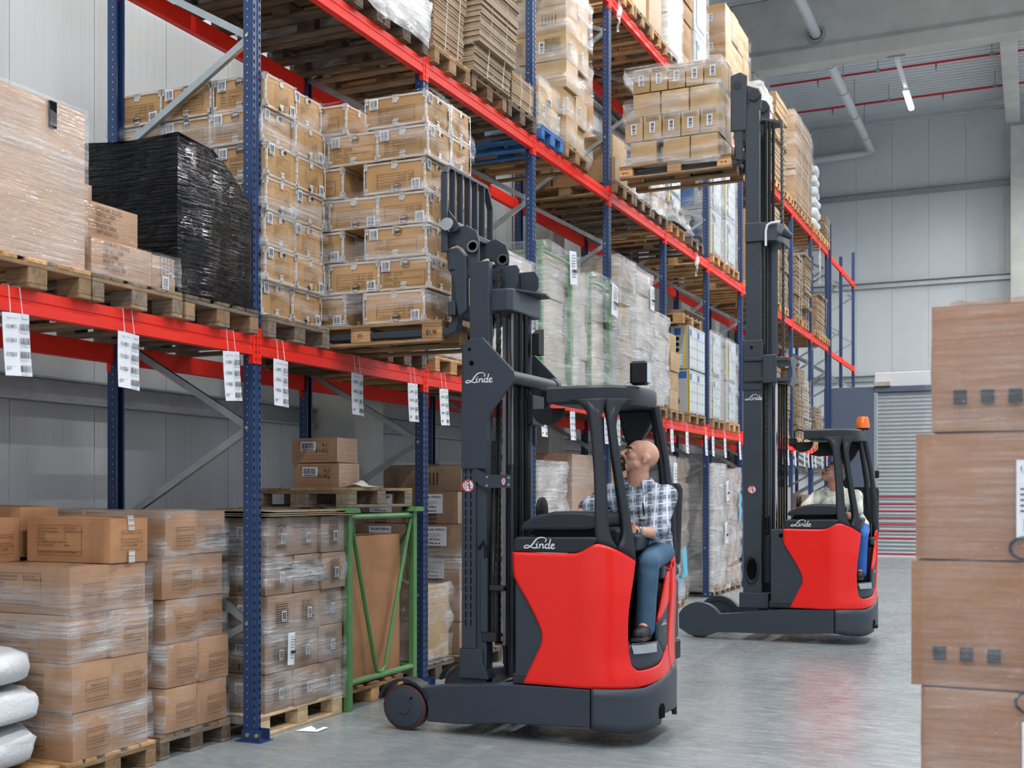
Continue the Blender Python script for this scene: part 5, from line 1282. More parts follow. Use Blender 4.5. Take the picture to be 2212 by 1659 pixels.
def patch(mb,B,Tp,L,R,nu,nv,out=0.0,outf=None):
    f=coons(B,Tp,L,R)
    def P(u,v):
        s,zz=f(u,v); return wrap(s,zz,(outf(s,zz) if outf else out))
    mb.grid(P,nu,nv)
def chain(e,x,y,z0,z1,w=.03,name='chain'):
    mb=MB(); zz=z0; k=0
    while zz<z1-.02:
        if k%2==0:
            mb.box(x-.012,x+.012,y-w/2,y-w/2+.008,zz,zz+.042); mb.box(x-.012,x+.012,y+w/2-.008,y+w/2,zz,zz+.042)
        else:
            mb.box(x-.012,x+.012,y-.010,y+.010,zz,zz+.042)
        zz+=.03; k+=1
    return mb.build(name,M_chain,e)
def channel(x0,x1,y0,y1,z0,z1,t=.014,open_to='y+'):
    # vertical mast profile: web on the outer side, two flanges
    mb=MB()
    if open_to=='y+': poly=[(x0,y0),(x1,y0),(x1,y1),(x1-.022,y1),(x1-.022,y0+t),(x0+.022,y0+t),(x0+.022,y1),(x0,y1)]
    else: poly=[(x0,y1),(x1,y1),(x1,y0),(x1-.022,y0),(x1-.022,y1-t),(x0+.022,y1-t),(x0+.022,y0),(x0,y0)]
    return mb.prism(poly,z0,z1,'z')
def pillar_top(leaf):
    # flared joint between the pillar legs and the roof rim
    mb=MB()
    a=leaf((smooth_pts([(.485,1.90),(.470,2.02),(.43,2.10),(.34,2.145)],2),smooth_pts([(.560,2.02),(.565,2.05),(.58,2.08),(.60,2.145)],2)))
    b=leaf((smooth_pts([(.60,2.145),(.60,2.10),(.605,2.05),(.62,2.0)],2)[::-1],smooth_pts([(.672,1.95),(.69,2.04),(.74,2.11),(.86,2.145)],2)))
    mb.add(a.v,a.f); mb.add(b.v,b.f); return mb
def truck(label,loc,wx,far=False):
    """local frame: x = 0 at the front edge of the red shell, +x to the rear, y = 0 near side, z up"""
    t=empty('reach_truck',loc); tag(t,label,'forklift','reach trucks')
    P=lambda mb,name,m,par=t,**k: mb.build(name,m,par,**k)
    # --- wheel arms
    for side in (0,1):
        y0,y1=(0.0,.13) if side==0 else (TW-.13,TW)
        if not far:
            poly=[(wx+.16,.07),(wx+.4,.072),(-.10,.10),(.49,.124),(.49,.357),(0,.354),(-.08,.350),(wx+.30,.315),(wx+.13,.292),(wx+.155,.22),(wx+.17,.15)]
        else:
            poly=[(wx-.21,.10),(wx-.10,.03),(wx+.09,.03),(wx+.20,.075),(.0,.085),(.49,.115),(.49,.357),(0,.345),(wx+.3,.275),(wx+.205,.268)]+[(wx+.235*cos(radians(a_)),.15+.235*sin(radians(a_))) for a_ in range(30,156,9)]+[(wx-.212,.25)]
        a=P(MB().prism(poly,y0,y1,'y'),'wheel_arm',M_anth,bevel=.008)
        wy=(y0+y1)/2 if not far else (y0+y1)/2
        w=P(MB().lathe([(.10,-.052),(.138,-.052),(.15,-.044),(.15,.044),(.138,.052),(.10,.052)],40,'y',(wx,wy-(.012 if not far else 0) if side==0 else wy,.15)),'load_wheel',M_tyre,smooth=True)
        yo=(wy-.012-.053) if side==0 else wy-.053
        if not far or side:
            P(MB().lathe([(.128,0),(.128,-.006),(.118,-.010),(.05,-.004),(.046,-.004),(.042,-.012),(.0,-.012)],36,'y',(wx,yo,.15)),'wheel_hub',M_anth,w,smooth=True)
            P(MB().lathe([(.008,-.0125),(.008,-.012)],8,'y',(wx+.055,yo,.215)),'hub_hole',M_hole,w)
        # curved mudguard over the wheel
        mb=MB(); n=14; r0,r1=.172,.19; a0,a1=radians(165 if not far else 175),radians(20)
        if not far or side:
            for i in range(n):
                A,Bn=lerp(a0,a1,i/n),lerp(a0,a1,(i+1)/n)
                V=[]
                for an in (A,Bn):
                    for r in (r0,r1):
                        for yy in (y0-.01 if side==0 else y0-.01,y1): V.append((wx+r*cos(an),yy,.15+r*sin(an)))
                mb.add(V,[(0,1,5,4),(2,6,7,3),(0,4,6,2),(1,3,7,5),(0,2,3,1),(4,5,7,6)])
            P(mb,'mudguard',M_anth2)
    # cross member and battery tray between the arms
    P(MB().box(-.1,.0,.13,TW-.13,.12,.34,.01),'cross_member',M_anth)
    # --- dark base skirt round the rear
    mb=MB(); S0,S1=.497,_PS[-1]-.497
    def zb(s):
        f=(s-S0)/(S1-S0); return .118-.03*sin(pi*min(1,f*3))*(f<.34)+(.06 if .36<f<.64 else 0)
    N=70
    mb.grid(lambda u,v:wrap(lerp(S0,S1,u),lerp(zb(lerp(S0,S1,u)),.362+(.10*max(0,min(1,(lerp(S0,S1,u)-.85)/.5)) if lerp(S0,S1,u)<1.25 else .10),v),.012),N,5)
    P(mb,'base_skirt',M_anth,solid=.03,smooth=True)
    P(MB().box(.49,.5,.004,.03,.115,.36),'skirt_joint',M_hole)
    # cut-out in the skirt rear
    q=wrap(1.045,.2,.016); q2=plan_at(1.045)
    ang=atan2(q2[3],q2[2])
    P(MB().prism([(-.04,-.045),(.04,-.045),(.04,.02),(.02,.045),(-.02,.045),(-.04,.02)],0,.006,'y',M=Matrix.Translation(q)@Matrix.Rotation(ang+pi/2,4,'Z')),'tow_slot',M_hole)
    # --- red shell: near side panel, lower band and rear column, mirrored on the far side
    def shell(mir):
        mb=MB()
        L=smooth_pts([(.067,.366),(.10,.44),(.15,.545),(.187,.62),(.19,.665),(.18,.72),(.11,.86),(.03,.99),(.004,1.04),(0.0,1.12),(0,1.19)],1)
        R=smooth_pts([(.78,.366),(.765,.45),(.735,.55),(.722,.66),(.720,.80),(.735,.93),(.762,1.06),(.776,1.145)],1)
        Bt=[(.067,.366),(.4,.362),(.78,.366)]
        Tp=smooth_pts([(0,1.19),(.36,1.186),(.43,1.195),(.49,1.235),(.532,1.258),(.64,1.22),(.71,1.185),(.776,1.145)],2)
        def bul(s,zz): 
            k=max(0,1-abs(zz-.95)/.35)*max(0,min(1,(s-.35)/.3)); return .012*k+.010*max(0,1-abs(zz-.42)/.12)*max(0,min(1,(s-.45)/.2))
        patch(mb,Bt,Tp,L,R,44,40,outf=bul)
        if mir:
            patch(mb,[(.78,.366),(1.05,.40)],[(.776,1.145),(1.05,1.17)],R,[(1.05,.40),(1.05,1.17)],14,24)
        else:
            # band under the step, then the rear column
            B2=[(.78,.366),(1.1,.40),(1.25,.44)]
            T2=smooth_pts([(.745,.51),(.775,.475),(.82,.468),(.95,.478),(1.06,.497),(1.12,.54),(1.19,.60)],2)
            patch(mb,B2,T2,[(.78,.366),(.755,.45),(.745,.51)],[(1.25,.44),(1.22,.52),(1.19,.60)],20,8,outf=bul)
            B3=[(1.25,.44),(1.45,.47)]; T3=[(1.30,1.16),(1.45,1.19)]
            patch(mb,B3,T3,smooth_pts([(1.25,.44),(1.20,.58),(1.235,.76),(1.26,.90),(1.30,1.16)],2),[(1.45,.47),(1.45,1.19)],8,30,outf=bul)
            patch(mb,[(1.02,.755),(1.10,.80),(1.26,.88)],[(1.275,1.10),(1.30,1.16)],[(1.02,.755),(1.10,.90),(1.20,1.05),(1.275,1.10)],[(1.26,.88),(1.28,1.0),(1.30,1.16)],8,12)
        o=P(mb,'body_shell',M_truck,solid=.02,smooth=50)
        if mir: o.matrix_local=Matrix.Translation((0,TW,0))@Matrix.Diagonal((1,-1,1,1))
        return o
    shell(False); shell(True)
    # --- battery side panel (dark, showing in the notch) and its foot
    x0=.010 if not far else -.126
    P(MB().box(x0,.36,.016,TW-.016,.36,1.0 if not far else 1.18,.006),'battery_case',M_anth)
    P(MB().box(x0-.012,.11,.004,.05,.36,.425,.006),'latch_block',M_anth2)
    if far: P(MB().lathe([(.022,0),(.022,-.012),(.012,-.014)],16,'y',(x0+.105,.016,1.12)),'lock',M_hole)
    # --- hood with lettering, dashboard slab
    P(MB().prism([(0.0,1.192),(.37,1.19),(.45,1.20),(.50,1.235),(.528,1.262),(.535,1.29),(.50,1.292),(.03,1.285),(.004,1.27)],.0,TW,'y'),'hood',M_anth2,bevel=.012)
    P(MB().prism([(.06,1.292),(.50,1.292),(.52,1.36),(.10,1.34)],.12,TW-.15,'y'),'hood_base',M_black)
    P(MB().prism([(.03,1.338),(.05,1.325),(.48,1.335),(.56,1.36),(.56,1.425),(.46,1.445),(.26,1.447),(.15,1.425),(.055,1.375)],.03,TW-.1,'y'),'dashboard',M_anth2,bevel=.02)
    inst('logo',LOGO,t,mw=frame('y-',(.075,-.009,1.215))@Matrix.Diagonal((.20,.20,1,1)))
    # round mirror standing on the dash front
    P(MB().lathe([(.0,.0),(.075,.004),(.08,.012),(.075,.02)],24,'x',(.12,.18,1.45)),'dash_mirror',M_glass,smooth=True)
    P(MB().lathe([(.078,-.004),(.086,.006),(.086,.022),(.078,.028)],24,'x',(.12,.18,1.45)),'mirror_rim',M_black,smooth=True)
    # --- near pillar: two legs joined at base and top, open slot between
    def leaf(lines,name='pillar_leg',thick=.05,inset=.0):
        mb=MB()
        Lp,Rp=lines
        def P2(u,v):
            a=poly_at(Lp,v); b=poly_at(Rp,v); s=lerp(a[0],b[0],u); zz=lerp(a[1],b[1],u)
            return wrap(s,zz,.006-(.0 if zz<1.2 else (zz-1.2)*.09))
        mb.grid(P2,4,24); return mb
    fl=leaf((smooth_pts([(.525,1.258),(.515,1.34),(.515,1.55),(.50,1.78),(.475,2.0),(.445,2.14)],2),smooth_pts([(.66,1.218),(.605,1.30),(.600,1.45),(.590,1.7),(.572,1.9),(.56,2.06)],2)))
    o=P(fl,'front_pillar',M_anth2,solid=.06,smooth=True)
    rl=leaf((smooth_pts([(.655,1.222),(.70,1.29),(.705,1.36),(.675,1.6),(.64,1.82),(.61,2.03)],2),smooth_pts([(.777,1.145),(.770,1.25),(.752,1.40),(.715,1.65),(.685,1.85),(.67,2.10)],2)))
    P(rl,'rear_pillar',M_anth2,solid=.05,smooth=True)
    P(pillar_top(leaf),'pillar_head',M_anth2,solid=.06,smooth=True)
    # --- overhead guard: thick rounded rim with roof plate
    rim=[(p[0],p[1]) for p in plan_pts(x_st=.40,xr=XR-.03,w=TW,e=2.6,inset=.09,x0=.19,n=60)]
    mb=MB(); n=len(rim)
    lo=[((p[0]-.40)*.97+.40+(.05 if p[0]<.25 else 0),(p[1]-TW/2)*.97+TW/2) for p in rim]
    mb.add([(a,b,2.115) for a,b in lo]+[(a,b,2.135) for a,b in rim]+[(a,b,2.215) for a,b in rim]+[((a-.4)*.97+.4,(b-TW/2)*.97+TW/2,2.232) for a,b in rim],
        [tuple(range(n))]+[(k*n+i,k*n+(i+1)%n,(k+1)*n+(i+1)%n,(k+1)*n+i) for k in range(3) for i in range(n)]+[tuple(range(4*n-1,3*n-1,-1))])
    P(mb,'overhead_guard',M_anth2,smooth=30)
    # far pillars
    P(MB().tube([(.50,TW-.14,1.25),(.49,TW-.14,1.9),(.50,TW-.16,2.0)],[.045,.045,.06],10),'far_front_pillar',M_anth2,smooth=True)
    P(MB().prism([(.40,2.12),(.66,2.12),(.60,1.98),(.545,1.90),(.455,1.90),(.43,1.98)],TW-.22,TW-.14,'y'),'far_pillar_head',M_anth2,bevel=.015)
    P(MB().tube([(.71,.74,2.12),(.765,.76,1.8),(.80,.76,1.5),(.812,.76,1.16)],[.028,.024,.026,.034],8),'rear_post',M_anth2,smooth=True)
    P(MB().tube([(.64,.98,2.12),(.70,.97,1.7),(.74,.95,1.16)],.026,8),'rear_post',M_anth2,smooth=True)
    # round mirror below the front of the guard
    mb=MB(); k=16; hm=[(.10+.105*cos(pi+pi*i/k),.105*sin(pi+pi*i/k)) for i in range(k+1)]
    P(mb.prism([(a+.06,b+2.10) for a,b in hm],.20,.235,'y'),'guard_mirror',M_black)
    P(MB().tube([(.16,.22,2.09),(.17,.22,2.13),(.24,.25,2.15)],.007,6),'mirror_arm',M_anth)
    # --- cab inside: floor, seat, backrest, console, step
    mb=MB(); S2=_PS[-1]; mb.grid(lambda u,v:wrap(lerp(S2-1.25,S2-.02,u),lerp(.45,1.24,v),-.045),30,2); P(mb,'cab_lining',M_black,solid=.01,smooth=True)
    P(MB().box(.36,.78,.35,TW-.05,.45,.58,.01),'cab_floor',M_black)
    P(MB().prism([(.60,.60),(.80,.60),(.80,1.0),(.66,1.02)],.52,TW-.2,'y'),'seat_base',M_anth2,bevel=.02)
    P(MB().prism([(.40,.60),(.56,.60),(.56,.78),(.40,1.0)],.45,TW-.1,'y'),'inner_wall',M_black)
    P(MB().box(.47,.82,.50,.96,1.0,1.10,.03),'seat',M_seat,bevel=.02)
    P(MB().prism([(.88,1.08),(.98,1.08),(1.06,1.6),(.98,1.64)],.48,.82,'x'),'seat_back',M_seat,bevel=.03)
    P(MB().prism([(.10,1.02),(.45,1.02),(.52,1.10),(.10,1.10)],.78,.82,'x',M=Matrix.Translation((0,.38,0))),'arm_rest',M_anth,bevel=.012)
    P(MB().prism([(.45,1.2),(.72,1.2),(.74,1.30),(.50,1.36)],.22,.50,'y'),'control_console',M_anth,bevel=.015)
    mb=MB(); B=smooth_pts([(.745,.512),(.785,.470),(.83,.468),(.95,.478),(1.06,.497),(1.12,.54)],2); patch(mb,B,[(.728,.63),(.9,.625),(1.02,.64)],[(.745,.512),(.73,.57),(.728,.63)],[(1.12,.54),(1.07,.60),(1.02,.64)],16,5,-.004)
    B=[(1.02,.64),(1.12,.54),(1.20,.60)]; patch(mb,smooth_pts(B,1),[(1.02,.755),(1.12,.82),(1.26,.89)],[(1.02,.64),(1.02,.755)],[(1.20,.60),(1.225,.72),(1.26,.89)],8,6,-.004)
    P(mb,'step_panel',M_anth,solid=.02,smooth=True)
    mb=MB(); N=14
    V=[wrap(lerp(.75,1.0,i/N),.628,-.002) for i in range(N+1)]; W2=[wrap(lerp(.76,.985,i/N),.575,.008) for i in range(N+1)]; Vi=[(p[0]-.10,p[1]+.12,.632) for p in V]
    mb.add(Vi+V+W2,[(i,i+1,N+2+i,N+1+i) for i in range(N)]+[(N+1+i,N+2+i,2*N+3+i,2*N+2+i) for i in range(N)])
    st=P(mb,'step_plate',M_galv)
    for i in range(9):
        p=wrap(lerp(.775,.985,i/8),.634,-.02); P(MB().box(p[0]-.009,p[0]+.009,p[1]-.006,p[1]+.006,.63,.638,.002),'tread_stud',M_chrome,st)
    fr=plan_at(1.10); Rm=Matrix.Rotation(atan2(fr[3],fr[2])-0.0,4,'Z')
    # small logo and model mark on the dark rear panel
    nx,ny=fr[2],fr[3]; fx=Matrix(((-ny,0,nx,0),(nx,0,ny,0),(0,1,0,0),(0,0,0,1)))
    for me,zz,sc_,sh in ((LOGO,.735,.085,-.06),(T('R14',.026,M_pred,align='CENTER',bold=.0006),.685,1.0,.0)):
        p=wrap(1.11,zz,.008); inst('logo' if me is LOGO else 'lettering',me,t,mw=Matrix.Translation((p[0]+(-ny)*sh,p[1]+nx*sh,zz))@fx@Matrix.Diagonal((sc_,sc_,1,1)))
    P(MB().box(.70,.74,.58,.64,1.08,1.24,.01),'red_lever',M_pred)
    return t,P
# ---------------------------------------------------------------- masts
def forks_and_carriage(P,t,xc,zf,tall,yn=.25,yf=.85,back=True):
    """xc = rear face of the load (local x of the fork heel), zf = top of the forks"""
    c=empty('fork_carriage',(0,0,0)); c.parent=t
    Q=lambda mb,name,m,**k: mb.build(name,m,c,**k)
    for y in (yn,yf):
        Q(MB().prism([(xc-1.05,zf-.018),(xc-.95,zf-.04),(xc+.03,zf-.05),(xc+.085,zf-.03),(xc+.10,zf+.03),(xc+.10,zf+.42),(xc+.055,zf+.42),(xc+.055,zf+.05),(xc+.03,zf),(xc-1.05,zf)],y-.05,y+.05,'y'),'fork',M_anth,bevel=.006)
    if tall:   # curved carriage beams of the nearer truck
        for y in (yn-.06,yf+.06):
            Q(MB().prism([(xc+.035,zf+.52),(xc+.12,zf+.52),(xc+.175,zf+.46),(xc+.175,zf+.10),(xc+.12,zf+.06),(xc+.10,zf+.16),(xc+.085,zf+.30),(xc+.045,zf+.40)],y-.03,y+.03,'y'),'carriage_beam',M_anth,bevel=.008)
        for zz in (zf+.12,zf+.42): Q(MB().box(xc+.05,xc+.10,yn-.1,yf+.1,zz-.05,zz+.05,.008),'cross_bar',M_anth)
    else:
        for y in (yn-.06,yf+.06):
            Q(MB().prism([(xc+.0,zf+.60),(xc+.0,zf+.36),(xc+.16,zf+.36),(xc+.17,zf+.95),(xc+.10,zf+1.0),(xc+.0,zf+.97)],y-.03,y+.0,'y',M=Matrix.Translation((0,0,-.06))),'carriage_plate',M_anth,bevel=.012)
            Q(MB().prism([(xc+.03,zf+.32),(xc+.12,zf+.32),(xc+.12,zf-.02),(xc+.05,zf+.0)],y-.02,y+.03,'y'),'carriage_beam',M_anth,bevel=.008)
            Q(MB().lathe([(.045,-.004),(.045,.0)],20,'y',(xc+.07,y-.033,zf+.80)),'pivot_cap',M_anth2)
        for zz in (zf+.1,zf+.3): Q(MB().box(xc+.03,xc+.09,yn-.05,yf+.05,zz-.05,zz+.05,.008),'cross_bar',M_anth)
        Q(MB().tube([(xc+.2,yn,zf+.55),(xc+.16,yn,zf+.3),(xc+.2,yn,zf+.05),(xc+.13,yn,zf-.05)],.022,8),'hose',M_black,smooth=True)
    return c,Q
def mast_near():
    t,P=truck('nearer red and anthracite reach truck lifting a pallet into the rack',(1.382,8.27,0),-.742)
    near,farr=.13,1.07
    P(channel(-.39,-.22,near,near+.09,.11,2.545),'outer_mast',M_anth,bevel=.004); P(channel(-.39,-.22,farr-.09,farr,.11,2.545,open_to='y-'),'outer_mast',M_anth,bevel=.004)
    P(channel(-.375,-.24,near+.10,near+.17,.30,3.085),'inner_mast',M_anth,bevel=.004); P(channel(-.375,-.24,farr-.17,farr-.10,.30,3.085,open_to='y-'),'inner_mast',M_anth,bevel=.004)
    P(channel(-.36,-.26,near+.18,near+.23,.5,3.05),'slide_rail',M_steel); P(channel(-.36,-.26,farr-.23,farr-.18,.5,3.05,open_to='y-'),'slide_rail',M_steel)
    # mast foot blocks and tie beams
    for y0,y1 in ((near-.02,near+.12),(farr-.12,farr+.02)): P(MB().prism([(-.40,.355),(-.20,.355),(-.21,.40),(-.24,.46),(-.24,.55),(-.40,.55)],y0,y1,'y'),'mast_foot',M_anth,bevel=.006)
    P(MB().box(-.38,-.24,near+.1,farr-.1,.16,.30,.01),'lower_tie',M_anth)
    # slotted cover plate with sticker
    sp=P(MB().box(-.378,-.285,near-.022,near-.006,.55,1.985,.003),'slotted_plate',M_anth)
    slot=MB(); 
    for k in range(24):
        zz=.70+k*.055
        for x in (-.353,-.318): slot.prism([(x-.0035,zz),(x,zz-.004),(x+.0035,zz),(x+.0035,zz+.036),(x,zz+.04),(x-.0035,zz+.036)],near-.0235,near-.0215,'y')
    P(slot,'slot_row',M_hole,sp)
    inst('warning_sticker',WARN,t,mw=frame('y-',(-.336,near-.026,1.61))@Matrix.Diagonal((.042,.042,.05,1)))
    b=P(MB().prism([(-.30,1.73),(-.24,1.70),(-.21,1.68),(-.05,1.68),(-.05,1.595),(-.21,1.595),(-.235,1.60),(-.30,1.65)],near-.03,near-.02,'y'),'hose_bracket',M_anth)
    for x,zz in ((-.205,1.665),(-.205,1.61),(-.06,1.66),(-.06,1.615)): P(MB().lathe([(.007,-.006),(.007,0)],8,'y',(x,near-.03,zz)),'bolt',M_chrome,b)
    inst('warning_sticker',WARN,t,mw=frame('y-',(-.095,near-.031,1.637))@Matrix.Diagonal((.014,.026,.05,1)))
    # hexagonal head plates with lettering and the tube between them
    hexp=[(-.372,2.52),(-.345,2.555),(-.24,2.572),(-.03,2.345),(-.022,2.31),(-.03,2.275),(-.19,2.065),(-.20,2.02),(-.20,1.90),(-.372,1.90)]
    h1=P(MB().prism(hexp,near-.03,near-.004,'y'),'head_plate',M_anth,bevel=.006); P(MB().prism(hexp,farr+.004,farr+.03,'y'),'head_plate',M_anth,bevel=.006)
    for x,zz,r in ((-.325,2.495,.010),(-.31,2.405,.016)): P(MB().lathe([(r,-.002),(r,.004)],16,'y',(x,near-.031,zz)),'bore',M_hole,h1)
    P(MB().box(-.378,-.205,near-.036,near-.03,1.72,2.24,.002),'cover_plate',M_anth)
    inst('logo',LOGO,h1,mw=frame('y-',(-.352,near-.0325,2.275))@Matrix.Diagonal((.185,.185,1,1)))
    P(MB().lathe([(.042,0),(.042,farr-near)],24,'y',(-.07,near,2.31)),'tie_tube',M_anth,smooth=True); P(MB().lathe([(.05,-.05),(.055,-.03),(.055,0)],24,'y',(-.07,farr,2.31)),'tube_collar',M_anth,smooth=True)
    # cross head of the inner mast
    P(MB().prism([(-.275,near+.16),(-.13,near+.155),(-.105,near+.18),(-.10,near+.28),(-.095,farr-.2),(-.275,farr-.2)],2.755,2.905,'z'),'cross_head',M_anth,bevel=.012)
    P(MB().prism([(-.11,near+.2),(-.0,near+.55),(-.03,farr-.2),(-.11,farr-.2)],2.895,2.907,'z'),'head_flap',M_anth)
    for y in (near+.215,near+.60):
        chain(t,-.215,y,.62,2.76,.034); chain(t,-.21,y,2.9,3.06,.034)
    chain(t,-.14,near+.36,.62,2.76,.026)
    P(MB().tube([(-.15,near+.30,.34),(-.15,near+.30,1.75)],.030,14),'lift_cylinder',M_anth,smooth=True); P(MB().tube([(-.15,near+.30,1.7),(-.15,near+.30,2.76)],.016,12),'piston_rod',M_steel,smooth=True)
    P(MB().tube([(-.16,farr-.3,.34),(-.16,farr-.3,2.76)],.028,14),'lift_cylinder',M_anth,smooth=True)
    for k in range(5): P(MB().tube([(-.12+.012*(k%2),near+.28+.055*k,.45),(-.12+.012*(k%2),near+.28+.055*k,2.76)],.011,8),'hose',M_black,smooth=True)
    P(MB().box(-.10,-.06,near+.45,near+.7,2.02,2.22,.006),'junction_box',M_anth2)
    P(MB().prism([(near+.55,2.50),(near+.66,2.50),(near+.66,2.68),(near+.55,2.64)],-.10,-.05,'x'),'limit_switch',M_black)
    # cable block near the foot
    P(MB().box(-.25,-.15,near-.01,near+.08,.60,.66,.004),'cable_block',M_anth2)
    P(MB().box(-.26,-.21,near-.012,near+.02,.66,1.14,.004),'cable_duct',M_anth)
    for k in range(3): P(MB().tube([(-.195+.02*k,near+.02,.66),(-.195+.02*k,near+.02,1.0),(-.19+.02*k,near+.05,1.9)],.009,8),'cable',M_black,smooth=True)
    P(MB().tube([(-.27,near+.0,1.20),(-.24,near+.0,1.25),(-.225,near+.0,1.20),(-.22,near+.0,1.12)],.012,8),'cable',M_black,smooth=True)
    P(MB().box(-.20,-.10,near-.01,near+.06,.93,.965,.006),'cable_clamp',M_anth2)
    # pulley block on the cross head
    pb=P(MB().prism([(-.27,2.90),(-.25,2.94),(-.285,2.99),(-.285,3.06),(-.24,3.075),(-.12,3.075),(-.10,3.04),(-.13,2.90)],near+.30,near+.31,'y'),'pulley_plate',M_anth,bevel=.004)
    P(MB().prism([(-.24,2.90),(-.26,2.99),(-.26,3.075),(-.10,3.075),(-.075,3.03),(-.075,2.96),(-.12,2.90)],near+.62,near+.63,'y'),'pulley_plate',M_anth,bevel=.004)
    for k in range(3): P(MB().tube([(-.17,near+.36+.05*k,2.9),(-.17,near+.36+.05*k,3.0),(-.20,near+.36+.05*k,3.06),(-.25,near+.36+.05*k,3.04)],.012,8),'hose',M_black,smooth=True)
    # --- carriage, forks, load guard
    c,Q=forks_and_carriage(P,t,-.565,2.665,True,.30,.92)
    for y in (.245,.83):
        Q(MB().prism([(-.53,3.30),(-.40,3.335),(-.33,3.29),(-.31,3.22),(-.315,3.05),(-.385,3.05),(-.39,3.13),(-.42,3.18),(-.47,3.21),(-.53,3.19)],y-.012,y+.012,'y'),'arm_plate',M_anth,bevel=.004)
        Q(MB().lathe([(.045,-.035),(.045,-.028),(.036,-.028),(.036,-.034),(.026,-.036),(.012,-.03),(.012,-.026),(.0,-.026)],24,'y',(-.345,y,3.185)),'roller',M_anth2,smooth=True); Q(MB().lathe([(.040,-.0355),(.040,-.0365),(.030,-.0365),(.030,-.0355)],24,'y',(-.345,y,3.185)),'roller_ring',M_steel,smooth=True)
    Q(MB().lathe([(.042,-.06),(.042,-.052),(.012,-.05),(.012,-.056),(.0,-.056)],24,'y',(-.50,.20,3.335)),'pivot_disc',M_galv,smooth=True)
    Q(MB().lathe([(.036,-.01),(.036,.1)],20,'y',(-.47,.20,3.325)),'pivot_bush',M_anth,smooth=True)
    Q(MB().tube([(-.35,.84,3.18),(-.31,.84,3.12),(-.31,.84,3.06)],.006,6),'steel_pipe',M_chrome)
    # load guard: frame with cut corners and upright bars
    yl,yr=.19,1.07
    out=[(yl,3.16),(yl+.0,3.68),(yl+.05,3.735),(yr-.10,3.735),(yr,3.60),(yr,3.30),(yr+.06,3.24)]
    mb=MB()
    xg0,xg1=-.555,-.512
    def barp(a,b,w=.022):
        d=Vector((b[0]-a[0],b[1]-a[1])); n=Vector((-d.y,d.x)).normalized()*w/2
        mb.prism([(a[0]-n.x,a[1]-n.y),(b[0]-n.x,b[1]-n.y),(b[0]+n.x,b[1]+n.y),(a[0]+n.x,a[1]+n.y)],xg0,xg1,'x')
    lg=None
    for a,b_ in zip(out,out[1:]): barp(a,b_,.024)
    lg=Q(mb,'load_guard',M_anth,bevel=.003)
    for k in range(1,6):
        y=lerp(yl,yr-.03,k/6); Q(MB().box(xg0,xg1,y-.008,y+.008,3.33,3.73,.003),'guard_bar',M_anth)
    Q(MB().box(-.54,-.47,yl+.1,yr-.02,3.30,3.345,.006),'guard_foot',M_anth)
    Q(MB().prism([(-.56,3.42),(-.50,3.33),(-.45,3.335),(-.47,3.38),(-.53,3.46)],.22,.232,'y'),'gusset',M_anth)
    # work lamp on the cab roof
    wl_=empty('work_lamp',(.70,.40,2.232)); wl_.parent=t
    P(MB().box(-.06,.045,-.05,.05,.01,.16,.015),'lamp_body',M_black,wl_); P(MB().box(.045,.052,-.042,.042,.02,.15,.004),'lamp_lens',M_glass,wl_); P(MB().tube([(-.08,0,0),(-.1,0,.03),(-.06,0,.04)],.006,6),'lamp_cable',M_paper,wl_)
    return t
mast_near()
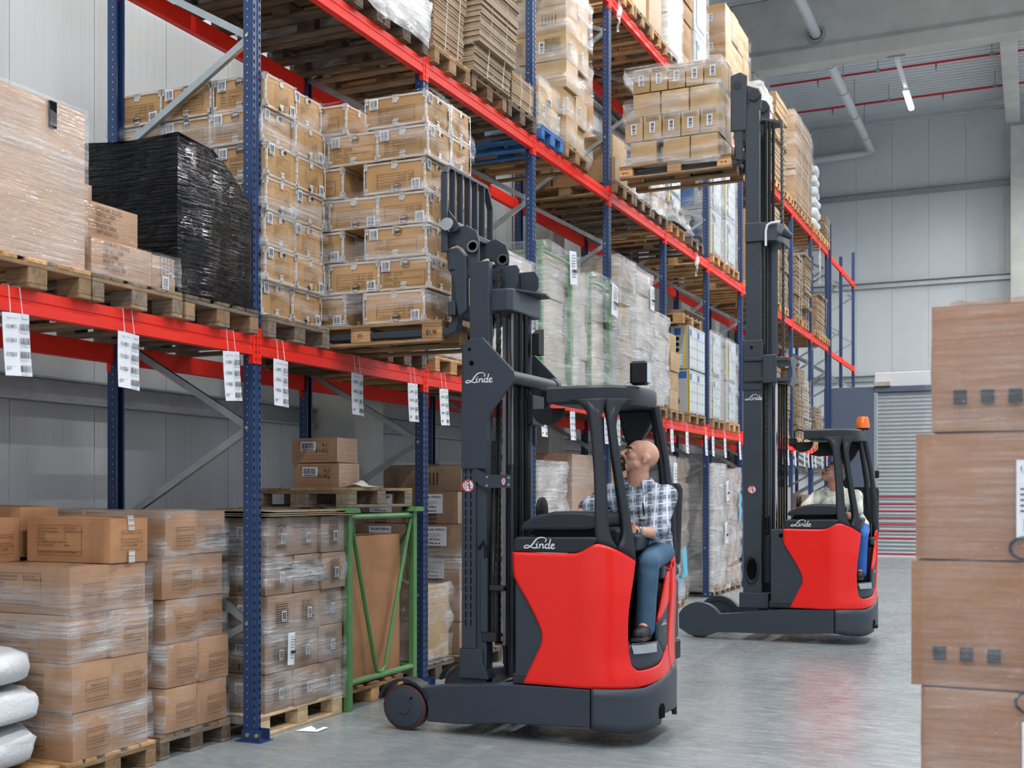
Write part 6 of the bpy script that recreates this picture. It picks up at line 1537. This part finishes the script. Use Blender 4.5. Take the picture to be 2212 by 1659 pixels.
def mast_far():
    t,P=truck('farther red and anthracite reach truck holding a pallet high in the aisle',(1.95,15.17,0),-.85,far=True)
    near,farr=.13,1.07
    P(MB().prism([(-.455,.34),(-.16,.34),(-.16,.50),(-.455,.50)],near-.03,near+.12,'y'),'mast_foot',M_anth,bevel=.006)
    o=MB().prism([(-.42,near),(-.235,near),(-.235,near+.1),(-.255,near+.1),(-.255,near+.016),(-.40,near+.016),(-.40,near+.1),(-.42,near+.1)],.35,3.19,'z'); om=P(o,'outer_mast',M_anth,bevel=.006)
    P(channel(-.42,-.235,farr-.1,farr,.35,3.19,open_to='y-'),'outer_mast',M_anth,bevel=.006)
    P(channel(-.41,-.255,near+.09,near+.17,.6,4.47),'middle_mast',M_anth,bevel=.004); P(channel(-.41,-.255,farr-.17,farr-.09,.6,4.47,open_to='y-'),'middle_mast',M_anth,bevel=.004)
    P(channel(-.425,-.285,near+.17,near+.25,1.2,5.73),'inner_mast',M_anth,bevel=.004); P(channel(-.425,-.285,farr-.25,farr-.17,1.2,5.73,open_to='y-'),'inner_mast',M_anth,bevel=.004)
    inst('logo',LOGO,om,mw=frame('y-',(-.40,near-.004,2.555))@Matrix.Diagonal((.175,.175,1,1)))
    inst('warning_sticker',WARN,t,mw=frame('y-',(-.33,near-.006,1.60))@Matrix.Diagonal((.045,.045,.05,1)))
    # oval grip and plate low on the mast
    P(MB().tube([(-.33+.062*cos(2*pi*k/24),near-.012,.76+.13*sin(2*pi*k/24)*(1 if sin(2*pi*k/24)>0 else 1.2)) for k in range(24)],.012,8,closed=True),'oval_ring',M_anth2,smooth=True)
    P(MB().lathe([(.05,-.004),(.05,.0)],24,'y',(0,0,0),M=Matrix.Translation((-.33,near-.004,.75))@Matrix.Diagonal((1,1,2.2,1))),'oval_cover',M_hole)
    # head bracket of the outer mast
    P(MB().box(-.425,-.225,near-.012,near+.02,2.66,3.195,.006),'head_plate',M_anth)
    for zz in (2.77,2.99): P(MB().prism([(-.41,near-.03),(-.14,near-.05),(.02,near+.12),(.05,near+.5),(.03,farr-.1),(-.22,farr-.1),(-.22,near+.1),(-.41,near+.04)],zz-.02,zz+.02,'z'),'bracket_flange',M_anth,bevel=.006)
    P(MB().box(-.215,-.075,near-.06,near-.03,2.73,3.03,.008),'bracket_cover',M_anth)
    P(MB().prism([(.02,2.72),(.05,2.85),(.02,3.0),(.035,3.02),(.09,2.99),(.068,2.86),(.09,2.74),(.05,2.70)],near+.2,near+.22,'y'),'x_plate',M_steel)
    P(MB().lathe([(.012,-.016),(.012,0)],12,'y',(-.33,near-.012,3.12)),'bore',M_hole)
    # middle mast head with lifting eye
    P(MB().prism([(-.41,near+.06),(-.26,near+.06),(-.10,near+.12),(-.06,near+.35),(-.06,farr-.2),(-.41,farr-.2)],4.26,4.46,'z'),'cross_head',M_anth,bevel=.008)
    P(MB().tube([(-.20,near+.05,4.2),(-.20,near+.05,4.36),(-.185,near+.05,4.42),(-.15,near+.05,4.44),(-.06,near+.08,4.45)],.012,8),'steel_pipe',M_paper,smooth=True)
    P(MB().tube([(-.05,near+.2,4.36),(.03,near+.24,4.30)],[.05,.03],10),'head_nose',M_anth,smooth=True)
    P(MB().tube([(-.175,near+.34,3.03),(-.175,near+.34,4.27)],.052,16),'lift_cylinder',M_anth,smooth=True)
    P(MB().tube([(-.20,near+.2,.6),(-.20,near+.2,2.75)],.035,14),'lift_cylinder',M_anth,smooth=True); P(MB().tube([(-.13,near+.24,.9),(-.13,near+.24,2.75)],.02,12),'piston_rod',M_chrome,smooth=True)
    chain(t,-.24,near+.22,3.03,4.26,.03); chain(t,-.08,near+.42,3.03,4.26,.05); chain(t,-.21,near+.15,1.3,2.74,.05)
    chain(t,-.10,near+.46,4.46,5.62,.05); chain(t,-.10,near+.5,4.46,5.62,.05)
    P(MB().box(-.215,-.18,near+.14,near+.24,1.12,1.32,.01),'chain_guard',M_black)
    for k in range(4): P(MB().tube([(-.10+.02*k,near+.28+.03*k,.45),(-.10+.02*k,near+.28+.03*k,2.74)],.011,8),'hose',M_black,smooth=True)
    # top stage: flap, hoses, roller
    P(MB().prism([(-.28,near+.25),(-.12,near+.5),(-.12,farr-.25),(-.28,farr-.25)],5.60,5.63,'z'),'top_tie',M_anth)
    for k in range(3): P(MB().tube([(-.24+.03*k,near+.3+.05*k,4.46),(-.24+.03*k,near+.3+.05*k,5.6)],.016,8),'hose',M_black,smooth=True)
    P(MB().box(-.25,-.22,near+.3,near+.33,4.8,5.1,.004),'sensor_bar',M_steel)
    c,Q=forks_and_carriage(P,t,-.575,5.185,False,.36,.84)
    for y in (near+.2,farr-.2):
        Q(MB().prism([(-.50,6.02),(-.44,5.99),(-.30,5.93),(-.265,5.86),(-.27,5.70),(-.37,5.70),(-.40,5.78),(-.50,5.80)],y-.012,y+.012,'y'),'arm_plate',M_anth,bevel=.004)
        Q(MB().lathe([(.06,-.045),(.06,-.036),(.045,-.036),(.045,-.044),(.02,-.044),(.0,-.04)],24,'y',(-.34,y,5.86)),'roller',M_anth2,smooth=True)
    # beacon and front lamp on the roof
    bc=empty('beacon',(.70,.62,2.232)); bc.parent=t
    P(MB().lathe([(.062,0),(.065,.02)],20,'z'),'beacon_base',M_black,bc,smooth=True); P(MB().lathe([(.066,.02),(.064,.07),(.056,.12),(.046,.14),(.0,.145)],24,'z'),'beacon_dome',M_amber,bc,smooth=True)
    P(MB().box(.03,.10,.18,.28,2.06,2.15,.012),'front_lamp',M_black); P(MB().tube([(.08,.23,2.15),(.08,.23,2.22),(.14,.23,2.23),(.2,.25,2.2)],.008,6),'lamp_cable',M_black)
    P(MB().prism([(.22,1.97),(.30,1.95),(.46,1.96),(.46,2.10),(.30,2.10),(.30,2.02)],.3,.36,'y'),'terminal',M_black,bevel=.006)
    P(MB().box(.82,.86,.55,.6,1.72,1.80,.006),'post_reflector',M_black)
    return t
mast_far()
# load on the farther truck
pallet('marked pallet held high on the forks of the farther truck',1.385,15.82,5.10,W_mid,W=.84,m2=W_mid,blk=W_new)
def held2():
    g='beige cartons held high by the farther truck'; zb=5.10+PT
    for r in range(4):
        h=.258 if r%2==0 else .268; zz=zb+r*.268; rl=('bottom row','second row','third row','top row')[r]
        if r%2==0: xs=[(.30+.0,.29),(.66,.29),(.955,.29)] if r==0 else [(.33,.30),(.64,.30),(.95,.30)]
        else: xs=[(.24+.205*i,.20) for i in range(5)] if r==1 else [(.33+.192*i,.187) for i in range(5)]
        for i,(x,l) in enumerate(xs):
            pr=[('y-',.5,.5,LB_V()),('y-',.5,.84,PB(pb_mini))] if r%2 else []
            carton('beige carton lifted by farther truck, %s, %s from left'%(rl,ORD[i]),x+.0,15.43,zz,l,.40,h,C_beige,g,i%3,prints=pr)
            if i==len(xs)-1: carton('beige carton lifted by farther truck, %s, far side at mast'%rl,x,15.85,zz,l,.38,h,C_beige,g,(i+1)%3)
    film('clear film round the beige cartons held high by the farther truck',.25,1.26,15.42,16.24,zb-.06,zb+1.1,F_mid,401,cover=.7,bw=.24,off=.02,lump=.02,slope=.12)
held2()
# ================================================================ drivers
def plaid(name,c0,c1,c2,s=1.0):
    m, nt, b, N, L = newmat(name)
    tc=N.new('ShaderNodeTexCoord'); mp=N.new('ShaderNodeMapping'); mp.inputs['Rotation'].default_value=(0,0.12,0.0); L.new(tc.outputs['Object'], mp.inputs['Vector'])
    sp=N.new('ShaderNodeSeparateXYZ'); L.new(mp.outputs[0], sp.inputs[0])
    def band(sock,freq,lo,ph=0.0):
        mu=N.new('ShaderNodeMath'); mu.operation='MULTIPLY_ADD'; mu.inputs[1].default_value=freq; mu.inputs[2].default_value=ph; L.new(sock,mu.inputs[0])
        fr=N.new('ShaderNodeMath'); fr.operation='FRACT'; L.new(mu.outputs[0],fr.inputs[0])
        gt=N.new('ShaderNodeMath'); gt.operation='LESS_THAN'; gt.inputs[1].default_value=lo; L.new(fr.outputs[0],gt.inputs[0]); return gt.outputs[0]
    def mixc(a,bc,fac,k):
        mx=N.new('ShaderNodeMix'); mx.data_type='RGBA'; 
        mm=N.new('ShaderNodeMath'); mm.operation='MULTIPLY'; mm.inputs[1].default_value=k; L.new(fac,mm.inputs[0]); L.new(mm.outputs[0],mx.inputs[0])
        (L.new(a,mx.inputs[6]) if not isinstance(a,tuple) else setattr(mx.inputs[6],'default_value',a)); mx.inputs[7].default_value=bc; return mx.outputs[2]
    col=mixc(rgb(c0),rgb(c1),band(sp.outputs['X'],9*s,.42),.75); col=mixc(col,rgb(c1),band(sp.outputs['Z'],8*s,.40),.6)
    col=mixc(col,rgb(c2),band(sp.outputs['X'],9*s,.10,.3),.8); col=mixc(col,rgb(c2),band(sp.outputs['Z'],8*s,.10,.35),.7); col=mixc(col,rgb(c0),band(sp.outputs['X'],27*s,.14),.6); col=mixc(col,rgb(c0),band(sp.outputs['Z'],24*s,.14),.5)
    L.new(col,b.inputs['Base Color']); b.inputs['Roughness'].default_value=.85
    nz=N.new('ShaderNodeTexNoise'); nz.inputs['Scale'].default_value=14; nz.inputs['Distortion'].default_value=1.5; L.new(tc.outputs['Object'],nz.inputs['Vector'])
    bp=N.new('ShaderNodeBump'); bp.inputs['Strength'].default_value=.5; bp.inputs['Distance'].default_value=.02; L.new(nz.outputs[0],bp.inputs['Height']); L.new(bp.outputs[0],b.inputs['Normal'])
    return m
M_skin=mat('skin','CB9A85',.5,spec=.35,var=.10,vscale=16)
M_beard=mat('dark_hair','1C1512',.8); M_hairg=mat('grey_brown_hair','6E6358',.8,bump=.8,bscale=120); M_eye=mat('eye_white','D8D4CC',.2); M_iris=mat('iris','2A2320',.2); M_lip=mat('lips','A5604F',.5)
M_jeans=mat('blue_denim','3F5F78',.85,var=.25,vscale=9,bump=.3,bscale=160); M_bluew=mat('bright_blue_trousers','2F66B8',.8,var=.1); M_shoe=mat('dark_shoe','1A1A1C',.6)
S_plaid=plaid('plaid_shirt','A9B4C6','2C333F','E6EAF0',1.6); S_light=plaid('pale_check_shirt','DADCCB','BFC6C2','E8EADA',1.3)
def remesh(o,v,sm=6):
    md=o.modifiers.new('remesh','REMESH'); md.mode='VOXEL'; md.voxel_size=v; md.use_smooth_shade=True
    ms=o.modifiers.new('smooth','SMOOTH'); ms.factor=.5; ms.iterations=sm
def limb(mb,pts,rs,n=14):
    # tapered limb with round ends
    pp=[];rr=[]
    for i in range(len(pts)-1):
        a=Vector(pts[i]);b=Vector(pts[i+1])
        for k in range(4 if i<len(pts)-2 else 5): pp.append(a.lerp(b,k/4)); rr.append(lerp(rs[i],rs[i+1],k/4))
    mb.tube(pp,rr,n)
    for p,r in ((pts[0],rs[0]),(pts[-1],rs[-1])): mb.ell(p,(r,r,r),n,8)
    for p,r in zip(pts[1:-1],rs[1:-1]): mb.ell(p,(r*1.01,)*3,n,8)
def hand(mb,wrist,knuck,up,thumb,r=1.0):
    w=Vector(wrist); k=Vector(knuck); d=(k-w).normalized(); u=Vector(up).normalized(); s=d.cross(u).normalized(); u=s.cross(d).normalized()
    # palm
    for t in (0.0,.35,.7,1.0):
        c=w.lerp(k,t)
        for q in (-1,0,1): mb.ell(tuple(c+u*q*.022*(.7+.5*t)),(.020,.020,.020),10,7)
    dn=s*thumb
    for i,(q,L) in enumerate(((1.15,.034),(.4,.038),(-.4,.036),(-1.1,.029))):
        b=k+u*q*.024; p1=b+d*L+dn*.006; p2=p1+dn*L*.85-d*.004; p3=p2-d*L*.6+dn*.004
        mb.tube([b,p1,p2,p3],[.0098,.0092,.0086,.0075],8); 
        for p,rad in ((p1,.0094),(p2,.0087),(p3,.0075)): mb.ell(tuple(p),(rad,)*3,8,6)
    b=w.lerp(k,.35)+u*.030+dn*.004; p1=b+u*.014+d*.026+dn*.014; p2=p1+d*.022+dn*.016
    mb.tube([b,p1,p2],[.013,.0115,.009],8); mb.ell(tuple(p1),(.0118,)*3,8,6); mb.ell(tuple(p2),(.009,)*3,8,6)
def head_parts(mb,H):
    E=lambda c,r,**k: mb.ell(c,r,36,24,M=H)
    E((0,.018,.030),(.076,.098,.090)); E((0,-.020,.030),(.068,.072,.078)); E((0,-.030,-.045),(.058,.064,.062)); E((0,-.066,-.088),(.031,.034,.027))
    E((0,-.075,.036),(.052,.022,.014)); E((.040,-.058,-.018),(.026,.032,.028)); E((-.040,-.058,-.018),(.026,.032,.028))
    E((0,-.085,-.058),(.028,.022,.026)); E((.044,-.012,-.055),(.019,.044,.026)); E((-.044,-.012,-.055),(.019,.044,.026))
    mb.tube([(0,-.088,.022),(0,-.105,.0),(0,-.122,-.022)],[.009,.012,.0155],10,M=H); E((0,-.118,-.024),(.016,.014,.012)); E((.013,-.104,-.026),(.010,.011,.009)); E((-.013,-.104,-.026),(.010,.011,.009))
    for s in (-1,1):
        E((s*.080,.016,-.004),(.011,.020,.032)); E((s*.086,.024,.004),(.009,.017,.022)); E((s*.080,.010,-.028),(.009,.011,.013))
    E((0,-.101,-.056),(.022,.009,.005)); E((0,-.099,-.068),(.020,.010,.007))
def person(label,J,yaw,pitch,shirt,trouser,bald,roll=0.0,watch=True,pocket=False):
    hip=Vector(J['hip']); root=empty('person',hip); tag(root,label,'person','truck drivers')
    off=Matrix.Translation(-hip)
    def Pn(mb,name,m,**k):
        mb.v=[tuple(Vector(p)-hip) for p in mb.v]; return mb.build(name,m,root,**k)
    ch=Vector(J['chest']); nk=Vector(J['neck']); hd=Vector(J['head'])
    H=Matrix.Translation(hd)@Matrix.Rotation(yaw,4,'Z')@Matrix.Rotation(pitch,4,'X')@Matrix.Rotation(roll,4,'Y')
    SL,SR,EL,ER,WL,WR,KL,KR=[Vector(J[k]) for k in ('shL','shR','elL','elR','wrL','wrR','knL','knR')]
    # --- continuous body
    mb=MB(); head_parts(mb,H)
    limb(mb,[nk-Vector((0,-.01,.03)),nk.lerp(hd,.45),H@Vector((0,.025,-.05))],[.074,.066,.060])
    up=(nk-hip)
    bk=Vector((0,.03,0)); limb(mb,[hip+bk,hip.lerp(ch,.5)+bk,ch+bk,nk-Vector((0,-.03,.06))],[.10,.10,.10,.07]); limb(mb,[SL,SR],[.055,.055])
    limb(mb,[SL,EL,WL],[.048,.040,.026]); limb(mb,[SR,ER,WR],[.048,.040,.026])
    hand(mb,WL,J['haL'],J['upL'],J['thL']); hand(mb,WR,J['haR'],J['upR'],J['thR'])
    for kn,an,sx in ((KL,Vector(J['anL']),-1),(KR,Vector(J['anR']),1)):
        limb(mb,[hip+Vector((sx*.09,0,0)),kn,an],[.075,.052,.036]); limb(mb,[an,an+Vector((0,-.12,-.05))],[.034,.03])
    b=Pn(mb,'body',M_skin); remesh(b,.0055,7)
    # --- shirt: torso, short sleeves, collar
    mb=MB()
    for t,r in ((0.0,(.165,.135,.11)),(.30,(.175,.150,.12)),(.60,(.182,.145,.12)),(.95,(.185,.125,.12))):
        c=hip.lerp(ch,t)+Vector((0,-.012,.03 if t==0 else 0)); mb.ell(tuple(c),r,24,14)
    c=ch+Vector((0,.0,.075)); mb.ell(tuple(c),(.165,.098,.085),20,12)
    limb(mb,[SL+Vector((.02,0,-.005)),SL.lerp(SR,.5)+Vector((0,.01,.035)),SR+Vector((-.02,0,-.005))],[.070,.080,.070])
    limb(mb,[SL,SL.lerp(EL,.5),SL.lerp(EL,.92)],[.075,.070,.072]); limb(mb,[SR,SR.lerp(ER,.5),SR.lerp(ER,.92)],[.075,.070,.072])
    sh=Pn(mb,'shirt',shirt); remesh(sh,.011,4)
    mb=MB(); n=14
    d=(hd-nk).normalized()
    V=[]; 
    for i in range(n+1):
        a=lerp(radians(-60),radians(240),i/n); rx,ry=.086,.080
        p=nk+Vector((rx*cos(a),ry*sin(a)+.005,.030-.025*max(0,-sin(a)))); V.append(p); V.append(p+Vector((.034*cos(a),.030*sin(a)-.006,-.045-.045*max(0,-sin(a)))))
    mb.add(V,[(2*i,2*i+1,2*i+3,2*i+2) for i in range(n)]); Pn(mb,'collar',shirt,smooth='all',solid=.005)
    if pocket:
        q=ch+Vector((.075,-.135,-.02)); Pn(MB().box(q.x-.04,q.x+.04,q.y-.02,q.y-.002,q.z-.06,q.z+.03,.006),'shirt_pocket',shirt)
        Pn(MB().tube([(q.x-.005,q.y-.026,q.z-.03),(q.x-.015,q.y-.026,q.z+.05)],.005,8),'pen',M_black); Pn(MB().tube([(q.x+.01,q.y-.026,q.z+.02),(q.x+.008,q.y-.026,q.z+.055)],.005,8),'pen',M_paper)
    for k in range(4):
        q=ch+Vector((-.012,-.145,.06-.075*k)); Pn(MB().lathe([(.006,-.003),(.006,0)],10,'y',tuple(q)),'button',M_paper)
    # --- trousers and shoes
    mb=MB(); mb.ell(tuple(hip+Vector((0,0,-.01))),(.172,.14,.105),20,12)
    for kn,an,sx in ((KL,Vector(J['anL']),-1),(KR,Vector(J['anR']),1)):
        limb(mb,[hip+Vector((sx*.085,-.02,-.005)),kn,kn.lerp(an,.55),an+Vector((0,0,-.03))],[.088,.070,.062,.062])
    tr=Pn(mb,'trousers',trouser); remesh(tr,.011,4)
    for an,nm in ((Vector(J['anL']),'shoe'),(Vector(J['anR']),'shoe')):
        mb=MB(); limb(mb,[an+Vector((0,.03,-.035)),an+Vector((0,-.09,-.05)),an+Vector((0,-.17,-.055))],[.042,.045,.036]); mb.box(an.x-.04,an.x+.04,an.y-.21,an.y+.06,an.z-.10,an.z-.075,.006)
        Pn(mb,nm,M_shoe,smooth=True)
    # --- face details and hair
    def Hd(mb,name,m,**k): return Pn(mb,name,m,**k)
    for s in (-1,1):
        Hd(MB().ell((s*.031,-.0845,.013),(.0125,.011,.0085),12,8,M=H),'eye',M_eye,smooth='all'); Hd(MB().ell((s*.031,-.0935,.014),(.0058,.0035,.0058),10,6,M=H),'iris',M_iris,smooth='all')
        Hd(MB().tube([(s*.014,-.097,.029),(s*.032,-.097,.035),(s*.052,-.083,.030)],[.0045,.005,.003],8,M=H),'eyebrow',M_beard if bald else M_hairg,smooth=True)
    Hd(MB().ell((0,-.1055,-.060),(.020,.007,.0035),12,6,M=H).ell((0,-.104,-.069),(.018,.007,.005),12,6,M=H),'lips',M_lip,smooth='all')
    mb=MB()
    if bald:
        mb.tube([(-.030,-.090,-.068),(-.026,-.100,-.048),(0,-.1075,-.045),(.026,-.100,-.048),(.030,-.090,-.068)],[.007,.007,.006,.007,.007],8,M=H)
        mb.ell((0,-.080,-.095),(.031,.030,.030),16,10,M=H); mb.tube([(-.029,-.088,-.066),(-.024,-.086,-.09)],.009,8,M=H); mb.tube([(.029,-.088,-.066),(.024,-.086,-.09)],.009,8,M=H)
        Hd(mb,'goatee',M_beard,smooth='all')
    else:
        mb.tube([(-.034,-.090,-.054),(-.02,-.104,-.046),(0,-.111,-.043),(.02,-.104,-.046),(.034,-.090,-.054)],[.005,.009,.009,.009,.005],8,M=H); Hd(mb,'moustache',M_hairg,smooth='all')
        mb=MB(); mb.ell((0,.030,.042),(.083,.098,.088),20,12,M=H); mb.ell((0,.062,-.005),(.074,.060,.075),18,12,M=H); mb.ell((0,-.02,.088),(.062,.06,.036),16,10,M=H)
        hr=Hd(mb,'hair',M_hairg); remesh(hr,.009,3)
    if watch:
        p=ER.lerp(WR,.86); d=(WR-ER).normalized(); R=d.to_track_quat('Z','Y').to_matrix().to_4x4()
        Hd(MB().lathe([(.033,-.011),(.035,-.006),(.035,.006),(.033,.011)],20,'z',M=Matrix.Translation(p)@R),'watch_strap',M_steel,smooth=True); f=p+Vector((0,-.036,.0)); Hd(MB().lathe([(.017,-.004),(.015,-.008)],16,'y',tuple(f)),'watch_face',M_chrome)
        p=EL.lerp(WL,.85); d=(WL-EL).normalized(); R=d.to_track_quat('Z','Y').to_matrix().to_4x4(); Hd(MB().lathe([(.033,-.010),(.034,.010)],16,'z',M=Matrix.Translation(p)@R),'wrist_band',M_black,smooth=True)
    return root
person('bald driver with goatee, plaid shirt and jeans, looking up from nearer truck',
    dict(hip=(2.06,8.93,1.19),chest=(2.015,8.90,1.47),neck=(2.005,8.885,1.635),head=(2.025,8.865,1.79),shL=(1.835,8.88,1.555),shR=(2.185,8.90,1.545),elL=(1.715,8.76,1.455),elR=(2.155,8.72,1.31),
         wrL=(1.63,8.66,1.385),haL=(1.60,8.60,1.375),upL=(0,0,1),thL=1,wrR=(2.075,8.55,1.325),haR=(2.035,8.50,1.345),upR=(-.2,-.3,1),thR=-1,
         knL=(1.93,8.62,1.12),knR=(2.145,8.60,1.13),anL=(1.93,8.68,.76),anR=(2.115,8.64,.745)),radians(-58),radians(-22),S_plaid,M_jeans,True,pocket=True)
person('grey haired driver in pale checked shirt looking up from farther truck',
    dict(hip=(2.55,15.83,1.19),chest=(2.42,15.79,1.45),neck=(2.375,15.78,1.61),head=(2.375,15.76,1.775),shL=(2.21,15.77,1.52),shR=(2.58,15.80,1.53),elL=(2.12,15.62,1.40),elR=(2.60,15.66,1.37),
         wrL=(2.13,15.42,1.40),haL=(2.12,15.35,1.40),upL=(0,0,1),thL=1,wrR=(2.58,15.47,1.31),haR=(2.55,15.41,1.32),upR=(0,0,1),thR=-1,
         knL=(2.46,15.54,1.12),knR=(2.66,15.52,1.12),anL=(2.46,15.58,.76),anR=(2.65,15.56,.76)),radians(-66),radians(-24),S_light,M_bluew,False,watch=False)
# burnt-in pallet marks
def pallet_mark(prefix,texts):
    p=[o for o in COL.objects if o.get('label','').startswith(prefix)][0]
    for txt,(x,y,zz),face,sz in texts: inst('lettering',T(txt,sz,M_ink,align='CENTER'),p,mw=frame(face,(x,y,zz))@Matrix.Translation((0,-sz*.33,0)))
pallet_mark('pallet with burnt-in marks',[('FS',(-.6,-.413,.065),'y-',.04),('EUR',(-.0725,-.413,.062),'y-',.045)])
pallet_mark('marked pallet held high',[('EPAL',(-1.2+.0725,-.423,.061),'y-',.036),('EUR',(-.0725,-.423,.061),'y-',.036)])

# loose film scraps caught on the beams
def scrap(label,loc,h,w=.09):
    mb=MB(); mb.grid(lambda u,v:(.02*sin(9*v+4*u)+.015*noise.noise(Vector((u*5,v*7,h))),(u-.5)*w*(1-.5*v)+.03*sin(5*v),-h*v),6,18)
    o=mb.build('film_scrap',F_heavy,loc=loc,smooth='all'); fade_attr(o.data,[1.0]*len(o.data.vertices)); tag(o,label,'film')
scrap('torn film strip hanging from the top front beam above the fifth bay',(.04,15.95,7.40),.45)
scrap('torn film strip hanging from the middle front beam at the sixth post',(.04,20.2,5.10),.42)
scrap('torn film strip hanging from the top front beam near the rack end',(.04,33.2,7.38),1.1)
